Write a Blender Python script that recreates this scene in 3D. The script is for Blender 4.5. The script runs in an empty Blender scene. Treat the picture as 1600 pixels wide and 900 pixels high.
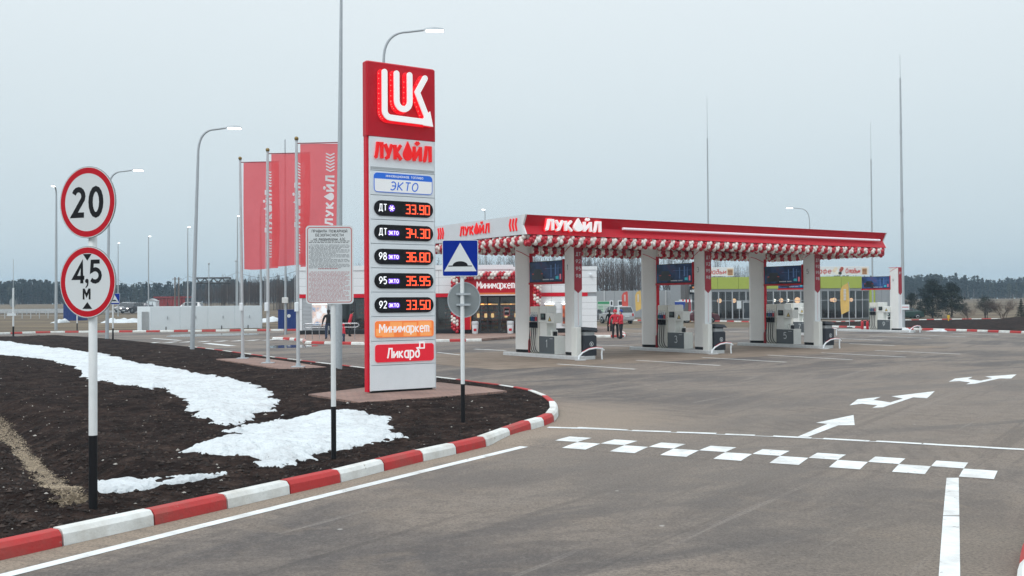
import bpy, bmesh, math, random
import numpy as np
from mathutils import Vector, Matrix
random.seed(7); np.random.seed(7)
SC = bpy.context.scene
COL = SC.collection
R = math.radians
# ---------------------------------------------------------------- camera
CAM_H, FPX, PITCH, ROLL = 2.25, 1600.0, math.atan(23.5/1600), 0.007
Fv = Vector((0, math.cos(PITCH), math.sin(PITCH)))
_u0 = Vector((0, -math.sin(PITCH), math.cos(PITCH))); _r0 = Vector((1, 0, 0))
Rv = _r0*math.cos(ROLL) - _u0*math.sin(ROLL)
Uv = _r0*math.sin(ROLL) + _u0*math.cos(ROLL)
cam = bpy.data.cameras.new('camera'); camo = bpy.data.objects.new('camera', cam); COL.objects.link(camo)
cam.sensor_width = 36; cam.lens = FPX/1600*36; cam.clip_start = 0.1; cam.clip_end = 5000
M = Matrix.Identity(4)
for i in range(3):
    M[i][0], M[i][1], M[i][2] = Rv[i], Uv[i], -Fv[i]
M.translation = Vector((0, 0, CAM_H)); camo.matrix_world = M
SC.camera = camo
# ---------------------------------------------------------------- world, sun, exposure
w = bpy.data.worlds.new("World"); SC.world = w; w.use_nodes = True
nt = w.node_tree; nt.nodes.clear()
SUN_EL, SUN_AZ = R(48), R(215)
sky = nt.nodes.new('ShaderNodeTexSky'); sky.sky_type = 'NISHITA'; sky.sun_disc = False
sky.sun_elevation = SUN_EL; sky.sun_rotation = SUN_AZ; sky.dust_density = 4
tc = nt.nodes.new('ShaderNodeTexCoord'); sp = nt.nodes.new('ShaderNodeSeparateXYZ')
nt.links.new(tc.outputs['Generated'], sp.inputs[0])
nz = nt.nodes.new('ShaderNodeTexNoise'); nz.inputs['Scale'].default_value = 2.2; nz.inputs['Detail'].default_value = 5
mp = nt.nodes.new('ShaderNodeMapping'); mp.inputs['Scale'].default_value = (1, 1, 3.5)
nt.links.new(tc.outputs['Generated'], mp.inputs[0]); nt.links.new(mp.outputs[0], nz.inputs['Vector'])
ma = nt.nodes.new('ShaderNodeMath'); ma.operation = 'MULTIPLY_ADD'; ma.inputs[1].default_value = 0.05
nt.links.new(nz.outputs['Fac'], ma.inputs[0]); nt.links.new(sp.outputs['Z'], ma.inputs[2])
cr = nt.nodes.new('ShaderNodeValToRGB'); nt.links.new(ma.outputs[0], cr.inputs[0])
cr.color_ramp.elements[0].position = 0.0; cr.color_ramp.elements[0].color = (.605, .718, .768, 1)
cr.color_ramp.elements[1].position = 1.0; cr.color_ramp.elements[1].color = (1.32, 1.42, 1.47, 1)
for p_, c_ in ((.05, (.605, .718, .768, 1)), (.13, (.665, .765, .812, 1)), (.22, (.745, .832, .870, 1)), (.34, (.83, .905, .94, 1)), (.6, (1.06, 1.14, 1.18, 1))):
    e = cr.color_ramp.elements.new(p_); e.color = c_
b1 = nt.nodes.new('ShaderNodeBackground'); b1.inputs[1].default_value = 0.05
nt.links.new(sky.outputs[0], b1.inputs[0])
b2 = nt.nodes.new('ShaderNodeBackground'); b2.inputs[1].default_value = 1.0; nt.links.new(cr.outputs[0], b2.inputs[0])
mx = nt.nodes.new('ShaderNodeMixShader'); mx.inputs[0].default_value = 0.93
nt.links.new(b1.outputs[0], mx.inputs[1]); nt.links.new(b2.outputs[0], mx.inputs[2])
wo = nt.nodes.new('ShaderNodeOutputWorld'); nt.links.new(mx.outputs[0], wo.inputs[0])
sl = bpy.data.lights.new('sun', 'SUN'); sl.energy = 1.15; sl.angle = R(25); sl.color = (1, .985, .965)
so = bpy.data.objects.new('sun', sl); COL.objects.link(so)
sd = Vector((math.sin(SUN_AZ)*math.cos(SUN_EL), math.cos(SUN_AZ)*math.cos(SUN_EL), math.sin(SUN_EL)))
so.rotation_euler = sd.to_track_quat('Z', 'Y').to_euler(); so.location = sd*60
SC.view_settings.view_transform = 'Standard'; SC.view_settings.look = 'None'
SC.view_settings.exposure = 0.08; SC.view_settings.gamma = 1.0
SC.view_settings.use_curve_mapping = False
SC.cycles.volume_bounces = 0; SC.cycles.max_bounces = 8
# ---------------------------------------------------------------- survey helpers: from the photograph's pixels (1600x900) to places in the world
def ray(px, py):
    return Fv + Rv*((px-800)/FPX) + Uv*((450-py)/FPX)
def G(px, py, z=0.0):                 # the spot on the level z
    d = ray(px, py); t = (z-CAM_H)/d.z
    return Vector((d.x*t, d.y*t, z))
def D(px, py, Y):                     # the spot at distance Y
    d = ray(px, py); t = Y/d.y
    return Vector((d.x*t, Y, CAM_H+d.z*t))
def HZ(P, py):                        # height of what shows at row py straight above P
    k = 450-py; a = P.x*Uv.x+P.y*Uv.y; b = Uv.z; c = P.y*Fv.y; dd = Fv.z
    return CAM_H + (k*c-FPX*a)/(FPX*b-k*dd)
# ---------------------------------------------------------------- materials
MATS = {}
def mat(name, col, rough=.6, metal=0, var=.08, vscale=3.0, bump=0, bscale=40, emit=None, estr=0, spec=.5, coat=0, dirt=0, alpha=1, trans=0):
    if name in MATS: return MATS[name]
    m = bpy.data.materials.new(name); m.use_nodes = True; n = m.node_tree; MATS[name] = m
    p = n.nodes['Principled BSDF']
    p.inputs['Roughness'].default_value = rough; p.inputs['Metallic'].default_value = metal
    p.inputs['Specular IOR Level'].default_value = spec
    if coat: p.inputs['Coat Weight'].default_value = coat
    if alpha < 1: p.inputs['Alpha'].default_value = alpha
    if trans: p.inputs['Transmission Weight'].default_value = trans
    c = (*col, 1)
    p.inputs['Base Color'].default_value = c
    t = n.nodes.new('ShaderNodeTexCoord')
    if var or dirt:
        a = n.nodes.new('ShaderNodeTexNoise'); a.inputs['Scale'].default_value = vscale; a.inputs['Detail'].default_value = 6
        a.inputs['Roughness'].default_value = .65
        n.links.new(t.outputs['Object'], a.inputs['Vector'])
        r = n.nodes.new('ShaderNodeValToRGB')
        r.color_ramp.elements[0].position = .3; r.color_ramp.elements[1].position = .7
        r.color_ramp.elements[0].color = tuple(max(0, x*(1-var-dirt)) for x in col)+(1,)
        r.color_ramp.elements[1].color = tuple(min(1, x*(1+var)) for x in col)+(1,)
        n.links.new(a.outputs['Fac'], r.inputs[0]); n.links.new(r.outputs[0], p.inputs['Base Color'])
        q = n.nodes.new('ShaderNodeMath'); q.operation = 'MULTIPLY_ADD'; q.inputs[1].default_value = .2; q.inputs[2].default_value = rough-.1
        n.links.new(a.outputs['Fac'], q.inputs[0]); n.links.new(q.outputs[0], p.inputs['Roughness'])
    if bump:
        a = n.nodes.new('ShaderNodeTexNoise'); a.inputs['Scale'].default_value = bscale; a.inputs['Detail'].default_value = 6
        n.links.new(t.outputs['Object'], a.inputs['Vector'])
        b = n.nodes.new('ShaderNodeBump'); b.inputs['Strength'].default_value = bump; b.inputs['Distance'].default_value = .02
        n.links.new(a.outputs['Fac'], b.inputs['Height']); n.links.new(b.outputs[0], p.inputs['Normal'])
    if emit:
        p.inputs['Emission Color'].default_value = (*emit, 1); p.inputs['Emission Strength'].default_value = estr
    return m
def ramp_mat(name, stops, scale=(1, 1, 1), nscale=5, detail=8, rough=.9, bump=.3, bscale=60, bdist=.02, coord='Object', distortion=0, spec=.3, nrough=.6):
    m = bpy.data.materials.new(name); m.use_nodes = True; n = m.node_tree; MATS[name] = m
    p = n.nodes['Principled BSDF']; p.inputs['Roughness'].default_value = rough; p.inputs['Specular IOR Level'].default_value = spec
    t = n.nodes.new('ShaderNodeTexCoord'); mp = n.nodes.new('ShaderNodeMapping'); mp.inputs['Scale'].default_value = scale
    n.links.new(t.outputs[coord], mp.inputs[0])
    a = n.nodes.new('ShaderNodeTexNoise'); a.inputs['Scale'].default_value = nscale; a.inputs['Detail'].default_value = detail
    a.inputs['Distortion'].default_value = distortion; a.inputs['Roughness'].default_value = nrough
    n.links.new(mp.outputs[0], a.inputs['Vector'])
    r = n.nodes.new('ShaderNodeValToRGB'); n.links.new(a.outputs['Fac'], r.inputs[0])
    el = r.color_ramp.elements
    el[0].position, el[0].color = stops[0][0], (*stops[0][1], 1); el[1].position, el[1].color = stops[-1][0], (*stops[-1][1], 1)
    for s in stops[1:-1]:
        e = el.new(s[0]); e.color = (*s[1], 1)
    n.links.new(r.outputs[0], p.inputs['Base Color'])
    if bump:
        a2 = n.nodes.new('ShaderNodeTexNoise'); a2.inputs['Scale'].default_value = bscale; a2.inputs['Detail'].default_value = 5
        n.links.new(t.outputs[coord], a2.inputs['Vector'])
        b = n.nodes.new('ShaderNodeBump'); b.inputs['Strength'].default_value = bump; b.inputs['Distance'].default_value = bdist
        n.links.new(a2.outputs['Fac'], b.inputs['Height']); n.links.new(b.outputs[0], p.inputs['Normal'])
    return m
white_p = mat('white_powder_coat', (.79, .84, .875), .45, var=.03)
white_dirty = mat('white_paint_worn', (.72, .73, .72), .6, var=.05, vscale=9, dirt=.12, bump=.1)
red_p = mat('red_cladding', (.53, .006, .020), .4, var=.05, spec=.25)
red_b = mat('red_bright_edge', (.64, .005, .024), .4, var=.05, spec=.25)
def worn_paint(name, col, under, scale=5.0, amount=.60, soft=.07, grime=(.30, .255, .20), gamt=.45):
    m = mat(name, col, .65, var=.10, vscale=6, bump=.35, bscale=34, spec=.3); n = m.node_tree; p = n.nodes['Principled BSDF']; L = n.links.new
    src = p.inputs['Base Color'].links[0].from_socket; t = n.nodes.new('ShaderNodeTexCoord')
    def layer(src, sc, lo, hi, col, amt, rg=.75):
        a = n.nodes.new('ShaderNodeTexNoise'); a.inputs['Scale'].default_value = sc; a.inputs['Detail'].default_value = 10; a.inputs['Roughness'].default_value = rg; L(t.outputs['Object'], a.inputs['Vector'])
        r = n.nodes.new('ShaderNodeMapRange'); r.inputs[1].default_value = lo; r.inputs[2].default_value = hi; r.inputs[4].default_value = amt; L(a.outputs['Fac'], r.inputs[0])
        x = n.nodes.new('ShaderNodeMix'); x.data_type = 'RGBA'; L(r.outputs[0], x.inputs[0]); L(src, x.inputs[6]); x.inputs[7].default_value = (*col, 1); return x.outputs[2]
    c = layer(src, 2.3, .46, .66, grime, gamt, .6); c = layer(c, scale, amount, amount+soft, under, .85); L(c, p.inputs['Base Color']); return m
red_k = worn_paint('red_kerb_paint', (.50, .045, .045), (.30, .27, .23), 9, .635, .03, (.26, .11, .09), .5)
wht_k = worn_paint('white_kerb_paint', (.76, .78, .765), (.30, .27, .24), 9, .635, .03, (.42, .38, .32), .45)
black_p = mat('black_paint', (.010, .010, .012), .55, var=.2, spec=.2)
dark_m = mat('dark_metal', (.018, .019, .022), .55, metal=.0, spec=.25)
galv = mat('galvanised_steel', (.42, .46, .49), .55, metal=.25, var=.1, vscale=12)
pole_w = mat('white_pole_paint', (.72, .75, .76), .5, var=.06, vscale=6)
grey_sign = mat('grey_sign_back', (.27, .30, .31), .55, metal=.3, var=.07)
steel = mat('stainless_rail', (.6, .62, .64), .25, metal=.9)
rubber = mat('black_rubber', (.015, .015, .015), .8)
conc = mat('island_concrete', (.55, .57, .58), .75, var=.12, vscale=8, bump=.2)
sign_w = mat('reflective_white_sheet', (.66, .70, .72), .4, var=.02)
sign_r = mat('reflective_red_sheet', (.50, .006, .018), .5, var=.04, spec=.2)
sign_b = mat('reflective_blue_sheet', (.001, .022, .27), .5, var=.05, spec=.12)
sign_k = mat('black_print', (.010, .011, .014), .6, var=0, spec=.2)
glass_d = mat('dark_window_glass', (.025, .03, .035), .08, var=.2, spec=.8)
glass_c = mat('clear_pane', (.9, .95, .95), .03, var=0, trans=1)
lamp_e = mat('lit_lamp_lens', (.9, .9, .85), .3, var=0, emit=(1, .97, .9), estr=4)
balloon_r = mat('red_balloon', (.50, .012, .03), .25, var=0, spec=.6)
balloon_w = mat('white_balloon', (.80, .74, .70), .3, var=0, spec=.5)
led_red = mat('red_led_digits', (.6, .05, .02), .5, var=0, emit=(1, .085, .03), estr=1.7)
led_wht = mat('white_led_text', (.8, .8, .8), .5, var=0, emit=(.9, .95, 1), estr=.75)
led_pur = mat('violet_led_text', (.4, .2, .8), .5, var=0, emit=(.45, .25, 1), estr=1.3)
neon_red = mat('red_lit_letter', (.62, .012, .015), .4, var=0, emit=(1, .02, .02), estr=.34, spec=.2)
neon_wht = mat('white_lit_letter', (.82, .82, .82), .4, var=0, emit=(1, .97, .97), estr=.28)
glow_red = mat('red_backlight', (.6, .01, .02), .5, var=0, emit=(1, .008, .02), estr=.55)
paint_l = worn_paint('road_marking_paint', (.76, .79, .80), (.20, .185, .17), 7, .60, .05, (.42, .40, .37), .5)
skin = mat('skin', (.5, .3, .22), .6); hair = mat('dark_hair', (.02, .015, .012), .7)
cloth_k = mat('black_cloth', (.012, .012, .015), .85); cloth_r = mat('red_jacket_cloth', (.55, .02, .04), .75)
denim = mat('blue_denim', (.03, .045, .09), .85); cloth_b = mat('blue_cap_cloth', (.02, .06, .3), .8); cloth_w = mat('pale_boot', (.7, .7, .7), .7)
# ---------------------------------------------------------------- mesh building
class MB:
    def __init__(s): s.v = []; s.f = []; s.m = []; s.mats = []; s.sm = []
    def mi(s, m):
        if m not in s.mats: s.mats.append(m)
        return s.mats.index(m)
    def add(s, vs, fs, m, smooth=False):
        o = len(s.v); s.v += [tuple(v) for v in vs]; k = s.mi(m)
        for f in fs: s.f.append([i+o for i in f]); s.m.append(k); s.sm.append(smooth)
        return s
    def box(s, x0, x1, y0, y1, z0, z1, m):
        if x0 > x1: x0, x1 = x1, x0
        if y0 > y1: y0, y1 = y1, y0
        if z0 > z1: z0, z1 = z1, z0
        v = [(x, y, z) for z in (z0, z1) for y in (y0, y1) for x in (x0, x1)]
        return s.add(v, [(0, 2, 3, 1), (4, 5, 7, 6), (0, 1, 5, 4), (2, 6, 7, 3), (0, 4, 6, 2), (1, 3, 7, 5)], m)
    def bbox(s, x0, x1, y0, y1, z0, z1, m, c=.01):     # box with its upright edges and top rim chamfered
        pl = [(x0+c, y0), (x1-c, y0), (x1, y0+c), (x1, y1-c), (x1-c, y1), (x0+c, y1), (x0, y1-c), (x0, y0+c)]
        cx, cy = (x0+x1)/2, (y0+y1)/2
        ins = [(cx+(x-cx)*(1-2*c/max(x1-x0, 1e-6)), cy+(y-cy)*(1-2*c/max(y1-y0, 1e-6))) for x, y in pl]
        v = [(x, y, z0) for x, y in pl]+[(x, y, z1-c) for x, y in pl]+[(x, y, z1) for x, y in ins]
        f = [tuple(range(7, -1, -1)), tuple(range(16, 24))]
        for l in (0, 8):
            for i in range(8): j = (i+1) % 8; f.append((l+i, l+j, l+8+j, l+8+i))
        return s.add(v, f, m)
    def prism(s, pts, z0, z1, m, pf=None):              # plan polygon, counter-clockwise
        pf = pf or (lambda a, b, c: (a, b, c)); n = len(pts)
        v = [pf(a, b, z0) for a, b in pts]+[pf(a, b, z1) for a, b in pts]
        f = [tuple(range(n-1, -1, -1)), tuple(range(n, 2*n))]+[(i, (i+1) % n, n+(i+1) % n, n+i) for i in range(n)]
        return s.add(v, f, m)
    def tube(s, pts, r, m, n=8, caps=True):
        pts = [Vector(p) for p in pts]; k = len(pts)
        rs = r if isinstance(r, (list, tuple)) else [r]*k
        ring = []; v = []; up = None
        for i, p in enumerate(pts):
            t = (pts[min(i+1, k-1)]-pts[max(i-1, 0)]).normalized()
            a = up if up is not None and abs(t.dot(up)) < .95 else (Vector((0, 0, 1)) if abs(t.z) < .9 else Vector((1, 0, 0)))
            b = t.cross(a).normalized(); a = b.cross(t).normalized(); up = a
            for j in range(n):
                q = 2*math.pi*j/n; v.append(p+(a*math.cos(q)+b*math.sin(q))*rs[i])
        f = [(i*n+j, i*n+(j+1) % n, (i+1)*n+(j+1) % n, (i+1)*n+j) for i in range(k-1) for j in range(n)]
        s.add(v, f, m, True)
        if caps: s.add(v[:n], [tuple(range(n-1, -1, -1))], m); s.add(v[-n:], [tuple(range(n))], m)
        return s
    def lathe(s, prof, m, n=16, c=(0, 0, 0), axis='z', smooth=True):
        v = []
        for r, h in prof:
            for j in range(n):
                q = 2*math.pi*j/n; a, b = r*math.cos(q), r*math.sin(q)
                p = (a, b, h) if axis == 'z' else ((a, h, b) if axis == 'y' else (h, a, b))
                v.append((p[0]+c[0], p[1]+c[1], p[2]+c[2]))
        f = [(i*n+j, i*n+(j+1) % n, (i+1)*n+(j+1) % n, (i+1)*n+j) for i in range(len(prof)-1) for j in range(n)]
        s.add(v, f, m, smooth)
        if prof[0][0] > 0: s.add(v[:n], [tuple(range(n-1, -1, -1))], m)
        if prof[-1][0] > 0: s.add(v[-n:], [tuple(range(n))], m)
        return s
    def ball(s, c, r, m, n=8, k=5, sq=(1, 1, 1)):
        v = [(c[0], c[1], c[2]-r*sq[2])]
        for i in range(1, k):
            a = math.pi*i/k-math.pi/2
            for j in range(n):
                q = 2*math.pi*j/n+i*.3
                v.append((c[0]+r*sq[0]*math.cos(a)*math.cos(q), c[1]+r*sq[1]*math.cos(a)*math.sin(q), c[2]+r*sq[2]*math.sin(a)))
        v.append((c[0], c[1], c[2]+r*sq[2])); L = len(v)-1
        f = [(0, 1+(j+1) % n, 1+j) for j in range(n)]
        for i in range(k-2):
            for j in range(n): o = 1+i*n; f.append((o+j, o+(j+1) % n, o+n+(j+1) % n, o+n+j))
        o = 1+(k-2)*n; f += [(o+j, o+(j+1) % n, L) for j in range(n)]
        return s.add(v, f, m, True)
    def strip(s, pts, wd, m, pf, c0=0.0, c1=.004, closed=False):   # a stroke of the given width laid on a plane
        P = [Vector((a, b)) for a, b in pts]; n = len(P); out = []
        for i in range(n):
            if closed: a, b = P[(i-1) % n], P[(i+1) % n]
            else: a, b = P[max(i-1, 0)], P[min(i+1, n-1)]
            d1 = (P[i]-a); d2 = (b-P[i])
            d1 = d1.normalized() if d1.length > 1e-9 else d2.normalized()
            d2 = d2.normalized() if d2.length > 1e-9 else d1
            n1 = Vector((-d1.y, d1.x)); n2 = Vector((-d2.y, d2.x)); mm = n1+n2
            if mm.length < 1e-4: mm = n1.copy()
            mm.normalize(); k = min(1/max(mm.dot(n1), .35), 2.2)*wd/2
            out.append((P[i]+mm*k, P[i]-mm*k))
        v = []
        for l, r in out: v += [pf(l.x, l.y, c1), pf(r.x, r.y, c1), pf(l.x, l.y, c0), pf(r.x, r.y, c0)]
        f = []
        for i in range(n if closed else n-1):
            a, b = 4*i, 4*((i+1) % n)
            f += [(a+1, b+1, b, a), (a, b, b+2, a+2), (b+1, a+1, a+3, b+3)]
        if not closed: f += [(0, 2, 3, 1), (4*n-4, 4*n-3, 4*n-1, 4*n-2)]
        return s.add(v, f, m)
    def flat(s, pts, m, pf=None, c=0.0, rev=False):
        pf = pf or (lambda a, b, c_: (a, b, c_))
        from mathutils.geometry import tessellate_polygon
        tr = tessellate_polygon([[Vector((a, b, 0)) for a, b in pts]])
        A = sum(pts[i][0]*pts[(i+1) % len(pts)][1]-pts[(i+1) % len(pts)][0]*pts[i][1] for i in range(len(pts)))
        fs = []
        for t in tr:
            a, b, c_ = [Vector(pts[i]) for i in t]
            ar = (b-a).cross(c_-a)
            fs.append(t if ar > 0 else (t[2], t[1], t[0]))
        return s.add([pf(a, b, c) for a, b in pts], fs, m)
    def slab(s, pts, m, pf, c0, c1):                     # concave outline with thickness
        n = len(pts); s.flat(pts, m, pf, c1)
        A = sum(pts[i][0]*pts[(i+1) % n][1]-pts[(i+1) % n][0]*pts[i][1] for i in range(n))
        v = [pf(a, b, c0) for a, b in pts]+[pf(a, b, c1) for a, b in pts]
        f = [(i, (i+1) % n, n+(i+1) % n, n+i) for i in range(n)]
        if A < 0: f = [t[::-1] for t in f]
        return s.add(v, f, m)
    def mesh(s, name):
        me = bpy.data.meshes.new(name); me.from_pydata(s.v, [], s.f)
        for m in s.mats: me.materials.append(m)
        me.polygons.foreach_set('material_index', s.m); me.polygons.foreach_set('use_smooth', s.sm)
        me.update(); return me
    def build(s, name, parent=None, loc=(0, 0, 0), rz=0, label=None, kind=None):
        return obj(name, s.mesh(name), parent, loc, rz, label, kind)
def obj(name, me, parent=None, loc=(0, 0, 0), rz=0, label=None, kind=None):
    o = bpy.data.objects.new(name, me); COL.objects.link(o)
    if parent: o.parent = parent
    o.location = loc; o.rotation_euler = (0, 0, rz)
    if label: o['label'] = label
    if kind: o['kind'] = kind
    return o
def thing(name, label, cat, loc=(0, 0, 0), rz=0, group=None):
    o = bpy.data.objects.new(name, None); COL.objects.link(o); o.empty_display_size = .2
    o.location = loc; o.rotation_euler = (0, 0, rz); o['label'] = label; o['category'] = cat
    if group: o['group'] = group
    return o
def tag(o, label, cat, group=None):
    o['label'] = label; o['category'] = cat
    if group: o['group'] = group
    return o
def structure(name, loc=(0, 0, 0), rz=0):
    o = bpy.data.objects.new(name, None); COL.objects.link(o); o.location = loc; o.rotation_euler = (0, 0, rz)
    o['kind'] = 'structure'; return o
def dup(root, loc, rz, label, group=None, skip=()):
    r = root.copy(); COL.objects.link(r); r.location = loc; r.rotation_euler = (0, 0, rz); r['label'] = label
    if group: r['group'] = group
    for ch in list(root.children):
        if ch.name.split('.')[0] in skip: continue
        c = ch.copy(); COL.objects.link(c); c.parent = r
        for g in ch.children:
            d = g.copy(); COL.objects.link(d); d.parent = c
    return r
def front(y0, x0=0.0, z0=0.0):                            # plane facing -y
    return lambda a, b, c: (x0+a, y0-c, z0+b)
def side(x0, ys, z0=0.0):                                 # plane facing -x, text runs towards -y
    return lambda a, b, c: (x0-c, ys-a, z0+b)
def rrect(x0, x1, z0, z1, r, n=6):
    o = []
    for cx, cz, a0 in ((x1-r, z0+r, -90), (x1-r, z1-r, 0), (x0+r, z1-r, 90), (x0+r, z0+r, 180)):
        for i in range(n+1):
            a = R(a0+90*i/n); o.append((cx+r*math.cos(a), cz+r*math.sin(a)))
    return o
def arc(cx, cy, rx, ry, a0, a1, n=8):
    return [(cx+rx*math.cos(R(a0+(a1-a0)*i/n)), cy+ry*math.sin(R(a0+(a1-a0)*i/n))) for i in range(n+1)]
# ---------------------------------------------------------------- stroke lettering
CAPS = {
 'Л': (.62, [[(0, .03), (.10, .08), (.20, .55), (.26, 1), (.62, 1), (.62, 0)]]),
 'У': (.60, [[(0, 1), (.31, .36)], [(.60, 1), (.24, .1), (.04, .02)]]),
 'К': (.55, [[(0, 0), (0, 1)], [(.52, 1), (.1, .5), (.55, 0)]]),
 'О': (.62, [arc(.31, .5, .31, .5, 0, 360, 18)]),
 'И': (.58, [[(0, 1), (0, 0)], [(.58, 1), (.58, 0)], [(.02, .14), (.56, .86)]]),
 'Й': (.58, [[(0, 1), (0, 0)], [(.58, 1), (.58, 0)], [(.02, .14), (.56, .86)], [(.13, 1.3), (.29, 1.19), (.45, 1.3)]]),
 'П': (.56, [[(0, 0), (0, 1), (.56, 1), (.56, 0)]]),
 'Р': (.52, [[(0, 0), (0, 1), (.3, 1)]+arc(.3, .73, .22, .27, 90, -90, 6)+[(0, .46)]]),
 'А': (.62, [[(0, 0), (.31, 1), (.62, 0)], [(.13, .33), (.49, .33)]]),
 'В': (.54, [[(0, 0), (0, 1), (.3, 1)]+arc(.3, .76, .2, .24, 90, -90, 6)+[(0, .52)], [(.3, .52)]+arc(.32, .26, .22, .26, 90, -90, 6)+[(0, 0)]]),
 'Ж': (.84, [[(.42, 0), (.42, 1)], [(0, 1), (.36, .5), (0, 0)], [(.84, 1), (.48, .5), (.84, 0)]]),
 'Н': (.56, [[(0, 0), (0, 1)], [(.56, 0), (.56, 1)], [(0, .52), (.56, .52)]]),
 'Б': (.53, [[(.5, 1), (0, 1), (0, 0), (.3, 0)]+arc(.3, .29, .23, .29, -90, 90, 6)+[(0, .58)]]),
 'Е': (.48, [[(.48, 1), (0, 1), (0, 0), (.48, 0)], [(0, .52), (.42, .52)]]),
 'З': (.5, [arc(.22, .76, .22, .24, 150, -80, 8), arc(.24, .26, .25, .26, 85, -150, 8)]),
 'С': (.56, [arc(.31, .5, .31, .5, 50, 310, 12)]),
 'Т': (.56, [[(0, 1), (.56, 1)], [(.28, 1), (.28, 0)]]),
 'Э': (.56, [arc(.25, .5, .31, .5, 130, -130, 12), [(.15, .5), (.55, .5)]]),
 'Д': (.68, [[(.02, -.2), (.02, .02), (.66, .02), (.66, -.2)], [(.1, .02), (.2, .5), (.22, 1), (.56, 1), (.56, .02)]]),
 'М': (.72, [[(0, 0), (0, 1)], [(.72, 0), (.72, 1)], [(.03, .97), (.36, .36), (.69, .97)]]),
 'Ц': (.6, [[(0, 1), (0, 0), (.6, 0), (.6, -.18)], [(.5, 1), (.5, 0)]]),
 'Х': (.56, [[(0, 0), (.56, 1)], [(0, 1), (.56, 0)]]),
 'Г': (.45, [[(0, 0), (0, 1), (.45, 1)]]),
 'Я': (.52, [[(.52, 0), (.52, 1), (.22, 1)]+arc(.22, .73, .22, .27, 90, 270, 6)+[(.52, .46)], [(.25, .46), (0, 0)]]),
 '0': (.52, [arc(.26, .5, .26, .5, 0, 360, 16)]),
 '1': (.3, [[(0, .8), (.2, 1), (.2, 0)]]),
 '2': (.5, [arc(.25, .74, .24, .26, 160, -25, 8)+[(.02, .02), (.52, .02)]]),
 '3': (.5, [arc(.22, .76, .22, .24, 150, -80, 8), arc(.24, .26, .25, .26, 85, -150, 8)]),
 '4': (.56, [[(.42, 0), (.42, 1), (0, .28), (.56, .28)]]),
 '5': (.5, [[(.46, 1), (.07, 1), (.04, .55)]+arc(.22, .31, .27, .31, 110, -140, 9)]),
 '6': (.52, [[(.42, .97), (.12, .6)]+arc(.26, .31, .25, .31, 150, -210, 14)]),
 '7': (.5, [[(0, 1), (.5, 1), (.18, 0)]]),
 '8': (.52, [arc(.26, .76, .21, .24, -90, 270, 12), arc(.26, .26, .26, .26, 90, 450, 12)]),
 '9': (.52, [[(.1, .03), (.4, .4)]+arc(.26, .69, .25, .31, -30, 330, 14)]),
 ',': (.1, [[(.06, .06), (.0, -.2)]]), '.': (.06, [[(0, .03), (.06, .03)]]), '°': (.1, []),
}
LOW = {
 'а': (.48, [[(.48, 0), (.48, .72), (.2, .72)]+arc(.24, .36, .24, .36, 110, 250, 7)+[(.48, 0)]]),
 'р': (.48, [[(0, -.28), (0, .72), (.24, .72)]+arc(.24, .36, .24, .36, 90, -90, 7)+[(0, 0)]]),
 'е': (.48, [[(.02, .38), (.48, .38)]+arc(.24, .38, .24, .34, 0, 180, 8)+arc(.24, .32, .24, .32, 180, 320, 7)]),
 'т': (.62, [[(0, 0), (0, .72), (.48, .72), (.6, .62), (.6, 0)], [(.3, .72), (.3, 0)]]),
 'д': (.5, [arc(.24, .33, .24, .33, 20, 380, 12), [(.47, .33), (.44, .7), (.2, .98), (.5, 1.02)]]),
 'ь': (.42, [[(0, .72), (0, 0), (.22, 0)]+arc(.22, .2, .2, .2, -90, 90, 6)+[(0, .4)]]),
 'ф': (.66, [[(.33, -.25), (.33, 1)], arc(.33, .36, .33, .34, 0, 360, 14)]),
 'у': (.5, [[(0, .72), (.25, .1)], [(.5, .72), (.18, -.22), (.02, -.26)]]),
}
for k in 'инмклойзгпвсшэя':
    u = k.upper()
    if u in CAPS and k not in LOW:
        LOW[k] = (CAPS[u][0]*.82, [[(a*.82, b*.72) for a, b in q] for q in CAPS[u][1]])
SEG = {'0': [[(0, 0), (0, 1), (.5, 1), (.5, 0), (0, 0)]], '3': [[(0, 1), (.5, 1), (.5, 0), (0, 0)], [(.12, .5), (.5, .5)]],
       '4': [[(0, 1), (0, .42), (.5, .42)], [(.5, 1), (.5, 0)]], '5': [[(.5, 1), (0, 1), (0, .52), (.5, .52), (.5, 0), (0, 0)]],
       '6': [[(.5, 1), (0, 1), (0, 0), (.5, 0), (.5, .5), (0, .5)]], '8': [[(0, 0), (0, 1), (.5, 1), (.5, 0), (0, 0)], [(0, .5), (.5, .5)]],
       '9': [[(0, 0), (.5, 0), (.5, 1), (0, 1), (0, .5), (.5, .5)]], '.': [[(0, .02), (.1, .02)]]}
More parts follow.
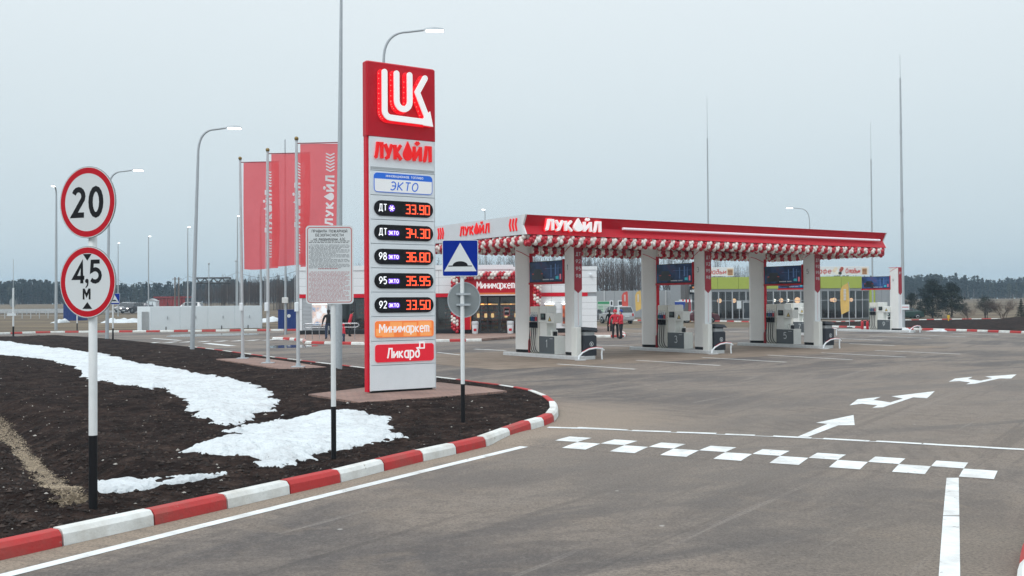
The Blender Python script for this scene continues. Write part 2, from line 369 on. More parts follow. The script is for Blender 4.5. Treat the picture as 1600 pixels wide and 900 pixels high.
def letters(mb, text, x, z, size, sw, m, pf, c0=0, c1=.006, gap=.17, seg=False, width=None, shear=0, sx=1.0, drop=None):
    """strokes of the given text; x,z lower left; size cap height; sw stroke width over size"""
    def adv(ch):
        if ch == ' ': return .35
        if seg: return .1 if ch == '.' else .5
        return (CAPS.get(ch) or LOW[ch])[0]
    tot = sum(adv(c)+gap+sw*.6 for c in text)-gap-sw*.6
    if width: sx = width/(tot*size)
    cur = 0; k = 0
    for ch in text:
        a = adv(ch)
        if ch != ' ':
            st = SEG[ch] if seg else (CAPS.get(ch) or LOW[ch])[1]
            if drop and ch == 'О':
                q = [(.31+.42*math.cos(R(t)), .40+.42*math.sin(R(t))) for t in range(-205, 26, 15)]+[(.31, 1.32)]
                if size > 0: mb.slab([((cur+p[0])*size*sx+x, p[1]*size+z) for p in q], m, pf, c0, c1)
            else:
                for q in st:
                    P = [((cur+p[0])*size*sx+x+shear*p[1]*size, p[1]*size+z) for p in q]
                    cl = len(P) > 3 and abs(P[0][0]-P[-1][0])+abs(P[0][1]-P[-1][1]) < 1e-6
                    if cl: P = P[:-1]
                    mb.strip(P, sw*size, m, pf, c0, c1+(k % 3)*.0006, closed=cl); k += 1
        cur += a+gap+sw*.6
    return tot*size*sx
def chevron(mb, x, z, h, wd, m, pf, c0, c1, dirn=1):
    mb.strip([(x+dirn*h*.16, z+h), (x, z+h*.5), (x+dirn*h*.16, z)], wd, m, pf, c0, c1)
# ================================================================ GROUND
def vnoise(x, y, s, seed=0):                # smooth value noise on arrays
    rs = np.random.RandomState(seed); T = rs.rand(256, 256)
    x = np.asarray(x, float)/s; y = np.asarray(y, float)/s
    xi = np.floor(x).astype(int); yi = np.floor(y).astype(int); fx = x-xi; fy = y-yi
    fx = fx*fx*(3-2*fx); fy = fy*fy*(3-2*fy)
    a = T[xi % 256, yi % 256]; b = T[(xi+1) % 256, yi % 256]; c = T[xi % 256, (yi+1) % 256]; d = T[(xi+1) % 256, (yi+1) % 256]
    return (a*(1-fx)+b*fx)*(1-fy)+(c*(1-fx)+d*fx)*fy - .5
def sdist(x, y, poly):                       # signed distance to an outline, positive inside
    x = np.asarray(x, float); y = np.asarray(y, float)
    dm = np.full(x.shape, 1e9); ins = np.zeros(x.shape, bool); n = len(poly)
    for i in range(n):
        ax, ay = poly[i]; bx, by = poly[(i+1) % n]; ex, ey = bx-ax, by-ay
        L = ex*ex+ey*ey+1e-12
        t = np.clip(((x-ax)*ex+(y-ay)*ey)/L, 0, 1)
        dm = np.minimum(dm, np.hypot(x-ax-t*ex, y-ay-t*ey))
        if ay != by:
            cnd = ((ay > y) != (by > y)) & (x < (bx-ax)*(y-ay)/(by-ay)+ax); ins ^= cnd
    return np.where(ins, dm, -dm)
def pdist(x, y, line):
    dm = np.full(np.asarray(x).shape, 1e9)
    for (ax, ay), (bx, by) in zip(line[:-1], line[1:]):
        ex, ey = bx-ax, by-ay; t = np.clip(((x-ax)*ex+(y-ay)*ey)/(ex*ex+ey*ey), 0, 1)
        dm = np.minimum(dm, np.hypot(x-ax-t*ex, y-ay-t*ey))
    return dm
def sms(a, b, x): t = np.clip((x-a)/(b-a), 0, 1); return t*t*(3-2*t)
def grid_mesh(name, X, Y, Z, keep, m, parent=None, kind=None, smooth=True):
    r, c = X.shape; idx = np.arange(r*c).reshape(r, c)
    q = np.stack([idx[:-1, :-1], idx[:-1, 1:], idx[1:, 1:], idx[1:, :-1]], -1)[keep]
    used = np.unique(q); mp_ = np.full(r*c, -1); mp_[used] = np.arange(len(used))
    co = np.stack([X, Y, Z], -1).reshape(-1, 3)[used]; q = mp_[q].reshape(-1, 4)
    me = bpy.data.meshes.new(name); me.vertices.add(len(co)); me.vertices.foreach_set('co', co.ravel())
    me.loops.add(q.size); me.loops.foreach_set('vertex_index', q.ravel().astype(np.int32))
    me.polygons.add(len(q)); me.polygons.foreach_set('loop_start', np.arange(0, q.size, 4, dtype=np.int32))
    me.polygons.foreach_set('loop_total', np.full(len(q), 4, np.int32))
    me.polygons.foreach_set('use_smooth', np.full(len(q), smooth)); me.materials.append(m); me.update(); me.validate()
    return obj(name, me, parent, kind=kind)
def tri_cloud(name, co, fs, mats, mi=None, kind=None, smooth=False, parent=None):
    co = np.asarray(co, float).reshape(-1, 3); fs = np.asarray(fs).reshape(-1, 3)
    me = bpy.data.meshes.new(name); me.vertices.add(len(co)); me.vertices.foreach_set('co', co.ravel())
    me.loops.add(fs.size); me.loops.foreach_set('vertex_index', fs.ravel().astype(np.int32))
    me.polygons.add(len(fs)); me.polygons.foreach_set('loop_start', np.arange(0, fs.size, 3, dtype=np.int32))
    me.polygons.foreach_set('loop_total', np.full(len(fs), 3, np.int32))
    for m in mats: me.materials.append(m)
    if mi is not None: me.polygons.foreach_set('material_index', np.asarray(mi, np.int32))
    me.polygons.foreach_set('use_smooth', np.full(len(fs), smooth)); me.update()
    return obj(name, me, parent, kind=kind)
FRONT = [(0, 876), (100, 853), (243, 820.5), (357, 794.5), (455, 771.6), (534, 753.5), (602, 735.7), (662.7, 720.6), (714.5, 709), (761, 697.5), (798.7, 683), (831, 671), (851.6, 665), (867, 658), (873.5, 648.5)]
BACK = [(871, 638), (859, 628), (836, 618.5), (812, 613.5), (787, 609.5), (759, 606), (723, 600.5), (700, 598), (640, 590), (571, 580.6), (492, 571), (436, 563.6), (400, 559), (340, 550.5), (300, 545.5)]
LEFTB = [(240, 539), (190, 533.5), (120, 528), (60, 527), (0, 530), (-200, 534)]
fr = [G(*p).xy for p in FRONT]; bk = [G(*p).xy for p in BACK]; lb = [G(*p).xy for p in LEFTB]
d0 = (fr[0]-fr[1]).normalized(); pre = [fr[0]+d0*k for k in (16, 3, 2, 1)]
VERGE = [tuple(p) for p in pre+fr+bk+lb]+[(-120., lb[-1][1]), (-120., pre[0][1])]
tip = Vector((sum(p.x for p in fr[-4:])/4-.9, sum(p.y for p in fr[-4:])/4+.9))
SNOW_A = [(-300, 520), (-60, 529), (0, 534), (60, 541), (110, 547), (150, 552), (200, 565), (240, 571), (270, 576), (300, 582), (330, 588), (365, 594), (395, 601), (420, 612), (437, 629), (405, 648), (385, 657), (352, 666), (330, 655), (303, 646), (296, 632), (272, 618), (262, 606), (235, 609), (215, 602), (180, 600), (150, 593), (138, 589), (110, 571), (60, 560), (0, 555), (-100, 560), (-300, 570)]
SNOW_B = [(291, 706), (330, 691), (380, 683), (395, 673), (360, 678), (350, 676), (440, 648), (450, 644), (444, 655), (425, 664), (470, 655), (510, 645), (545, 641), (585, 648), (606, 656), (614, 668), (610, 680), (628, 682), (560, 697), (500, 712), (440, 727), (404, 733), (404, 722), (392, 711), (330, 711)]
SNOW_C = [(150, 755), (162, 758), (215, 754), (262, 749), (352, 740), (350, 744), (300, 754), (220, 767), (160, 773), (148, 767)]
def wpoly(p, z=.12): return [tuple(G(a, b, z).xy) for a, b in p]
SWALE = [tuple(G(a, b, .1).xy) for a, b in ((-300, 545), (0, 545), (150, 572), (260, 590), (380, 625), (430, 660), (480, 690), (560, 670))]
DITCH = [tuple(G(a, b, -.1).xy) for a, b in ((-260, 560), (-120, 610), (-40, 650), (20, 690), (75, 745), (130, 790))]
PADA = [tuple(G(*p, .19).xy) for p in ((338, 561), (400, 558.5), (436, 563), (464, 567), (510, 573.5), (470, 576), (442, 577))]
PADB = [tuple(G(*p, .19).xy) for p in ((482, 616), (560, 607), (640, 596), (690, 598), (755, 605), (792, 611), (700, 619), (562, 629))]
def verge_h(x, y, detail=True):
    d = sdist(x, y, VERGE)
    h = .135*sms(-.05, .12, d)+.10*sms(.3, 2.2, d)+.10*vnoise(x, y, 3.1, 3)*sms(.4, 2, d)
    h = h-.17*np.exp(-(pdist(x, y, SWALE)/1.1)**2)*sms(.5, 1.5, d)
    h = h-.20*np.exp(-(pdist(x, y, DITCH)/.40)**2)*sms(.2, .8, d)+.05*np.exp(-((pdist(x, y, DITCH)-.9)/.35)**2)*sms(.3, .9, d)
    pa = np.maximum(sdist(x, y, PADA), sdist(x, y, PADB))
    if detail:
        h = h+sms(.25, .6, d)*(.05*vnoise(x, y, .5, 4)+.035*vnoise(x, y, .17, 5)+.02*vnoise(x, y, .07, 6))
    k = sms(-.5, .05, pa); h = h*(1-k)+.15*k
    return h
def VH(x, y): return float(verge_h(np.array([x]), np.array([y]), False)[0])
def GV(px, py):                      # where the sight line meets the soil
    z = .15
    for _ in range(8):
        p = G(px, py, z); z = .5*z+.5*VH(p.x, p.y)
    return G(px, py, z)
def gvpoly(p): return [tuple(GV(a, b).xy) if a > -100 else tuple(G(a, b, .12).xy) for a, b in p]
SA, SB, SCp = gvpoly(SNOW_A), gvpoly(SNOW_B), gvpoly(SNOW_C)
STRAW = [tuple(GV(a, b).xy) for a, b in ((-70, 600), (-30, 640), (0, 672), (40, 716), (75, 752), (108, 779), (128, 790))]
# --- far land
def gh(x, y):
    x = np.asarray(x, float); y = np.asarray(y, float)
    left = sms(60, 74, y)*.95-1.0+sms(86, 90, y)*.07
    rise = np.where(x < -12, np.clip((y-90)*.0115, 0, 2.95), np.clip((y-128)*.0160, 0, 3.3))
    rise = np.where(x > 46, np.clip((y-108)*.0095, 0, 2.6), rise)
    return left+rise+.12*vnoise(x, y, 9, 9)*sms(100, 130, y)
yy = np.concatenate([np.linspace(-60, 60, 13), np.linspace(64, 130, 60), np.geomspace(132, 1400, 90)])
xx = np.concatenate([-np.geomspace(1500, 62, 50), np.linspace(-60, 60, 90), np.geomspace(62, 1500, 50)])
X, Y = np.meshgrid(xx, yy)
field = ramp_mat('dry_grass_field', [(.3, (.07, .055, .040)), (.48, (.13, .10, .068)), (.62, (.20, .155, .10)), (.8, (.15, .125, .09))], scale=(.25, 1, 1), nscale=.22, bump=.8, bscale=3, bdist=.2)
grid_mesh('ground', X, Y, gh(X, Y), np.ones((len(yy)-1, len(xx)-1), bool), field, kind='structure')
# --- asphalt
def asphalt_material():
    m = bpy.data.materials.new('asphalt'); m.use_nodes = True; n = m.node_tree; L = n.links.new
    p = n.nodes['Principled BSDF']; p.inputs['Roughness'].default_value = .85; p.inputs['Specular IOR Level'].default_value = .35
    tc = n.nodes.new('ShaderNodeTexCoord')
    def noise(sc, scale, det=8, rot=0, dist=0, rg=.6):
        mp = n.nodes.new('ShaderNodeMapping'); mp.vector_type = 'TEXTURE'; mp.inputs['Scale'].default_value = tuple(1/q for q in scale); mp.inputs['Rotation'].default_value = (0, 0, rot)
        L(tc.outputs['Object'], mp.inputs[0]); a = n.nodes.new('ShaderNodeTexNoise'); a.inputs['Scale'].default_value = sc
        a.inputs['Detail'].default_value = det; a.inputs['Distortion'].default_value = dist; a.inputs['Roughness'].default_value = rg
        L(mp.outputs[0], a.inputs['Vector']); return a.outputs['Fac']
    def math_(op, a, b=None, c=None, clamp=False):
        q = n.nodes.new('ShaderNodeMath'); q.operation = op; q.use_clamp = clamp
        for i, v in enumerate((a, b, c)):
            if v is None: continue
            if isinstance(v, (int, float)): q.inputs[i].default_value = v
            else: L(v, q.inputs[i])
        return q.outputs[0]
    def rng(v, a, b, lo=0, hi=1):
        q = n.nodes.new('ShaderNodeMapRange'); q.inputs[1].default_value = a; q.inputs[2].default_value = b
        q.inputs[3].default_value = lo; q.inputs[4].default_value = hi; q.interpolation_type = 'SMOOTHSTEP'; L(v, q.inputs[0]); return q.outputs[0]
    def mix(f, a, b):
        q = n.nodes.new('ShaderNodeMix'); q.data_type = 'RGBA'
        if isinstance(f, (int, float)): q.inputs[0].default_value = f
        else: L(f, q.inputs[0])
        for i, v in ((6, a), (7, b)):
            if isinstance(v, tuple): q.inputs[i].default_value = (*v, 1)
            else: L(v, q.inputs[i])
        return q.outputs[2]
    big = noise(.16, (1, 1, 1), 5); mid = noise(1.1, (1, 1, 1), 8, dist=.6)
    st1 = noise(.55, (.16, 1.3, 1), 7, rot=R(59), dist=.8)       # drive-by streaks along the entry
    st2 = noise(.5, (.16, 1.1, 1), 7, rot=R(28), dist=1.4)      # and across the forecourt
    fine = noise(30, (1, 1, 1), 5, rg=.85); mot = noise(7, (1, 1, 1), 9, rg=.8); scr = noise(1.2, (.07, 2.4, 1), 6, rot=R(56), dist=1.2); gr = noise(150, (1, 1, 1), 2)
    c = mix(rng(big, .42, .58), (.108, .103, .102), (.255, .222, .188))
    c = mix(rng(st1, .46, .62, 0, .8), c, (.265, .235, .202))
    c = mix(rng(st2, .50, .62, 0, .8), c, (.082, .078, .078)); c = mix(rng(noise(2.6, (1, 1, 1), 9, dist=.3, rg=.7), .50, .62, 0, .35), c, (.085, .078, .074))
    c = mix(rng(mid, .52, .66, 0, .5), c, (.23, .195, .158))
    c = mix(rng(mot, .48, .62, 0, .42), c, (.088, .082, .078)); c = mix(rng(mot, .50, .36, 0, .35), c, (.27, .245, .22)); c = mix(rng(scr, .60, .68, 0, .5), c, (.30, .28, .26)); c = mix(rng(scr, .42, .34, 0, .45), c, (.075, .07, .067))
    sx = n.nodes.new('ShaderNodeSeparateXYZ'); L(tc.outputs['Object'], sx.inputs[0])
    # fine silt washed along the kerb line
    A_, B_ = fr[1], fr[9]; dr = (B_-A_).normalized(); nr = Vector((dr.y, -dr.x))
    dd = math_('ADD', math_('MULTIPLY', sx.outputs[0], nr.x), math_('MULTIPLY_ADD', sx.outputs[1], nr.y, -(A_.dot(nr))))
    yl = rng(sx.outputs[1], B_.y+1.5, B_.y+3.5, 1, 0)
    dn = math_('MULTIPLY_ADD', noise(1.3, (1, 1, 1), 6), 1.1, -.55)
    k1 = math_('MULTIPLY', rng(math_('ADD', math_('ABSOLUTE', dd), dn), .25, .75, .95, 0), yl)
    def radial(cx, cy, r0, r1, amt):
        a = math_('POWER', math_('SUBTRACT', sx.outputs[0], cx), 2); b = math_('POWER', math_('SUBTRACT', sx.outputs[1], cy), 2)
        d = math_('SQRT', math_('ADD', a, b)); return d, rng(math_('ADD', d, math_('MULTIPLY', dn, 2.2)), r0, r1, amt, 0)
    dt, k2 = radial(tip.x, tip.y, 1.9, 5.0, .85)
    _, k3 = radial(5.4, 8.2, 1.0, 4.5, .6)
    _, k4 = radial(2.5, 16.5, 2.0, 9.0, .55); _, k5 = radial(11.5, 26, 3, 12, .45)
    c = mix(k4, c, (.25, .222, .19)); c = mix(k5, c, (.235, .21, .185)); c = mix(k1, c, (.34, .285, .225)); c = mix(k2, c, (.33, .28, .225)); c = mix(k3, c, (.27, .235, .19))
    # curved tyre traces round the island's nose
    for cx, cy, ph, fq, a0, a1, am in ((tip.x-1.5, tip.y-3, .0, 3.1, 6.0, 9.5, .35), (14.5, 30.0, .4, 1.7, 10, 17, .25)):
        a = math_('POWER', math_('SUBTRACT', sx.outputs[0], cx), 2); b = math_('POWER', math_('SUBTRACT', sx.outputs[1], cy), 2)
        d = math_('SQRT', math_('ADD', a, b))
        wv = math_('SINE', math_('MULTIPLY', math_('ADD', d, math_('MULTIPLY', dn, .25)), fq*6.28))
        band = math_('MULTIPLY', rng(d, a0, a0+1, 0, 1), rng(d, a1-1, a1, 1, 0))
        t = math_('MULTIPLY', math_('MULTIPLY', rng(wv, .2, .95, 0, am), band), rng(noise(.7, (1, 1, 1), 4), .42, .6))
        c = mix(t, c, (.125, .11, .10))
    c = mix(rng(fine, .45, .62, 0, .6), c, (.065, .06, .057)); c = mix(rng(fine, .45, .30, 0, .4), c, (.34, .31, .28)); c = mix(rng(gr, .60, .75, 0, .35), c, (.36, .33, .30))
    vor = n.nodes.new('ShaderNodeTexVoronoi'); vor.inputs['Scale'].default_value = .9; vor.inputs['Randomness'].default_value = 1; L(tc.outputs['Object'], vor.inputs['Vector'])
    c = mix(rng(vor.outputs['Distance'], .012, .035, .75, 0), c, (.5, .5, .48))
    tn = n.nodes.new('ShaderNodeVectorMath'); tn.operation = 'MULTIPLY'; L(c, tn.inputs[0]); tn.inputs[1].default_value = (1.07, 1.02, 1.01); L(tn.outputs[0], p.inputs['Base Color'])
    L(rng(st2, .4, .7, .88, .70), p.inputs['Roughness'])
    b = n.nodes.new('ShaderNodeBump'); b.inputs['Strength'].default_value = .8; b.inputs['Distance'].default_value = .012
    L(gr, b.inputs['Height']); L(b.outputs[0], p.inputs['Normal'])
    return m
asph = asphalt_material(); MATS['asphalt'] = asph
R1 = [(1225, 509), (1300, 511.5), (1350, 513), (1400, 514.5), (1436, 516), (1500, 517.6), (1600, 521), (1720, 526)]
r1 = [G(*p).xy for p in R1]
e1 = r1[-1]+(r1[-1]-r1[-2]).normalized()*60
out = [tuple(p) for p in pre+fr+bk+lb]+[(-120., lb[-1][1]), (-120, 86.6), (-13, 86.6), (-13, 150), (47, 150), (47, 112), (r1[0].x, 112)]
out += [tuple(p) for p in r1]+[tuple(e1), (160, e1.y), (160, -6), (pre[0].x+.01, -6)]
mb = MB(); mb.flat(out, asph, c=0.0); mb.build('road', kind='structure')
# --- soil verge
rows = np.concatenate([np.linspace(-6, 6.9, 20), np.geomspace(7.0, 95, 560)])
t = np.concatenate([-np.geomspace(3.5, .72, 24), np.linspace(-.715, .13, 520)])
YY, TT = np.meshgrid(rows, t, indexing='ij'); XX = TT*np.maximum(YY, 6.0)
Hh = verge_h(XX, YY); SD = sdist(XX, YY, VERGE)
cen = (SD[:-1, :-1]+SD[1:, :-1]+SD[:-1, 1:]+SD[1:, 1:])/4
soil = ramp_mat('dark_wet_soil', [(.34, (.008, .0055, .005)), (.47, (.019, .0125, .011)), (.57, (.038, .025, .021)), (.70, (.080, .057, .048))], nscale=2.2, detail=14, nrough=.72, bump=1.0, bscale=22, bdist=.05, rough=.95, spec=.08)
grid_mesh('soil_verge', XX, YY, Hh, cen > .05, soil, kind='structure', smooth=False)
padm = None
def paver_mat(name, c1, c2, cm, sc=1.0):
    m = bpy.data.materials.new(name); m.use_nodes = True; n = m.node_tree; p = n.nodes['Principled BSDF']; p.inputs['Roughness'].default_value = .85
    t = n.nodes.new('ShaderNodeTexCoord'); b = n.nodes.new('ShaderNodeTexBrick'); mp = n.nodes.new('ShaderNodeMapping'); mp.inputs['Rotation'].default_value = (0, 0, R(33.8))
    n.links.new(t.outputs['Object'], mp.inputs[0]); n.links.new(mp.outputs[0], b.inputs['Vector'])
    b.inputs['Scale'].default_value = 1; b.inputs['Brick Width'].default_value = .2*sc; b.inputs['Row Height'].default_value = .1*sc; b.inputs['Mortar Size'].default_value = .006*sc
    b.inputs['Color1'].default_value = (*c1, 1); b.inputs['Color2'].default_value = (*c2, 1); b.inputs['Mortar'].default_value = (*cm, 1)
    a = n.nodes.new('ShaderNodeTexNoise'); a.inputs['Scale'].default_value = 1.2; a.inputs['Detail'].default_value = 7; n.links.new(t.outputs['Object'], a.inputs['Vector'])
    r = n.nodes.new('ShaderNodeMapRange'); r.inputs[1].default_value = .3; r.inputs[2].default_value = .7; r.inputs[3].default_value = .75; r.inputs[4].default_value = 1.15; n.links.new(a.outputs['Fac'], r.inputs[0])
    mu = n.nodes.new('ShaderNodeVectorMath'); mu.operation = 'SCALE'; n.links.new(b.outputs['Color'], mu.inputs[0]); n.links.new(r.outputs[0], mu.inputs['Scale'])
    n.links.new(mu.outputs[0], p.inputs['Base Color'])
    bp = n.nodes.new('ShaderNodeBump'); bp.inputs['Distance'].default_value = .006; bp.invert = True; n.links.new(b.outputs['Fac'], bp.inputs['Height']); n.links.new(bp.outputs[0], p.inputs['Normal'])
    return m
pink = paver_mat('pink_pavers', (.33, .205, .165), (.27, .175, .15), (.15, .12, .10))
for pts in (PADA, PADB):
    mb = MB(); pf = lambda a, b, c: (a, b, c)
    A = sum(pts[i][0]*pts[(i+1) % len(pts)][1]-pts[(i+1) % len(pts)][0]*pts[i][1] for i in range(len(pts)))
    mb.slab(pts if A > 0 else pts[::-1], pink, pf, .05, .195); mb.build('paved_pad', kind='structure')
# --- snow lying in the swale
snow = bpy.data.materials.new('old_snow'); snow.use_nodes = True
_n = snow.node_tree; _p = _n.nodes['Principled BSDF']; _p.inputs['Roughness'].default_value = .7; _p.inputs['Subsurface Weight'].default_value = 0
_t = _n.nodes.new('ShaderNodeTexCoord'); _a = _n.nodes.new('ShaderNodeTexNoise'); _a.inputs['Scale'].default_value = 2.2; _a.inputs['Detail'].default_value = 12; _a.inputs['Roughness'].default_value = .75
_n.links.new(_t.outputs['Object'], _a.inputs['Vector']); _r = _n.nodes.new('ShaderNodeValToRGB'); _n.links.new(_a.outputs['Fac'], _r.inputs[0])
_r.color_ramp.elements[0].position = .22; _r.color_ramp.elements[0].color = (.30, .27, .25, 1)
_r.color_ramp.elements[1].position = .55; _r.color_ramp.elements[1].color = (.72, .775, .81, 1); _e = _r.color_ramp.elements.new(.30); _e.color = (.55, .57, .59, 1)
_n.links.new(_r.outputs[0], _p.inputs['Base Color'])
_b2 = _n.nodes.new('ShaderNodeTexNoise'); _b2.inputs['Scale'].default_value = 9; _b2.inputs['Detail'].default_value = 8; _n.links.new(_t.outputs['Object'], _b2.inputs['Vector'])
_b = _n.nodes.new('ShaderNodeBump'); _b.inputs['Strength'].default_value = 1.0; _b.inputs['Distance'].default_value = .12; _n.links.new(_b2.outputs['Fac'], _b.inputs['Height']); _n.links.new(_b.outputs[0], _p.inputs['Normal'])
base_h = verge_h(XX, YY, False)
for P_, th in ((SA, .06), (SB, .055), (SCp, .02)):
    s = sdist(XX, YY, P_)+.30*vnoise(XX, YY, .55, 21)+.18*vnoise(XX, YY, .2, 22)+.12*vnoise(XX, YY, .08, 24)+.06*vnoise(XX, YY, .035, 27)
    if P_ is SCp: s = sdist(XX, YY, P_)+.06*vnoise(XX, YY, .2, 22)
    if P_ is SCp: s = np.where(s > -.2, s*3.5+.10, s)
    z = base_h+(.04 if P_ is SCp else .03)+th*sms(-.1, .5, s)-.16*sms(.1, -.25, s)+(.09*vnoise(XX, YY, .6, 23)+.06*vnoise(XX, YY, .22, 25)+.022*vnoise(XX, YY, .08, 26))*sms(0, .3, s)
    k = (s[:-1, :-1] > -.35) & (sdist(XX, YY, P_)[:-1, :-1] > -.8)
    grid_mesh('snow_patch', XX, YY, z, k, snow, kind='stuff')
# --- clods and pebbles
def clods(name, n, y0, y1, r0, r1, mats, wts, seed):
    rs = np.random.RandomState(seed); vs = []; fs = []; mi = []; got = 0
    O = np.array([(1, 0, 0), (-1, 0, 0), (0, 1, 0), (0, -1, 0), (0, 0, 1), (0, 0, -1)], float)
    F = np.array([(0, 2, 4), (2, 1, 4), (1, 3, 4), (3, 0, 4), (2, 0, 5), (1, 2, 5), (3, 1, 5), (0, 3, 5)])
    yv = y0*(y1/y0)**rs.rand(n*3); xv = yv*(-.62+.72*rs.rand(n*3)); sd_ = sdist(xv, yv, VERGE); ok = sd_ > .22
    ok &= np.maximum(sdist(xv, yv, PADA), sdist(xv, yv, PADB)) < -.05
    snw = np.maximum(np.maximum(sdist(xv, yv, SA), sdist(xv, yv, SB)), sdist(xv, yv, SCp))
    ok &= (snw < .0) | (rs.rand(n*3) < .10*np.exp(-snw/.5))
    xv, yv = xv[ok][:n], yv[ok][:n]; hv = verge_h(xv, yv)
    for i in range(len(xv)):
        r = r0+(r1-r0)*rs.rand()**3; a = rs.rand()*6.3; c, s_ = math.cos(a), math.sin(a)
        o = O*(r*(.6+.8*rs.rand(6, 1)))*np.array([1, .8, .6]); o = np.stack([o[:, 0]*c-o[:, 1]*s_, o[:, 0]*s_+o[:, 1]*c, o[:, 2]], 1)
        vs.append(o+[xv[i], yv[i], hv[i]+r*.15]); fs.append(F+6*i); k = rs.choice(len(mats), p=wts); mi += [k]*8
    tri_cloud(name, np.concatenate(vs), np.concatenate(fs), mats, mi, kind='stuff')
soil2 = mat('soil_clod', (.021, .014, .012), .95, var=.4, vscale=20); soil3 = mat('soil_clod_light', (.060, .043, .036), .95, var=.3); peb = mat('pale_pebble', (.4, .38, .35), .8)
clods('soil_clods', 15000, 8.5, 45, .012, .045, [soil2, soil3, peb], [.80, .185, .015], 5)
# --- straw in the drain
straw = mat('dry_straw', (.40, .32, .225), .9, var=.25, vscale=15); strawd = mat('dry_straw_dark', (.22, .175, .13), .9, var=.3, vscale=15)
rs = np.random.RandomState(11); vs = []; fs = []; mi = []
Dl = [Vector(p) for p in STRAW]
k = 0
for i in range(22000):
    j = rs.randint(0, len(Dl)-1); u_ = rs.rand(); p = Dl[j].lerp(Dl[j+1], u_)
    dr = (Dl[j+1]-Dl[j]).normalized(); p = p+Vector((dr.y, -dr.x))*rs.uniform(-1, 1)*(.15+.05*math.sin(j*3+u_*5))+Vector((dr.y, -dr.x))*rs.randn()*.03+dr*rs.randn()*.03
    a = rs.rand()*6.3; L_ = .02+.045*rs.rand(); z = VH(p.x, p.y)+.01+.02*rs.rand()
    dx, dy = math.cos(a)*L_, math.sin(a)*L_; wx, wy = -math.sin(a)*.006, math.cos(a)*.006; up = L_*(.05+.25*rs.rand())
    vs += [(p.x-wx, p.y-wy, z), (p.x+wx, p.y+wy, z), (p.x+dx, p.y+dy, z+up)]; fs.append((k, k+1, k+2)); k += 3; mi.append(int(rs.rand() < .3))
tri_cloud('dry_grass', vs, fs, [straw, strawd], mi, kind='stuff')
# --- kerbs
def stone_mesh(a, b, na, nb, m, h=.155, wdt=.18, low_a=False, gap=.010):
    """one kerbstone between a and b (outer bottom line); na, nb point inwards"""
    a, b = Vector(a), Vector(b); d = (b-a); L_ = d.length; d = d/L_; a = a+d*gap; b = b-d*gap
    prof = [(0, -.02), (.012, h*.68), (.05, h*.97), (.075, h), (wdt, h), (wdt, -.02)]
    mb = MB(); v = []; n = len(prof)
    segs = 1 if L_ < .5 else 4
    for k in range(segs+1):
        f = k/segs; p = a.lerp(b, f); nn = na.lerp(nb, f).normalized()
        hh = 1.0 if not low_a else (.25+.75*f)
        e = .010 if k in (0, segs) else .0
        for o, z in prof: v.append((p.x+nn.x*(o+e*(o < .1)), p.y+nn.y*(o+e*(o < .1)), z*hh if z > 0 else z))
    f = [(k*n+i, k*n+i+1, (k+1)*n+i+1, (k+1)*n+i) for k in range(segs) for i in range(n-1)]
    f += [tuple(range(n-1, -1, -1)), tuple(segs*n+i for i in range(n))]
    mb.add(v, f, m); return mb
def kerb_run(pts, left=True, start_red=True, parent=None, first_low=False, h=.155, z=0):
    pts = [Vector(p) for p in pts]; N = []
    for i in range(len(pts)):
        d = (pts[min(i+1, len(pts)-1)]-pts[max(i-1, 0)]).normalized(); N.append(Vector((-d.y, d.x)) if left else Vector((d.y, -d.x)))
    for i in range(len(pts)-1):
        m = red_k if (i % 2 == 0) == start_red else wht_k
        mb = stone_mesh(pts[i], pts[i+1], N[i], N[i+1], m, low_a=first_low and i == 0, h=h)
        if not left: mb.f = [f[::-1] for f in mb.f]
        mb.build('kerbstone', parent, loc=(0, 0, z+random.uniform(-.006, .004)))
def resample(pts, step):
    pts = [Vector(p) for p in pts]; L_ = [0]
    for a, b in zip(pts[:-1], pts[1:]): L_.append(L_[-1]+(b-a).length)
    n = max(1, round(L_[-1]/step)); o = []
    for k in range(n+1):
        s = L_[-1]*k/n
        for i in range(len(pts)-1):
            if s <= L_[i+1]+1e-9:
                o.append(pts[i].lerp(pts[i+1], (s-L_[i])/max(L_[i+1]-L_[i], 1e-9))); break
    return o
kerb = structure('kerb')
kerb_run([pre[1], pre[2], pre[3]]+fr, True, False, kerb)            # foreground run, red stone first at the frame's edge
kerb_run([fr[-1], bk[0], bk[1], bk[2], bk[3], bk[4], bk[5]], True, False, kerb)
kerb_run(resample(bk[5:], 1.5), True, True, kerb)
kerb2 = structure('kerb'); kerb_run(resample([G(*p).xy for p in ((-150, 528), (45, 521), (100, 519.8), (236, 518.9), (400, 517.2), (464, 516.8))], 1.15), True, True, kerb2)
kerb3 = structure('kerb')
for pl_ in ([(425, 530.5), (447, 531), (472, 533.5), (474, 537), (540, 538.5), (571, 539)], [(571, 539), (640, 536), (683, 534.5), (753, 533.2)]):
    kerb_run(resample([G(*p).xy for p in pl_], 1.02), True, pl_[0][0] > 500, kerb3)
kerb4 = structure('kerb'); kerb_run(resample([G(*p).xy for p in ((884, 526.8), (930, 527.2), (974, 527.2), (979, 525), (976, 521))], 1.6), True, True, kerb4)
kerb5 = structure('kerb'); kerb_run(resample(r1+[r1[-1]+(r1[-1]-r1[-2]).normalized()*14], 1.0), True, True, kerb5)
R2 = [G(*p).xy for p in ((1300, 505), (1340, 503), (1414, 501.6), (1470, 500.4), (1560, 499.4), (1680, 500))]
kerb6 = structure('kerb'); kerb_run(resample(R2, 1.25), True, True, kerb6)
kerb7 = structure('kerb'); kerb_run(resample([G(*p).xy for p in ((982, 501.5), (1065, 502.2), (1110, 502.5), (1175, 504), (1262, 503.4))], 1.3), True, False, kerb7)
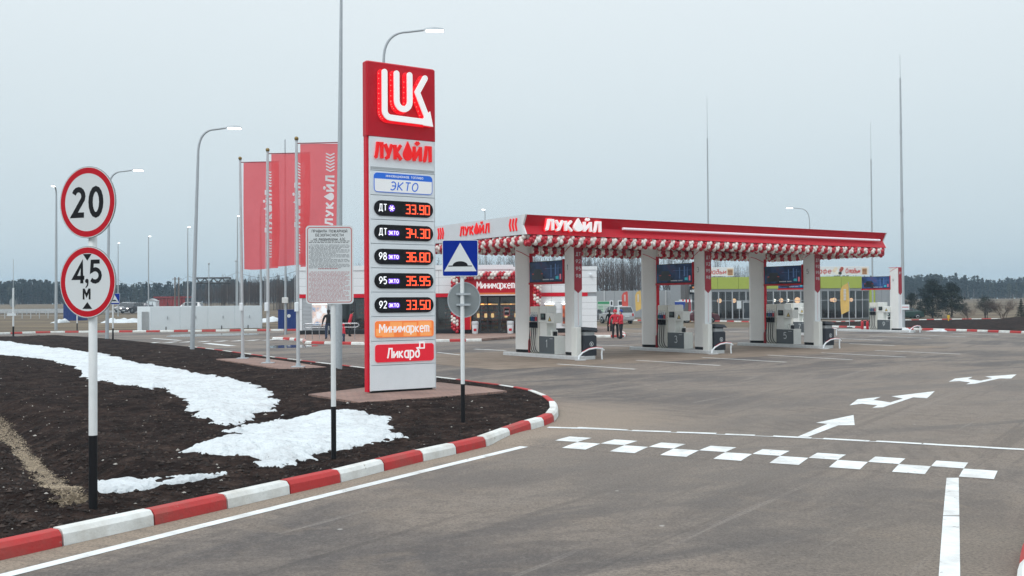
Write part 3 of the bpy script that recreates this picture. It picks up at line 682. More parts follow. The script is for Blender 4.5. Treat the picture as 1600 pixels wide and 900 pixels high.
kerb8 = structure('kerb'); kerb_run([G(1584, 945).xy, G(1589, 900).xy, G(1598, 861).xy, G(1609, 828).xy, G(1640, 790).xy, G(1700, 760).xy], False, False, kerb8)
mb = MB(); pr = [G(1584, 945).xy, G(1589, 900).xy, G(1598, 861).xy, G(1609, 828).xy, G(1640, 790).xy, G(1700, 760).xy]
mb.slab([tuple(p+Vector((.1, -.02))) for p in pr][::-1]+[(4.6, 4), (12, 4), (12, 12)], soil, lambda a, b, c: (a, b, c), .01, .12); mb.build('soil_bed', kind='structure')
# --- soil bank between the two right-hand kerbs
gy = np.linspace(0, 1, 60); gx = np.linspace(0, 1, 160); Bx = np.zeros((60, 160)); By = Bx.copy()
ra = resample(r1+[r1[-1]+(r1[-1]-r1[-2]).normalized()*14], .4); rb = resample([Vector((r1[0].x+.5, 96))]+R2+[R2[-1]+Vector((25, 0))], .4)
for j, g in enumerate(gx):
    a = ra[int(g*(len(ra)-1))]; b = rb[int(g*(len(rb)-1))]
    for i, q in enumerate(gy): p = a.lerp(b, q); Bx[i, j], By[i, j] = p
e = np.sin(np.clip(gy, 0, 1)*math.pi)[:, None]
mound = np.exp(-((gx-.74)/.16)**2)[None, :]*np.exp(-((gy-.30)/.22)**2)[:, None]*.95+np.exp(-((gx-.55)/.1)**2)[None, :]*np.exp(-((gy-.4)/.3)**2)[:, None]*.35
Bz = .13*np.minimum(e*4, 1)+mound+.16*vnoise(Bx, By, 1.6, 31)*e+.08*vnoise(Bx, By, .5, 32)*e
grid_mesh('soil_bank', Bx, By, Bz, np.ones((59, 159), bool), soil, kind='structure', smooth=False)
for (x0, x1, py, d_) in ((1438, 1486, 513.2, 1.0), (1380, 1402, 512, 1.2), (1402, 1420, 511.5, 1.0)):
    a = G(x0, py, .2); b = G(x1, py, .2); n_ = 40
    sx_, sy_ = np.meshgrid(np.linspace(0, 1, n_), np.linspace(-1, 1, 14)); X_ = a.x+(b.x-a.x)*sx_; Y_ = a.y+(b.y-a.y)*sx_+sy_*d_
    Z_ = -.02+(.30*np.sin(sx_*math.pi)**.5*(1-sy_**2)+.3*vnoise(X_, Y_, .7, 41)+.15*vnoise(X_, Y_, .25, 42))*np.minimum(np.sin(sx_*math.pi)*3, 1)*(1-sy_**2)-.1
    grid_mesh('snow_heap', X_, Y_, Z_, np.ones((13, n_-1), bool), snow, kind='stuff')
# --- forecourt slab under the canopy
CO = Vector((.571, 37.57)); CA = R(33.8); CU = Vector((math.cos(CA), math.sin(CA))); CV = Vector((-math.sin(CA), math.cos(CA)))
def CP(u, v): p = CO+CU*u+CV*v; return (p.x, p.y)
tanc = ramp_mat('tan_forecourt_concrete', [(.3, (.17, .135, .105)), (.5, (.235, .185, .145)), (.7, (.28, .225, .18))], scale=(1, 1, 1), nscale=.9, bump=.3, bscale=60, rough=.8)
mb = MB(); mb.flat([CP(-2.6, -1.9), CP(23.5, -1.9), CP(23.5, 8.8), CP(-2.6, 8.8)], tanc, c=.004); mb.build('forecourt_slab', kind='structure')
mb = MB(); mb.flat([CP(21.5, 26.5), CP(34, 26.5), CP(34, 36.5), CP(21.5, 36.5)], tanc, c=.004); mb.build('forecourt_slab', kind='structure')
# --- markings (sheets 4 mm proud)
def gpts(pl, ox=0, oy=0, s=1): return [tuple(G(ox+a/s, oy+b/s).xy) for a, b in pl]
gpf = lambda a, b, c: (a, b, c)
def marking(name, pts, c=.004, parent=None): mb = MB(); mb.flat(pts, paint_l, gpf, c); return mb.build(name, parent, kind=None if parent else 'structure')
def line(name, a, b, wd, c=.0045):
    mb = MB(); P = [G(*a).xy, G(*b).xy]; d = (P[1]-P[0]).normalized(); n_ = Vector((-d.y, d.x))*wd/2
    mb.flat([tuple(P[0]-n_), tuple(P[1]-n_), tuple(P[1]+n_), tuple(P[0]+n_)], paint_l, gpf, c); mb.build(name, kind='structure')
mb = MB(); P = [G(*p).xy for p in ((-60, 917), (10, 899), (300, 826), (500, 776.5), (700, 727), (819, 698))]; d_ = .075
L_ = []; Rr = []
for i, p in enumerate(P):
    d = (P[min(i+1, 5)]-P[max(i-1, 0)]).normalized(); L_.append(tuple(p+Vector((-d.y, d.x))*d_)); Rr.append(tuple(p-Vector((-d.y, d.x))*d_))
mb.flat(Rr+L_[::-1], paint_l, gpf, .0045); mb.build('edge_line', kind='structure')
marking('lane_line', gpts([(1479, 747), (1498, 747), (1499, 806), (1473.5, 806)])); marking('lane_line', gpts([(1473.5, 807), (1499, 807), (1501, 950), (1463, 950)]))
marking('road_arrow', gpts([(815, 272), (850, 273), (955, 233), (1012, 232), (1008, 197), (878, 224), (918, 228)], 880, 560, 2.222))
marking('road_arrow', gpts([(1055, 147), (1080, 128), (1152, 121), (1130, 130), (1182, 138), (1222, 126), (1186, 119), (1321, 103), (1297, 125), (1254, 122), (1160, 153), (1126, 155), (1142, 147), (1094, 142)], 800, 560, 2))
marking('road_arrow', gpts([(1365, 73), (1385, 63), (1440, 58), (1424, 65), (1465, 70), (1502, 62), (1478, 57), (1577, 50), (1560, 63), (1524, 63), (1445, 80), (1420, 81), (1432, 75), (1398, 71)], 800, 560, 2))
for a, b, wd in (((871, 568.8), (992, 577), .13), ((994, 563), (1125, 571.2), .13), ((1097, 558.5), (1228, 566), .13), ((1199, 554.8), (1332, 562.3), .13), ((1283, 551.3), (1415, 558), .13), ((1367, 547.5), (1501, 553.3), .13),
                 ((1327, 537), (1398, 540.2), .15), ((1357, 524.8), (1454, 528.8), .15), ((1402, 522), (1509, 526.4), .15), ((1306, 528.5), (1379, 531.8), .15), ((742, 545.5), (790, 547.8), .22), ((683, 550.5), (719, 554.8), .14),
                 ((930, 539), (997, 541.6), .15), ((975, 520.2), (1035, 522), .15), ((1139, 517.8), (1171, 518.8), .15), ((1484, 520.5), (1560, 523.5), .15), ((238, 528.7), (282, 532), .3), ((322, 536.5), (363, 540.5), .5)):
    line('bay_line', a, b, wd)
wet = mat('standing_water', (.05, .05, .05), .04, var=0, spec=.9)
for pl_ in ([(262, 523.5), (300, 522), (352, 521), (398, 520.6), (404, 522.6), (350, 524.6), (300, 526), (268, 526)], [(420, 541), (470, 538.5), (500, 540), (470, 543.5), (430, 544)]):
    mb = MB(); q = resample([G(*p).xy for p in pl_+pl_[:1]], .6)[:-1]; mb.flat([(p.x+.25*math.sin(p.x*2.1), p.y+.3*math.sin(p.x*1.3+p.y)) for p in q], wet, gpf, .0035); mb.build('puddle', kind='structure')
# --- raised road hump and its chequered paint
hump = structure('speed_bump'); M0 = G(902.3, 691.1, .03).xy; ME = G(1506, 732.5, .03).xy; ax = (ME-M0).normalized(); cellL = (ME-M0).length/14; cr_ = Vector((-ax.y, ax.x))
hw = .95; nseg = 12; Ls = -3.2; Le = (ME-M0).length+3.0; mb = MB(); v = []; prof = [(-hw+2*hw*i/nseg) for i in range(nseg+1)]
def bump_h(o): return .034*max(0, math.cos(o/hw*math.pi/2))**.8
for s_ in (Ls, Ls+.6, Le-.6, Le):
    for o in prof:
        p = M0+ax*s_+cr_*(o+.35); v.append((p.x, p.y, (bump_h(o) if s_ in (Ls+.6, Le-.6) else 0)+.0015))
mb.add(v, [(r_*(nseg+1)+i, (r_+1)*(nseg+1)+i, (r_+1)*(nseg+1)+i+1, r_*(nseg+1)+i+1) for r_ in range(3) for i in range(nseg)], asph, True)
mb.build('hump', hump)
def bquad(s0, s1, o0, o1):
    mb = MB(); v = []; n_ = 4
    for i in range(n_+1):
        o = o0+(o1-o0)*i/n_
        for s_ in (s0, s1): p = M0+ax*s_+cr_*o; v.append((p.x, p.y, bump_h(o-.35)+.0055))
    mb.add(v, [(2*i, 2*i+1, 2*i+3, 2*i+2) for i in range(n_)], paint_l); mb.build('paint_square', hump)
dA = (G(918.9, 684.6, .03).xy-M0); rowd = abs(dA.dot(cr_)); dB = (G(889.5, 698.6, .03).xy-M0); rowb = abs(dB.dot(cr_))
for k_ in range(8):
    bquad((2*k_-1)*cellL, (2*k_)*cellL, .005, rowd); bquad((2*k_)*cellL, (2*k_+1)*cellL, -rowb, -.005)
for a0, a1, pa, pb in ((866, 904, 668.3, 669.4), (911, 970, 669, 672), (998, 1037, 673.4, 674.8), (1068, 1108, 676.3, 677.6), (1144, 1168, 679.3, 680.2), (1219, 1256, 682.6, 684.4), (1298, 1346, 686.3, 688.9), (1381, 1427, 690.6, 693.2), (1455, 1516, 694.6, 698.2), (1517, 1562, 698.2, 700.9), (1564, 1640, 700.9, 705)):
    a = G(a0, pa).xy; b = G(a1, pb).xy; d = (b-a).normalized(); n_ = Vector((-d.y, d.x))*.085; a = a-d*.12; b = b+d*.12
    kd = (kd if 'kd' in globals() else 0)+1; marking('dash_line', [tuple(a-n_), tuple(b-n_), tuple(b+n_), tuple(a+n_)], .006 if kd % 2 else .0078)
line('stop_line', (866, 668.4), (1250, 684.1), .05, .0045); line('stop_line', (1251, 684.15), (1640, 705), .05, .0045)
# far hump on the other entry, seen edge on
for k_ in range(11):
    x0 = 226+k_*26.5-(4 if k_ > 5 else 0); yb = 536-(k_)*.62
    marking('paint_square', gpts([(x0, yb+.6), (x0+14, yb-.7), (x0+26, yb-1.4), (x0+15, yb+.2)]), .012)
# ================================================================ ROAD SIGNS IN FRONT
def disc(mb, cx, cz, r, m, pf, c0, c1, n=40):
    mb.slab([(cx+r*math.cos(2*math.pi*i/n), cz+r*math.sin(2*math.pi*i/n)) for i in range(n)], m, pf, c0, c1)
def round_sign(parent, zc, r, name='round_plate', y=-.06):
    mb = MB(); pf = front(y); disc(mb, 0, zc, r, grey_sign, pf, 0, .012); disc(mb, 0, zc, r*.985, sign_w, pf, .012, .0135)
    p = mb.build(name, parent)
    mb = MB(); mb.strip([(r*.885*math.cos(2*math.pi*i/48), zc+r*.885*math.sin(2*math.pi*i/48)) for i in range(48)], r*.16, sign_r, pf, .0136, .0142, closed=True)
    mb.build('red_ring', p); return p, pf
def clamp(parent, z, y=0.0, wd=.2):
    mb = MB(); mb.box(-wd/2, wd/2, y-.005, y+.02, z-.02, z+.02, galv); mb.tube([(-.055, y+.02, z), (-.055, y+.09, z), (.055, y+.09, z), (.055, y+.02, z)], .012, galv, 6); mb.build('clamp', parent)
Yp = 10.6
b0 = D(145.5, 782, Yp); ps = b0.copy(); t0 = thing('road_sign', 'nearest white post with two round signs, 20 above 4,5 M', 'road sign', ps, R(-21.9))
topz = HZ(ps, 300)-ps.z; zb = HZ(ps, 680)-ps.z
mb = MB(); mb.lathe([(.043, zb), (.043, topz), (.03, topz+.01)], pole_w, 20); mb.build('post', t0)
mb = MB(); mb.lathe([(.0435, -.25), (.0435, zb)], black_p, 20); mb.build('painted_foot', t0, label='black painted lower part of the post')
zc1 = HZ(ps, 317)-ps.z; zc2 = HZ(ps, 441)-ps.z; rr = 56*Yp/1600*1.0
for zc, kind in ((zc1, 0), (zc2, 1)):
    p, pf = round_sign(t0, zc, rr, y=-.062); clamp(t0, zc+.12, -.06); clamp(t0, zc-.12, -.06)
    p['label'] = ('upper plate reading 20', 'lower plate reading 4,5 M between two black triangles')[kind]
    mb = MB()
    if kind == 0: letters(mb, '20', -.185, zc-.135, .27, .205, sign_k, pf, .0142, .0150, width=.37, gap=.22)
    else:
        letters(mb, '4', -.175, zc-.012, .205, .205, sign_k, pf, .0142, .0150, width=.135); disc(mb, -.006, zc+.012, .023, sign_k, pf, .0142, .0152, 14); mb.slab([(-.002, zc-.004), (.017, zc+.006), (.010, zc-.035), (-.020, zc-.062), (-.024, zc-.054), (-.006, zc-.030)][::-1], sign_k, pf, .0142, .0155)
        letters(mb, '5', .048, zc+.004, .205, .205, sign_k, pf, .0142, .0150, width=.125)
        letters(mb, 'М', -.050, zc-.178, .112, .20, sign_k, pf, .0142, .0150)
        mb.flat([(-.058, zc+.29), (.058, zc+.29), (0, zc+.22)][::-1], sign_k, pf, .015); mb.flat([(-.065, zc-.275), (.065, zc-.275), (0, zc-.205)], sign_k, pf, .015)
    mb.build('lettering', p)
# fire rules board
Yb = 13.9; pb = D(521.5, 712, Yb); t = thing('notice_board', 'white fire safety notice board on a thin post standing at the end of the snow', 'notice board', pb, R(6))
zt = HZ(pb, 353)-pb.z; zbm = HZ(pb, 475)-pb.z; zk = HZ(pb, 635)-pb.z
mb = MB(); mb.lathe([(.034, zk), (.034, zt-.1)], pole_w, 18); mb.build('post', t)
mb = MB(); mb.lathe([(.0345, -.25), (.0345, zk)], black_p, 18); mb.build('painted_foot', t, label='black painted lower part of the post')
bw = .318; xo = -.04; pf = front(-.045, xo); mb = MB(); mb.slab(rrect(-bw, bw, zbm, zt, .05), sign_w, pf, 0, .006); pl = mb.build('plate', t)
mb = MB(); q = rrect(-bw+.025, bw-.025, zbm+.025, zt-.025, .035); mb.strip(q, .009, red_k, pf, .006, .0072, closed=True); mb.build('red_border', pl)
mb = MB(); H_ = zt-zbm; z = zt-.075
for s_, wd in (('ПРАВИЛА ПОЖАРНОЙ', .47), ('БЕЗОПАСНОСТИ', .37), ('на территории АЗС', .42)):
    hgt = .033 if s_[0] != 'н' else .030
    letters(mb, s_, -wd/2-.0, z-hgt*.5, hgt, .15, sign_k, pf, .006, .0072, width=wd); z -= .053
rs = np.random.RandomState(3)
def fake_lines(mb, z0, n, dz, m, hgt=.0085, last=.5):
    z = z0
    for i in range(n):
        x = -bw+.045+(.02 if i % 4 == 0 else 0); end = bw-.05 if (i % 4 != 3) else bw-.05-(.5*rs.rand())*.5
        while x < end-.02:
            wl = .012+.045*rs.rand(); wl = min(wl, end-x); k = x
            while k < x+wl-.003:                                         # individual letter strokes of a word
                mb.box(xo+k, xo+k+.0042, -.0522, -.0512, z, z+hgt*(.8+.4*rs.rand()), m); k += .0072
            x += wl+.009
        z -= dz
fake_lines(mb, z+.02, 2, .021, sign_k, .011); fake_lines(mb, z-.032, 20, .0163, mat('grey_print', (.09, .10, .12), .6, var=0)); mb.build('black_text', pl)
mb = MB(); rp = mat('red_print', (.45, .08, .1), .6, var=0)
for k in range(12): mb.box(xo-.15+k*.022, xo-.15+k*.022+.013, -.0522, -.0512, zbm+H_*.445, zbm+H_*.445+.012, rp)
fake_lines(mb, zbm+H_*.405, 24, .0168, rp); mb.build('red_text', pl)
# speed hump warning sign with a turned round sign below
Ys = 18.0; pp = D(723.5, 655, Ys); t = thing('road_sign', 'blue square speed hump sign above the grey back of a round sign', 'road sign', pp, R(1))
zk = HZ(pp, 600)-pp.z; zs0 = HZ(pp, 432)-pp.z; zs1 = HZ(pp, 375)-pp.z
mb = MB(); mb.lathe([(.036, zk), (.036, zs1-.02)], pole_w, 18); mb.build('post', t)
mb = MB(); mb.lathe([(.0365, -.25), (.0365, zk)], black_p, 18); mb.build('painted_foot', t, label='black painted lower part of the post')
def hump_plate(t, z0, z1, hw, xo=0, y=-.045, s=1):
    pf = front(y, xo); mb = MB(); mb.slab(rrect(-hw, hw, z0, z1, .03*s), sign_w, pf, 0, .012*s); p = mb.build('square_plate', t)
    mb = MB(); mb.slab(rrect(-hw*.965, hw*.965, z0+.012*s, z1-.012*s, .025*s), sign_b, pf, .012*s, .0125*s); mb.build('blue_face', p)
    h = z1-z0; mb = MB(); mb.flat([(-hw*.9, z0+h*.14), (hw*.9, z0+h*.14), (0, z0+h*.92)], sign_w, pf, .0135*s); mb.build('white_triangle', p)
    mb = MB(); pts = [(-hw*.66, z0+h*.27), (hw*.66, z0+h*.27), (hw*.66, z0+h*.295)]+[(hw*.42*math.cos(R(a)), z0+h*.30+h*.115*math.sin(R(a))) for a in range(0, 181, 15)]+[(-hw*.66, z0+h*.295)]
    mb.flat(pts, sign_k, pf, .0148*s); mb.build('hump_symbol', p)
hump_plate(t, zs0, zs1, .315, -.03)
zr = HZ(pp, 468.5)-pp.z; mb = MB(); pf = lambda a, b, c: (.03+a*.92, .055+a*.28-c*.9, b)
disc(mb, 0, zr, .315, grey_sign, pf, -.008, .0, 40); mb.strip([(.305*math.cos(2*math.pi*i/40), zr+.305*math.sin(2*math.pi*i/40)) for i in range(40)], .02, galv, pf, .0, .012, closed=True); p = mb.build('round_plate', t, label='grey unpainted back of the round sign')
for dz in (.10, -.085):
    mb = MB(); mb.box(-.07, .13, -.045, .045, zr+dz-.018, zr+dz+.018, galv); mb.tube([(-.09, -.03, zr+dz), (-.09, .03, zr+dz)], .018, galv, 8); mb.tube([(.13, -.02, zr+dz), (.13, .05, zr+dz)], .02, galv, 8); mb.build('clamp', t)
# ================================================================ PRICE PYLON
PL = G(578, 614.5, .195); pyl = thing('price_pylon', 'tall red and white petrol price pylon with lit red prices', 'price sign', PL, CA)
def zp(y): return HZ(PL, y)-PL.z
W = 1.733; T = .17
ys = [94.5, 212, 265.5, 304, 342.3, 380.3, 418.5, 456.5, 495, 533.5, 571.6, 611.5]; zz = [zp(y) for y in ys]
mb = MB(); mb.box(.06, W-.06, .04, T-.03, -.05, zp(606), dark_m); mb.build('plinth', pyl)
mb = MB(); mb.bbox(.02, W-.005, .03, T-.02, zz[-1], zz[0]-.06, white_p, .01); mb.build('core', pyl)
mb = MB(); mb.bbox(-.055, -.0, .0, T, zz[-1]-.02, zz[1]+.03, red_b, .012); mb.build('edge_strip', pyl); mb = MB(); mb.bbox(0.0, .03, -.03, .03, zz[-1], zz[1]-.01, white_p, .005); mb.build('corner_trim', pyl)
mb = MB(); mb.bbox(W-.0, W+.02, .0, T, zz[-1]-.02, zz[1]-.01, white_p, .008); mb.build('edge_strip', pyl)
mb = MB(); mb.bbox(-.07, W+.025, -.035, T+.02, zz[1], zz[0], red_p, .03); lb_ = mb.build('logo_box', pyl)
pf = front(-.036); hh = zz[0]-zz[1]
def LG(x, v): return (x*W-.085, zz[0]-v*hh)
sL = [LG(.235, .15), LG(.235, .62)]+[(LG(.235, 0)[0]+.15*(1-math.cos(R(a))), LG(0, .665)[1]-.15*math.sin(R(a))) for a in (0, 22, 45, 67, 90)]+[LG(.88, .762)]
sU = [LG(.415, .15), LG(.415, .5)]+arc(LG(.514, 0)[0], LG(0, .51)[1], .172, .19, 180, 360, 10)+[LG(.613, .15)]
sK = [LG(.85, .165), LG(.73, .37), LG(.885, .71)]
def emblem(mb, m, c0, c1, wd, dx=0, dz=0):
    for q in (sL, sU, sK):
        q = [(a+dx, b+dz) for a, b in q]; mb.strip(q, wd, m, pf, c0, c1)
    for q in (sL[0], sU[0], sU[-1], sK[0]): disc(mb, q[0]+dx, q[1]+dz, wd/2, m, pf, c0, c1+.0006, 16)
    mb.slab([LG(.82, .715), LG(.925, .61), LG(.97, .815), LG(.82, .808)], m, pf, c0, c1+.0009) if wd < .2 else None
mb = MB(); emblem(mb, glow_red, .0, .012, .19, -.02, -.01); mb.build('emblem_backlight', lb_)
mb = MB(); emblem(mb, glow_red, .014, .13, .13); mb.build('emblem_side', lb_)
mb = MB(); emblem(mb, neon_wht, .131, .165, .138); mb.build('emblem_face', lb_)
mb = MB()
for q, n_ in ((sL, 1), (sU, 1), (sK, 1)):
    for i in range(len(q)-1):
        a, b = Vector(q[i]), Vector(q[i+1]); k = max(1, int((b-a).length/.105))
        for j in range(k):
            p_ = a.lerp(b, j/k); disc(mb, p_.x-.085, p_.y-.02, .013, mat('red_led_dot', (.8, .1, .1), .5, var=0, emit=(1, .15, .12), estr=1.6), pf, .013, .02, 6)
mb.build('led_dots', lb_, kind='stuff')
for i in range(1, 11):
    mb = MB(); mb.bbox(.03, W-.02, -.03, .028, zz[i+1]+.008, zz[i]-.008, white_p, .006); pan = mb.build('panel', pyl)
    a, b = zz[i+1], zz[i]; h = b-a; pf = front(-.031); mid = (a+b)/2
    if i == 1:
        mb = MB(); letters(mb, 'ЛУКОЙЛ', .13, a+h*.36, .34, .21, neon_red, pf, .0, .05, width=1.46, drop=True); mb.build('lettering', pan)
        mb = MB(); mb.box(.03, W-.02, -.036, -.0305, a+.03, a+.085, mat('grey_band', (.42, .45, .47), .5)); mb.build('grey_band', pan)
    elif i == 2:
        blu = mat('blue_logo', (.01, .10, .50), .4, var=0, emit=(.01, .13, .6), estr=.35); wl = mat('lit_white_face', (.8, .82, .84), .4, var=0, emit=(1, 1, 1), estr=.12)
        mb = MB(); mb.slab(rrect(.11, W-.08, a+.07, b-.05, .09), blu, pf, 0, .012); fc = mb.build('logo_plate', pan)
        mb = MB(); q = rrect(.125, W-.095, a+.085, b-.20, .07); q = [(x, min(z, b-.19)) for x, z in q]; mb.slab([(.125, b-.19), (.125, a+.15)]+[(x, z) for x, z in rrect(.125, W-.095, a+.085, b-.15, .07) if z < a+.16 and x < .5][::1]+[(x, z) for x, z in rrect(.125, W-.095, a+.085, b-.15, .07)[:7]]+[(W-.095, b-.19)], wl, pf, .012, .014); mb.build('white_field', fc)
        mb = MB(); letters(mb, 'ЭКТО', .52, a+.135, .19, .14, blu, pf, .014, .017, width=.72, shear=.18); letters(mb, 'инновационное топливо'.upper(), .42, b-.14, .048, .17, wl, pf, .013, .016, width=.98); mb.build('lettering', fc)
    elif 3 <= i <= 7:
        mb = MB(); mb.slab(rrect(.11, W-.07, mid-.195, mid+.165, .178, 8), black_p, pf, 0, .02); ov = mb.build('display', pan)
        nm, pr = [('ДТ', '33.90'), ('ДТ', '34.30'), ('98', '36.80'), ('95', '35.95'), ('92', '33.50')][i-3]; zc = mid-.012
        mb = MB(); letters(mb, nm, .23, zc-.06 if nm == 'ДТ' else zc-.075, .145 if nm == 'ДТ' else .16, .13, led_wht, pf, .02, .024, width=.185 if nm != 'ДТ' else .20); mb.build('fuel_name', ov)
        mb = MB()
        if i == 3:
            disc(mb, .56, zc, .085, mat('violet_disc', (.1, .03, .4), .5, var=0, emit=(.16, .05, .8), estr=.6), pf, .02, .022, 16)
            for a_ in (0, 60, 120): mb.strip([(.56+.07*math.cos(R(a_)), zc+.07*math.sin(R(a_))), (.56-.07*math.cos(R(a_)), zc-.07*math.sin(R(a_)))], .018, mat('pale_violet_led', (.8, .7, 1), .5, var=0, emit=(.85, .75, 1), estr=1.2), pf, .022, .0245)
        else:
            mb.slab(rrect(.45, .76, zc-.075, zc+.05, .05), mat('violet_disc', (.1, .03, .4), .5, var=0, emit=(.16, .05, .8), estr=.6), pf, .02, .0215)
            letters(mb, 'ЭКТО', .475, zc-.05, .078, .17, mat('pale_violet_led', (.8, .7, 1), .5, var=0, emit=(.85, .75, 1), estr=1.2), pf, .0215, .024, width=.25)
        mb.build('fuel_mark', ov)
        mb = MB(); letters(mb, pr, .93, zc-.105, .20, .125, led_red, pf, .02, .026, seg=True, width=.63, gap=.15); mb.build('price_digits', ov)
    elif i == 8:
        orr = mat('orange_lit_plate', (.8, .2, .04), .4, var=0, emit=(1, .21, .04), estr=.3); orl = mat('orange_light_square', (.9, .35, .1), .4, var=0, emit=(1, .36, .12), estr=.3)
        mb = MB(); mb.slab(rrect(.12, W-.07, mid-.20, mid+.18, .06), orr, pf, 0, .02); pp_ = mb.build('shop_plate', pan)
        mb = MB()
        for x0, x1, z0, z1 in ((.14, .42, -.16, 0), (.5, .82, .02, .16), (.85, 1.2, -.18, .14), (1.25, 1.6, .0, .16), (.3, .6, -.19, -.06), (1.3, 1.6, -.18, -.05)): mb.box(x0, x1, -.0515, -.0512, mid+z0, mid+z1, orl)
        mb.build('square_pattern', pp_)
        mb = MB(); letters(mb, 'Минимаркет', .23, mid-.09, .20, .14, neon_wht, pf, .0215, .026, width=1.3, gap=.14); mb.build('lettering', pp_)
    elif i == 9:
        mb = MB(); mb.slab(rrect(.12, W-.07, mid-.21, mid+.20, .07), mat('red_lit_plate', (.6, .01, .03), .4, var=0, emit=(1, .01, .03), estr=.25), pf, 0, .02); pp_ = mb.build('card_plate', pan)
        mb = MB(); letters(mb, 'Ликард', .42, mid-.12, .22, .16, neon_wht, pf, .02, .025, width=.85, gap=.14)
        mb.strip([(1.28, mid+.09), (1.40, mid+.09), (1.40, mid+.22), (1.28, mid+.22)], .03, neon_wht, pf, .02, .027, closed=True); mb.build('lettering', pp_)
# ================================================================ LAMP POSTS, MASTS
def bez(p0, p1, p2, n=10):
    return [(1-t)**2*p0+2*t*(1-t)*p1+t*t*p2 for t in [i/n for i in range(n+1)]]
def lamp_post(label, foot, Y=None, z0=0.0, bend=None, tip=None, r=.09, group='lamp posts round the station', dy=.2, headlen=.75):
    P = G(*foot, z0) if Y is None else D(foot[0], foot[1], Y)
    if Y is not None: P = Vector((P.x, P.y, float(gh(P.x, P.y))) if z0 is None else (P.x, P.y, z0))
    hb = HZ(P, bend[1])-P.z; topx = D(bend[0], bend[1], P.y).x-P.x; tz = HZ(P, tip[1])-P.z; tx = D(tip[0], tip[1], P.y).x-P.x
    t = thing('street_lamp', label, 'street lamp', P, 0, group)
    mb = MB(); mb.tube([(0, 0, -.2), (topx*.5, 0, hb*.5), (topx, 0, hb)], [r, r*.8, r*.55], galv, 10); mb.lathe([(r*2.2, 0), (r*2.2, .02)], galv, 12); mb.build('pole', t)
    a = Vector((topx, 0, hb)); b = Vector((tx, dy, tz)); c_ = Vector((topx, 0, tz-.02)); hx = (b-a); hx.z = 0; hx = hx.normalized() if hx.length > .05 else Vector((1, 0, 0))
    e = b-hx*headlen
    f_ = .40; m_ = Vector((topx+f_*(tx-topx), dy*f_, tz-.05-.045*abs(tx-topx)*(1-f_))); c_ = Vector((topx, 0, m_.z-.02)); mb = MB(); q_ = bez(a, c_, m_, 9)+[m_.lerp(e-Vector((0, 0, .03)), .5), e-Vector((0, 0, .03))]; mb.tube(q_, [r*.5]*7+[r*.42]*5, galv, 8); mb.build('arm', t)
    mb = MB(); ang = math.atan2(hx.y, hx.x); L = headlen
    v = []; prof = [(0, .05, .03), (.12, .11, .05), (.5*L, .15, .07), (.9*L, .12, .05), (L, .06, .02)]
    for s_, wd, ht in prof: v += [(s_, -wd, 0), (s_, wd, 0), (s_, wd*.6, ht*1.6), (s_, -wd*.6, ht*1.6)]
    f = [(i*4+j, i*4+(j+1) % 4, i*4+4+(j+1) % 4, i*4+4+j) for i in range(4) for j in range(4)]+[(3, 2, 1, 0), (16, 17, 18, 19)]
    mb.add(v, f, galv); hd = mb.build('lamp_head', t, e-Vector((0, 0, .03)), ang)
    mb = MB(); mb.slab(rrect(.1, L*.95, -.11, .11, .05), lamp_e, lambda a, b, c: (a, b, -c), .002, .055); mb.build('lens', hd)
    return t
lamp_post('tall grey lamp post with lit arm between the round signs and the flags', (300, 546.5), z0=.12, bend=(309.5, 243), tip=(376, 198.5), r=.115)
lamp_post('grey lamp post rising directly behind the round road signs', (167, 530), z0=.1, bend=(171, 292), tip=(223, 265), r=.12)
lamp_post('leftmost tall lamp post, its lamp head seen end on', (87.5, 517), z0=0, bend=(88, 306), tip=(94, 292.5), r=.14, dy=-1.6)
lamp_post('lamp post rising from behind the price pylon', (603, 556), z0=.15, bend=(599.5, 95), tip=(694, 45), r=.105, headlen=.85)
lamp_post('lamp post glowing through the left-hand red flag', (408, 514), z0=0, bend=(407, 345), tip=(423, 314), r=.13)
lamp_post('small lamp post above the end of the canopy roof on the right', (1266, 505), Y=101, z0=0, bend=(1265, 348), tip=(1229, 324), r=.09)
lamp_post('small lamp post above the grey end of the canopy', (758, 505), Y=97, z0=0, bend=(757.8, 334), tip=(755, 328), r=.08, dy=-1.2)
for lab, x, yb, x2, yt, Yd in (('first far lamp post right of the round signs', 184.5, 387, 189, 379.5, 149), ('second far lamp post, above the white tank wall left end', 232, 375, 237.5, 369, 136), ('third far lamp post, just left of the tallest grey lamp post', 293.3, 362, 299, 354.5, 119), ('fourth far lamp post, just left of the first flagpole', 371, 346, 377, 337.5, 107)):
    lamp_post(lab, (x, 480), Y=Yd, z0=None, bend=(x, yb), tip=(x2, yt), r=.10, group='lamp posts along the far road', dy=-.6, headlen=.6)
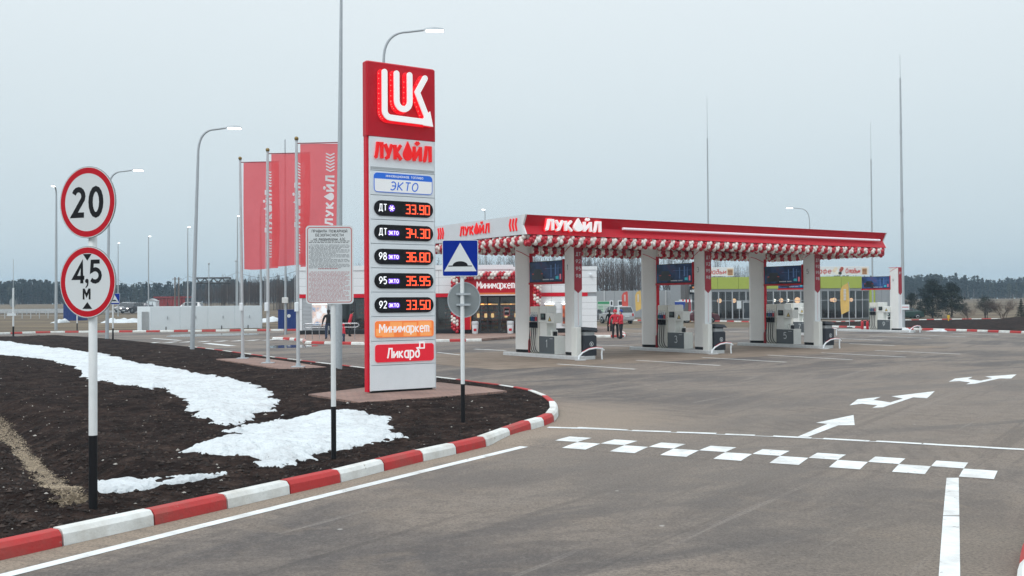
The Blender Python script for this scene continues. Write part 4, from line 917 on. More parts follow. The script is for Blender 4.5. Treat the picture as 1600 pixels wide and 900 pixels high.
def mast(label, foot, Y=None, z0=0, top=None, whisk=None, r=.12, joints=(), box=None, rt=.05, leanpx=0):
    P = G(*foot, z0) if Y is None else D(foot[0], foot[1], Y); P.z = z0
    h = HZ(P, top)-P.z; t = thing('lightning_mast', label, 'mast', P, 0, 'thin metal masts'); lx = leanpx*P.y/1600
    js = [HZ(P, j)-P.z for j in joints]; rad = lambda z: r+(rt-r)*z/h; mb = MB(); cuts = [0]+sorted(js)+[h]
    for k, (a, b) in enumerate(zip(cuts[:-1], cuts[1:])): mb.tube([(lx*a/h, 0, a-.15*(k == 0)), (lx*b/h, 0, b)], [rad(a)*(1+.0*k), rad(b)*1.02], galv, 12)
    mb.build('tube', t)
    for j in js: mb = MB(); mb.lathe([(rad(j)*1.25, j-.12), (rad(j)*1.25, j+.12)], galv, 12, (lx*j/h, 0, 0)); mb.build('joint_collar', t)
    if whisk: hw_ = HZ(P, whisk)-P.z; mb = MB(); mb.tube([(lx, 0, h), (lx*hw_/h, 0, hw_)], [.025, .012], galv, 6); mb.build('rod', t)
    mb = MB(); mb.lathe([(r*2, 0), (r*2, .03), (r*1.3, .03)], galv, 12); mb.build('base_flange', t)
    if box: z = HZ(P, box)-P.z; mb = MB(); mb.bbox(-.22, .22, -r-.12, -r+.02, z-.2, z+.2, white_dirty, .02); mb.build('box', t)
    return t
mast('tall grey mast leaving the top of the frame, right behind the notice board post', (528.5, 581), z0=.12, top=-60, r=.125, rt=.035, leanpx=8)
mast('thin mast over the canopy middle, second from the right of the station', (1108, 500), Y=95, top=216, whisk=150, r=.09, rt=.06)
mast('thin mast over the right end of the canopy', (1364, 500), Y=100, top=249, whisk=190, r=.09, rt=.06)
m3 = mast('tallest mast at the right, standing just past the last fuel column', (1411.5, 512.5), z0=.1, top=122, whisk=85, r=.135, rt=.06, joints=(328, 206))
zb_ = HZ(Vector(m3.location), 480)-m3.location.z; mb = MB(); mb.bbox(-.42, .42, -.17, -.145, zb_-.2, zb_+.2, white_p, .005); mb.box(-.36, .36, -.172, -.1705, zb_-.02, zb_+.03, red_p); mb.build('small_plate', m3)
mast('thin mast behind the middle flag', (446.5, 525), z0=0, top=218, r=.10, rt=.04, box=469)
for lab, x, yt, Yd in (('thin far post beside the gantry truss', 326.5, 412, 110), ('thin far post left of the first flag', 369, 408, 120)):
    P = D(x, 480, Yd); P.z = float(gh(P.x, P.y)); t = thing('utility_pole', lab, 'utility pole', P); h = HZ(P, yt)-P.z
    mb = MB(); mb.tube([(0, 0, -.2), (0, 0, h)], [.07, .04], galv, 8); mb.build('pole', t); mb = MB(); mb.ball((0, 0, h), .12, galv); mb.build('cap', t)
for lab, x in (('left of two far wooden power poles', 273.5), ('right of two far wooden power poles', 279.5)):
    P = D(x, 480, 190); P.z = float(gh(P.x, P.y)); t = thing('utility_pole', lab, 'utility pole', P); h = HZ(P, 433)-P.z; wd_ = mat('grey_wood', (.16, .13, .11), .9)
    mb = MB(); mb.tube([(0, 0, -.2), (0, 0, h)], [.17, .12], wd_, 8); mb.build('pole', t); mb = MB(); mb.box(-.5, .5, -.06, .06, h-.4, h-.3, wd_); mb.build('crossarm', t)
# wires between the far lamp posts
pts = []
wp = [(120, 428, 160), (184.5, 437, 149), (232, 437, 136), (293.3, 431, 119), (371, 425, 107), (480, 415, 92)]
mb = MB()
for (x0, y0, Y0), (x1, y1, Y1) in zip(wp[:-1], wp[1:]):
    a, b = D(x0, y0, Y0), D(x1, y1, Y1); L_ = (b-a).length
    mb.tube([a.lerp(b, k/12)-Vector((0, 0, .045*L_*4*(k/12)*(1-k/12))) for k in range(13)], .013, dark_m, 4)
tag(mb.build('power_cable'), 'sagging power cable strung between the far lamp posts', 'cable')
# ================================================================ FLAGS
def flag_mat():
    m = bpy.data.materials.new('red_flag_cloth'); m.use_nodes = True; n = m.node_tree; p = n.nodes['Principled BSDF']; o = n.nodes['Material Output']
    t = n.nodes.new('ShaderNodeTexCoord'); a = n.nodes.new('ShaderNodeTexNoise'); a.inputs['Scale'].default_value = 1.5; a.inputs['Detail'].default_value = 5; n.links.new(t.outputs['Object'], a.inputs['Vector'])
    r = n.nodes.new('ShaderNodeValToRGB'); r.color_ramp.elements[0].position = .3; r.color_ramp.elements[1].position = .7
    r.color_ramp.elements[0].color = (.90, .125, .135, 1); r.color_ramp.elements[1].color = (.95, .15, .165, 1); n.links.new(a.outputs['Fac'], r.inputs[0]); n.links.new(r.outputs[0], p.inputs['Base Color'])
    p.inputs['Roughness'].default_value = .8; tr = n.nodes.new('ShaderNodeBsdfTranslucent'); n.links.new(r.outputs[0], tr.inputs[0])
    tp = n.nodes.new('ShaderNodeBsdfTransparent'); tp.inputs[0].default_value = (.9, .5, .54, 1)
    m1 = n.nodes.new('ShaderNodeMixShader'); m1.inputs[0].default_value = .6; n.links.new(p.outputs[0], m1.inputs[1]); n.links.new(tr.outputs[0], m1.inputs[2])
    m2 = n.nodes.new('ShaderNodeMixShader'); m2.inputs[0].default_value = .22; n.links.new(m1.outputs[0], m2.inputs[1]); n.links.new(tp.outputs[0], m2.inputs[2]); n.links.new(m2.outputs[0], o.inputs[0]); return m
fm = flag_mat(); fwm = mat('white_flag_print', (.75, .72, .74), .8, var=.04); hem = mat('dark_red_hem', (.22, .008, .02), .8)
lab3 = (('leftmost of the three flagpoles on the paved pad', 'leftmost of the three red banner flags, behind the others'), ('middle one of the three flagpoles on the paved pad', 'middle one of the three red banner flags'), ('rightmost of the three flagpoles on the paved pad', 'rightmost and nearest of the three red banner flags'))
for k, (foot, topp, fx0, fx1, fy0, fy1) in enumerate((((379.3, 560), (375.2, 250), 380.5, 437, 254.5, 420.5), ((418.8, 567.2), (418.2, 237), 424, 485, 241, 415.5), ((466, 573.3), (463.2, 219.5), 469, 531, 225, 416))):
    P = G(*foot, .195); h = HZ(P, topp[1])-P.z; lx = D(topp[0], topp[1], P.y).x-P.x
    t = thing('flagpole', lab3[k][0], 'flagpole', P, 0, 'three flagpoles'); mb = MB(); mb.tube([(0, 0, 0), (lx*.5, 0, h*.5), (lx, 0, h)], [.062, .055, .04], mat('pale_pole', (.55, .58, .60), .4, metal=.2), 12); mb.build('pole', t)
    mb = MB(); mb.bbox(-.2, .2, -.2, .2, 0, .025, galv, .004); mb.lathe([(.09, .02), (.075, .12)], galv, 12); mb.build('base_plate', t)
    mb = MB(); mb.ball((lx, 0, h+.06), .075, mat('gold_finial', (.25, .17, .06), .4, metal=.6)); mb.lathe([(.06, h-.02), (.03, h+.02)], galv, 8, (lx, 0, 0)); mb.build('finial', t)
    mb = MB(); mb.bbox(-.10, .04, -.11, -.05, HZ(P, 478)-P.z-.18, HZ(P, 478)-P.z+.12, white_p, .02); mb.tube([(-.09, -.06, HZ(P, 474)-P.z), (lx-.03, -.06, h-.1)], .006, white_p, 4); mb.build('halyard_cleat', t)
    z1 = HZ(P, fy0)-P.z; z0 = HZ(P, fy1)-P.z; x0 = D(fx0, fy0, P.y).x-P.x; x1 = D(fx1, fy0, P.y).x-P.x; wf, hf = x1-x0, z1-z0
    def cl(a, b, c, x0=x0, z1=z1, wf=wf, hf=hf, k=k):
        u_ = a/wf; v_ = b/hf; yw = .10*math.sin(u_*3.3+v_*2.2+k)*u_+.05*math.sin(u_*7+v_*5+k*2)*(.3+v_)
        return (x0+a*(1-.02*v_)+.05*math.sin(v_*4+k)*u_*v_, -yw-c-.15*u_, z1-b-.03*math.sin(u_*5+k)*v_)
    mb = MB(); nu, nv = 22, 46; v = [cl(wf*i/nu, hf*j/nv, 0) for j in range(nv+1) for i in range(nu+1)]
    mb.add(v, [(j*(nu+1)+i, (j+1)*(nu+1)+i, (j+1)*(nu+1)+i+1, j*(nu+1)+i+1) for j in range(nv) for i in range(nu)], fm, True)
    ft = thing('banner_flag', lab3[k][1], 'flag', P, 0, 'three red banner flags'); mb.build('cloth', ft)
    mb = MB(); mb.tube([(lx, 0, z1+.02), (x0+wf+.02, -.15, z1+.02)], .016, hem, 6); mb.build('top_bar', ft)
    mb = MB(); vpf = lambda a, b, c: cl(a, b, c)
    # text reads upwards: glyph x -> up the cloth, glyph y -> towards the left
    def up(a, b, c, zt=.67*hf, xr=wf*(.87 if k == 2 else .82)): return cl(xr-b, zt-a, c+.012)
    letters(mb, 'ЛУКОЙЛ', 0, 0, .27, .26, fwm, up, 0, .001, width=hf*.40, drop=True)
    for zc, n_, sg in ((.08, 6, 1), (.72, 7, 1)):
        for j in range(n_):
            b0 = hf*(zc+j*.026); mb.strip([(wf*.87-.28, b0), (wf*.87-.14, b0+.07), (wf*.87, b0)], .042, fwm, lambda a, b, c: cl(a, b, c+.012), 0, .001)
    mb.build('white_print', ft)
# ================================================================ SMALL POSTS ON THE FAR LEFT
Pq = G(176.5, 532, .1); t = thing('road_sign', 'small far blue speed hump sign peeking from behind the round signs', 'road sign', Pq)
zk = HZ(Pq, 513)-Pq.z; z0 = HZ(Pq, 475.5)-Pq.z; z1 = HZ(Pq, 458.5)-Pq.z
mb = MB(); mb.lathe([(.05, zk), (.05, z1)], pole_w, 10); mb.build('post', t); mb = MB(); mb.lathe([(.051, -.2), (.051, zk)], black_p, 10); mb.build('painted_foot', t); hump_plate(t, z0, z1, (z1-z0)/2, .12, -.07)
Pq = G(120.5, 518.5, 0); t = thing('marker_post', 'thin black and white post mostly hidden behind the lower round sign', 'post', Pq)
mb = MB(); mb.lathe([(.05, HZ(Pq, 505)-Pq.z), (.05, HZ(Pq, 452)-Pq.z)], pole_w, 10); mb.build('post', t); mb = MB(); mb.lathe([(.051, 0), (.051, HZ(Pq, 505)-Pq.z)], black_p, 10); mb.build('painted_foot', t)
Pq = G(20.8, 526.5, .08); t = thing('road_sign', 'far left black and white post with a small round sign seen from behind', 'road sign', Pq)
zk = HZ(Pq, 510)-Pq.z; mb = MB(); mb.lathe([(.06, zk), (.06, HZ(Pq, 450)-Pq.z)], pole_w, 10); mb.build('post', t); mb = MB(); mb.lathe([(.061, -.2), (.061, zk)], black_p, 10); mb.build('painted_foot', t)
mb = MB(); mb.tube([(0, 0, HZ(Pq, 450)-Pq.z), (0, 0, HZ(Pq, 405)-Pq.z)], .02, galv, 6); mb.build('rod', t)
zr = HZ(Pq, 473)-Pq.z; mb = MB(); disc(mb, -.12, zr, .34, grey_sign, lambda a, b, c: (a*.7, .08-c, b), -.01, 0, 24); mb.build('round_plate', t)
zr = HZ(Pq, 491.5)-Pq.z; mb = MB(); mb.box(-.42, .22, -.08, -.06, zr-.09, zr+.09, sign_w); mb.build('small_plate', t)
# ================================================================ CANOPY
CW, CDp, CB, CT = 21.0, 7.1, 4.78, 5.50
can = thing('station_canopy', 'long flat red and white canopy roof over the fuel pumps', 'canopy', (CO.x, CO.y, 0), CA)
ceil_m = mat('canopy_ceiling', (.55, .57, .58), .5, var=.05)
fasc_w = mat('light_grey_fascia', (.64, .68, .71), .4, var=.03)
mb = MB(); mb.box(.1, CW-.1, .3, CDp-.3, CB+.12, CT-.1, ceil_m); mb.build('roof_slab', can)
def vprof(mb, x0, x1, m, m2, flip=False):
    P = [(0, CB), (.20, CB+.34), (0, CT)]; y = (lambda v: v) if not flip else (lambda v: CDp-v)
    v = [(x, y(a), z) for x in (x0, x1) for a, z in P]+[(x, y(.3), z) for x in (x0, x1) for z in (CB, CT)]
    f = [(0, 3, 4, 1), (1, 4, 5, 2), (2, 5, 9, 7), (0, 6, 8, 3), (0, 1, 2, 7, 6), (3, 8, 9, 5, 4)]
    if flip: f = [q[::-1] for q in f]
    mb.add(v, f, m)
n_ = 7
for i in range(n_):
    a, b = .0+CW*i/n_, CW*(i+1)/n_; mb = MB(); vprof(mb, a+.003, b-.003, red_p, red_p); mb.build('front_fascia', can)
for i in range(4):
    a, b = CW*i/4, CW*(i+1)/4; mb = MB(); vprof(mb, a+.003, b-.003, red_p, red_p, True); mb.build('rear_fascia', can)
for x0, x1 in ((-.06, -.003), (CW+.003, CW+.06)):
    for i in range(3): a = .26+(CDp-.52)*i/3; b = .26+(CDp-.52)*(i+1)/3; mb = MB(); mb.box(x0, x1, a+.003, b-.003, CB, CT, fasc_w); mb.build('side_fascia', can)
    for fl in (0, 1):
        mb = MB(); y = (lambda v: v) if not fl else (lambda v: CDp-v); xa, xb = x0-.012*(x0 < 0), x1+.012*(x0 > 0)
        P = [(-.01, CB-.01), (.19, CB+.34), (-.01, CT+.01), (.26, CT+.01), (.26, CB-.01)]; v = [(x, y(a), z) for x in (xa, xb) for a, z in P]
        f = [(0, 1, 2, 3, 4), (9, 8, 7, 6, 5)]+[(i, i+5, (i+1) % 5+5, (i+1) % 5) for i in range(5)]
        if not fl: f = [q[::-1] for q in f]
        mb.add(v, f, mat('bright_end_cap', (.72, .74, .75), .4, var=.02)); mb.build('end_cap', can)
mb = MB(); mb.tube([(4.6, .06, CB+.36), (20.6, .06, CB+.36)], .048, mat('white_light_tube', (.85, .8, .88), .4, var=0, emit=(1, .88, .97), estr=.15), 10); mb.build('light_tube', can)
pf = front(.05); mb = MB(); letters(mb, 'ЛУКОЙЛ', .80, CB+.16, .40, .34, glow_red, pf, -.02, .0, width=2.64, drop=True); mb.build('letter_glow', can)
mb = MB(); letters(mb, 'ЛУКОЙЛ', .84, CB+.18, .37, .215, neon_wht, pf, .001, .12, width=2.56, drop=True); mb.build('front_letters', can, label='white lit letters on the red front')
# side: local y runs away; text from left (far) to right (near)
def yat(px): # local y on the side fascia for a pixel column
    lo, hi = 0., 7.2
    for _ in range(30):
        m_ = (lo+hi)/2; x, y = CP(-.06, m_)
        if 800+1600*x/y > px: lo = m_
        else: hi = m_
    return lo
pf = side(-.062, yat(720), 0); wd = yat(720)-yat(765)
mb = MB(); letters(mb, 'ЛУКОЙЛ', 0, CB+.20, .34, .20, neon_red, pf, 0, .04, width=wd, drop=True); mb.build('side_letters', can, label='red lit letters on the light grey side')
mb = MB()
for k in range(3):
    a = yat(797.5+k*4.6); pf2 = side(-.062, a); chevron(mb, 0, CB+.16, .46, .085, neon_red, pf2, 0, .03, 1)
    a = yat(685+k*3.4); pf2 = side(-.062, a); chevron(mb, .1, CB+.16, .46, .085, neon_red, pf2, 0, .03, -1)
mb.build('side_chevrons', can)
dl = mat('ceiling_downlight', (.9, .9, .9), .3, var=0, emit=(1, 1, 1), estr=14)
for i in range(6):
    for j in range(2):
        mb = MB(); mb.box(2+i*3.4-.25, 2+i*3.4+.25, 1.2+j*4.4-.12, 1.2+j*4.4+.12, CB+.105, CB+.119, dl); mb.build('downlight', can)
# garland
gar = thing('balloon_garland', 'thick spiral garland of red and white balloons hung all round under the canopy edge', 'balloon garland', (CO.x, CO.y, 0), CA)
ballm = {}
for m, nm in ((balloon_r, 'r'), (balloon_w, 'w')):
    mb = MB(); mb.ball((0, 0, 0), .098, m, 10, 7, (1, 1, 1.06)); ballm[nm] = mb.mesh('balloon_'+nm)
mb = MB(); nb = 0; rs = np.random.RandomState(2)
runs = [((.1, .16), (1, 0), CW-.2), ((CW-.12, .2), (0, 1), CDp-.4), ((CW-.1, CDp-.16), (-1, 0), CW-.2), ((.12, CDp-.2), (0, -1), CDp-.4)]
for ri, (st, dr, L_) in enumerate(runs):
    nr_ = int(L_/.128)
    for k in range(nr_):
        for j in range(6):
            th = R(60*j+15+30*(k % 2)); off = (k+.5)*.128+(((th+math.pi) % (2*math.pi)-math.pi)/(2*math.pi))*.60
            off = min(max(off, 0), L_); ny, nx = dr[0], -dr[1]        # outward
            c = math.cos(th)*.135; s_ = math.sin(th)*.135
            x = st[0]+dr[0]*off+(-dr[1])*(-c)*-1*-1; y = st[1]+dr[1]*off
            x = st[0]+dr[0]*off+dr[1]*c; y = st[1]+dr[1]*off-dr[0]*c; z = CB-.20+s_
            q = rs.randn(3)*.014; x += q[0]; y += q[1]; z += q[2]
            cm = 'r' if k % 4 < 2 else 'w'
            if ri == 0 and nb < 300 and j not in (1,):
                o = obj('balloon', ballm[cm], gar, (x, y, z), rs.rand()*6); o.scale = [.88+.2*rs.rand()]*3; nb += 1
            else: mb.ball((x, y, z), .096, balloon_r if cm == 'r' else balloon_w, 7, 5, (1, 1, 1.06))
mb.build('balloon_mass', gar, kind='stuff')
# columns under the canopy
colm = mat('column_light_grey', (.78, .79, .775), .4, var=.03, vscale=1.5); colw = mat('column_white', (.82, .85, .87), .4, var=.02)
icon = mat('pink_pictogram', (.55, .20, .22), .5, var=0); num_g = mat('dark_grey_numeral', (.10, .10, .11), .5, var=0)
def column(parent, near, number=None, x=0, y=0, top=CB+.1, strip=True, z0=.15, numtxt=('ДТ', '92', '95', '98')):
    """x, y: the island's near left corner in the parent's frame"""
    mb = MB()
    if near: pl = [(x+.28, y+.55), (x+.68, y+.55), (x+.68, y+.72), (x+.60, y+1.25), (x+.54, y+1.33), (x+.42, y+1.33), (x+.36, y+1.25), (x+.28, y+.72)]
    else: pl = [(x+.42, y+3.82), (x+.54, y+3.82), (x+.60, y+3.92), (x+.74, y+4.5), (x+.70, y+4.68), (x+.60, y+4.77), (x+.36, y+4.77), (x+.24, y+4.66), (x+.20, y+4.5), (x+.36, y+3.92)]
    mb.prism(pl, z0+.12, top, colm); c = mb.build('column', parent)
    mb = MB(); cx = sum(p[0] for p in pl)/len(pl); cy = sum(p[1] for p in pl)/len(pl); mb.prism([(cx+(a-cx)*.93, cy+(b-cy)*.96) for a, b in pl], z0-.01, z0+.12, black_p); mb.build('black_base', c)
    if near:
        mb = MB(); mb.box(x+.285, x+.675, y+.535, y+.548, z0+.12, 2.7, colw); mb.box(x+.474, x+.482, y+.532, y+.5345, z0+1.2, 2.7, red_p); mb.build('white_front', c)
        if strip:
            tz = min(top, 4.62); mb = MB(); pf = front(y+.545); mb.slab([(x+.48, 2.62), (x+.675, 2.78), (x+.675, tz), (x+.30, tz), (x+.30, 2.78)], mat('red_strip', (.36, .012, .03), .4), pf, 0, .015); rs_ = mb.build('red_strip', c)
            mb = MB(); z = 4.18
            for s_ in numtxt: letters(mb, s_, x+.38, z-.06, .13, .16, sign_w, pf, .015, .019, width=.23); z -= .29
            mb.build('fuel_names', rs_)
        if number:
            mb = MB(); ang = math.atan2(.08, .53); pfn = lambda a, b, c_: (x+.272+(.08*(1-(a/.5)))*.0-c_+.0, y+1.12-a, b)
            pfn = lambda a, b, c_: (x+.28+max(0, (.40-a))*.15-.006-c_, y+1.12-a, b)
            letters(mb, number, .08, 3.56, .21, .09, num_g, pfn, 0, .004, width=.13 if number != '1' else .07); mb.build('number', c)
        mb = MB(); mb.tube([(x+.37, y+1.27, 4.28), (x+.30, y+.95, 4.44), (x+.27, y+.60, 4.56)], .014, red_p, 6); mb.build('trim_line', c)
    else:
        mb = MB(); mb.box(x+.405, x+.555, y+3.775, y+3.818, z0+.12, 4.35, red_b); mb.build('red_edge', c)
        mb = MB(); mb.tube([(x+.19, y+4.5, 4.50), (x+.27, y+4.2, 4.40), (x+.34, y+3.95, 4.28), (x+.40, y+3.80, 4.20)], .014, red_p, 6); mb.build('trim_line', c)
        mb = MB()
        for k in range(4):
            z = 1.98-k*.20; a0 = y+4.22; pfp = lambda a, b, c_: (x+.22+max(0, (y+4.5-(a0-a)))*.276-.008-c_, a0-a, b)
            mb.strip([(.06*math.cos(R(t_)), z+.06*math.sin(R(t_))) for t_ in range(0, 360, 45)], .022, icon, pfp, 0, .003, closed=True); mb.strip([(-.03, z-.03), (.03, z+.03)], .02, icon, pfp, 0, .003)
        mb.build('pictograms', c)
    return c
ISL = [(3.035, 1.01), (3.035+7.15, 1.01), (3.035+14.35, 1.01)]
for k, (iu, iv) in enumerate(ISL):
    column(can, True, '135'[k], iu, iv); column(can, False, None, iu, iv)
# ---------------------------------------------------------------- island furniture
pump_grey = mat('pump_dark_grey', (.085, .10, .11), .4, var=.05); pump_w = mat('pump_white', (.76, .78, .75), .4, var=.03); pump_b = mat('pump_beige', (.70, .70, .63), .45, var=.03)
def island(loc, L_=5.4, wd=1.0, name='pump_island'):
    mb = MB(); c = .12; pl = [(c, -.02), (wd-c, -.02), (wd, c), (wd, L_-c), (wd-c*2, L_), (c*2, L_), (0, L_-c), (0, c)]
    n = len(pl); cx, cy = wd/2, L_/2; ins = [(cx+(a-cx)*.95, cy+(b-cy)*.992) for a, b in pl]
    v = [(a, b, -.02) for a, b in pl]+[(a, b, .12) for a, b in pl]+[(a, b, .15) for a, b in ins]
    f = [(l+i, l+(i+1) % n, l+n+(i+1) % n, l+n+i) for l in (0, n) for i in range(n)]; mb.add(v, f, conc); mb.add([(a, b, .1501) for a, b in ins], [tuple(range(n))], mat('island_top', (.30, .29, .28), .8, var=.15))
    o = mb.build(name, None, loc, CA, kind='structure'); return o
def fuel_pump(loc, number, label):
    t = thing('fuel_pump', label, 'fuel pump', (*loc, .15), CA, 'fuel pumps on the islands'); x0, x1 = .22, .76
    mb = MB(); mb.bbox(x0, x1, 1.78, 2.88, 0, .74, pump_w, .015); cb = mb.build('cabinet', t)
    mb = MB(); mb.bbox(x0-.02, x0+.01, 1.80, 2.86, .02, .72, pump_grey, .006); pn = mb.build('number_panel', cb)
    mb = MB(); pf = side(x0-.022, 2.86); letters(mb, number, .47 if number != '1' else .5, .27, .30, .10, sign_w, pf, 0, .004, width=.17 if number != '1' else .09)
    for k in range(6): mb.box(x0-.026, x0-.022, 1.90+k*.035, 1.922+k*.035, .62, .64, sign_w)
    mb.build('number', pn)
    mb = MB(); mb.bbox(x0, x1, 2.90, 3.53, 0, 1.95, pump_b, .02); ht = mb.build('hose_tower', t)
    mb = MB(); mb.box(x0-.004, x0+.01, 2.94, 3.49, .08, 1.02, mat('pale_hose_bay', (.62, .62, .58), .5)); mb.box(x0-.002, x0+.012, 2.94, 3.49, 1.04, 1.62, mat('nozzle_bay', (.42, .43, .42), .5)); mb.build('recess', ht)
    mb = MB(); mb.bbox(x0+.02, x1, 2.38, 2.88, .74, 1.97, pump_w, .02); mb.build('middle_tower', t)
    mb = MB(); mb.bbox(x0-.02, x0+.4, 2.34, 2.92, 1.30, 1.36, pump_w, .01); mb.bbox(x0-.03, x0+.02, 2.44, 2.74, 1.40, 1.66, dark_m, .01); d_ = mb.build('display', t)
    mb = MB(); mb.box(x0-.034, x0-.031, 2.48, 2.70, 1.50, 1.62, mat('lcd', (.06, .09, .08), .2)); mb.build('lcd', d_)
    mb = MB(); mb.bbox(x0-.02, x0+.42, 1.84, 2.34, 1.26, 1.68, pump_w, .02); hb = mb.build('head_box', t)
    mb = MB(); pf = side(x0-.022, 2.09); mb.flat([(-.09, 1.36), (.09, 1.36), (0, 1.52)], mat('warning_yellow', (.65, .48, .12), .5), pf, .002); mb.strip([(-.1, 1.35), (.1, 1.35), (0, 1.53)], .02, sign_k, pf, .0, .003, closed=True); mb.build('warning_triangle', hb)
    mb = MB(); mb.bbox(x0+.1, x0+.4, 2.1, 2.2, .74, .98, pump_w, .01); mb.bbox(x0+.1, x0+.3, 2.0, 2.03, .74, .92, dark_m, .005); mb.build('leaflet_stand', t)
    cols = [mat('nozzle_green', (.03, .16, .13), .5), mat('nozzle_blue', (.02, .10, .30), .5), mat('nozzle_navy', (.03, .05, .15), .5), mat('nozzle_red', (.42, .03, .05), .5)]
    for k in range(4):
        y = 3.42-k*.135; mb = MB(); mb.tube([(x0-.02, y, 1.72), (x0-.035, y, 1.50)], .013, steel, 6); mb.bbox(x0-.10, x0-.01, y-.024, y+.024, 1.34, 1.52, cols[k], .008); mb.bbox(x0-.11, x0-.01, y-.032, y+.032, 1.06, 1.30, sign_k, .010); mb.bbox(x0-.07, x0-.0, y-.03, y+.03, 1.52, 1.60, steel, .008); mb.build('nozzle', t)
        mb = MB(); P = [(x0-.08, y, 1.05), (x0-.10, y+.01, .7), (x0-.12, y+.02, .35), (x0-.13, y-.02-.02*k, .14), (x0-.11, y-.09-.03*k, .05), (x0-.06, y-.12-.03*k, .03)]
        Q = []
        for i in range(len(P)-1): Q += [Vector(P[i]).lerp(Vector(P[i+1]), q) for q in (0, .5)]
        mb.tube(Q+[P[-1]], .019, rubber, 6); mb.build('hose', t)
    return t
def video_screen(loc, label, bright=1.0, txt=True, y0=1.36, y1=3.76):
    t = thing('video_screen', label, 'screen', (*loc, 0), CA, 'video screens between the columns')
    mb = MB(); mb.bbox(.36, .60, y0, y1, 3.10, 3.98, dark_m, .02); ca = mb.build('case', t)
    mb = MB(); mb.box(.34, .62, y0-.03, y1+.03, 3.02, 3.10, red_p); mb.box(.34, .62, y0-.03, y0+.02, 3.02, 4.02, red_p); mb.build('red_frame', t)
    bgm = bpy.data.materials.new('screen_picture'); bgm.use_nodes = True; n = bgm.node_tree; p = n.nodes['Principled BSDF']; p.inputs['Roughness'].default_value = .25
    tc_ = n.nodes.new('ShaderNodeTexCoord'); a = n.nodes.new('ShaderNodeTexNoise'); a.inputs['Scale'].default_value = 1.6; a.inputs['Detail'].default_value = 6; n.links.new(tc_.outputs['Object'], a.inputs['Vector'])
    r = n.nodes.new('ShaderNodeValToRGB'); n.links.new(a.outputs['Color'], r.inputs[0]); e = r.color_ramp.elements; e[0].position = .35; e[0].color = (.008, .012, .03, 1); e[1].position = .75; e[1].color = (.10, .03, .06, 1); q = e.new(.52); q.color = (.02, .05, .14, 1)
    n.links.new(r.outputs[0], p.inputs['Base Color']); n.links.new(r.outputs[0], p.inputs['Emission Color']); p.inputs['Emission Strength'].default_value = .09*bright; p.inputs['Specular IOR Level'].default_value = .3
    mb = MB(); mb.box(.352, .362, y0+.03, y1-.03, 3.14, 3.95, bgm); pic = mb.build('picture', ca)
    pf = side(.35, y1-.05); mb = MB(); ck = mat('screen_dark', (.008, .008, .012), .3, var=0)
    mb.slab([(.15, 3.22), (.95, 3.22), (.97, 3.42), (.92, 3.50), (.82, 3.66), (.36, 3.66), (.26, 3.50), (.14, 3.44)], ck, pf, 0, .001)
    rd_ = mat('screen_glow_red', (.3, .03, .03), .3, var=0, emit=(.6, .06, .04), estr=.3); mb.strip([(.18, 3.46), (.30, 3.46)], .03, rd_, pf, .0012, .002); mb.strip([(.82, 3.46), (.94, 3.46)], .03, rd_, pf, .0012, .002)
    bl = mat('screen_glow_blue', (.05, .12, .3), .3, var=0, emit=(.08, .2, .45), estr=.15)
    for a0, a1, z0, z1 in ((1.5, 1.56, 3.3, 3.8), (1.8, 1.88, 3.4, 3.85), (1.1, 2.2, 3.66, 3.675), (2.0, 2.04, 3.2, 3.8)): mb.slab([(a0, z0), (a1, z0), (a1, z1), (a0, z1)], bl, pf, 0, .0015)
    te = mat('screen_teal', (.02, .3, .35), .3, var=0, emit=(.03, .4, .5), estr=.3); mb.slab(rrect(1.85, 2.05, 3.22, 3.34, .02), te, pf, 0, .002); pk = mat('screen_pink', (.5, .1, .15), .3, var=0, emit=(.8, .2, .25), estr=.3); mb.slab(rrect(2.12, 2.22, 3.2, 3.42, .02), pk, pf, 0, .002)
    for k in range(14):
        if k != 8: mb.slab([(.95+k*.055, 3.19), (.985+k*.055, 3.19), (.985+k*.055, 3.235), (.95+k*.055, 3.235)], mat('screen_grey_text', (.35, .37, .4), .3, var=0, emit=(.4, .42, .45), estr=.3), pf, 0, .002)
    mb.build('picture_details', pic); return t
def waste_bin(loc, label):
    t = thing('waste_bin', label, 'waste bin', (*loc, .15), CA, 'black waste bins at the island ends'); bk = mat('anthracite_plastic', (.02, .025, .035), .45)
    mb = MB(); mb.bbox(.34, .98, -.02, .36, 0, .80, bk, .03); b_ = mb.build('body', t); mb = MB(); mb.bbox(.40, .90, .03, .32, .80, .94, mat('bin_throat', (.35, .37, .38), .5), .01); mb.build('throat', t)
    mb = MB(); mb.add([(.30, -.06, 1.02), (1.02, -.06, .96), (1.02, .40, .96), (.30, .40, 1.02), (.36, -.02, 1.14), (.90, -.02, 1.10), (.90, .36, 1.10), (.36, .36, 1.14)], [(0, 3, 2, 1), (4, 5, 6, 7), (0, 1, 5, 4), (1, 2, 6, 5), (2, 3, 7, 6), (3, 0, 4, 7)], bk); mb.box(.42, .88, .05, .30, .94, 1.0, bk); mb.build('lid', t)
    mb = MB(); pf = front(-.022, .70); mb.strip([(.085*math.cos(R(a)), .46+.085*math.sin(R(a))) for a in range(0, 360, 30)], .018, sign_w, pf, 0, .003, closed=True); mb.strip([(-.03, .50), (.0, .43), (.03, .41)], .022, sign_w, pf, 0, .003); mb.strip([(-.03, .42), (.03, .50)], .016, sign_w, pf, 0, .0035); mb.build('bin_symbol', b_)
    mb = MB(); mb.bbox(.06, .31, .12, .46, 0, 1.13, pump_w, .015); mb.build('side_cabinet', t); return t
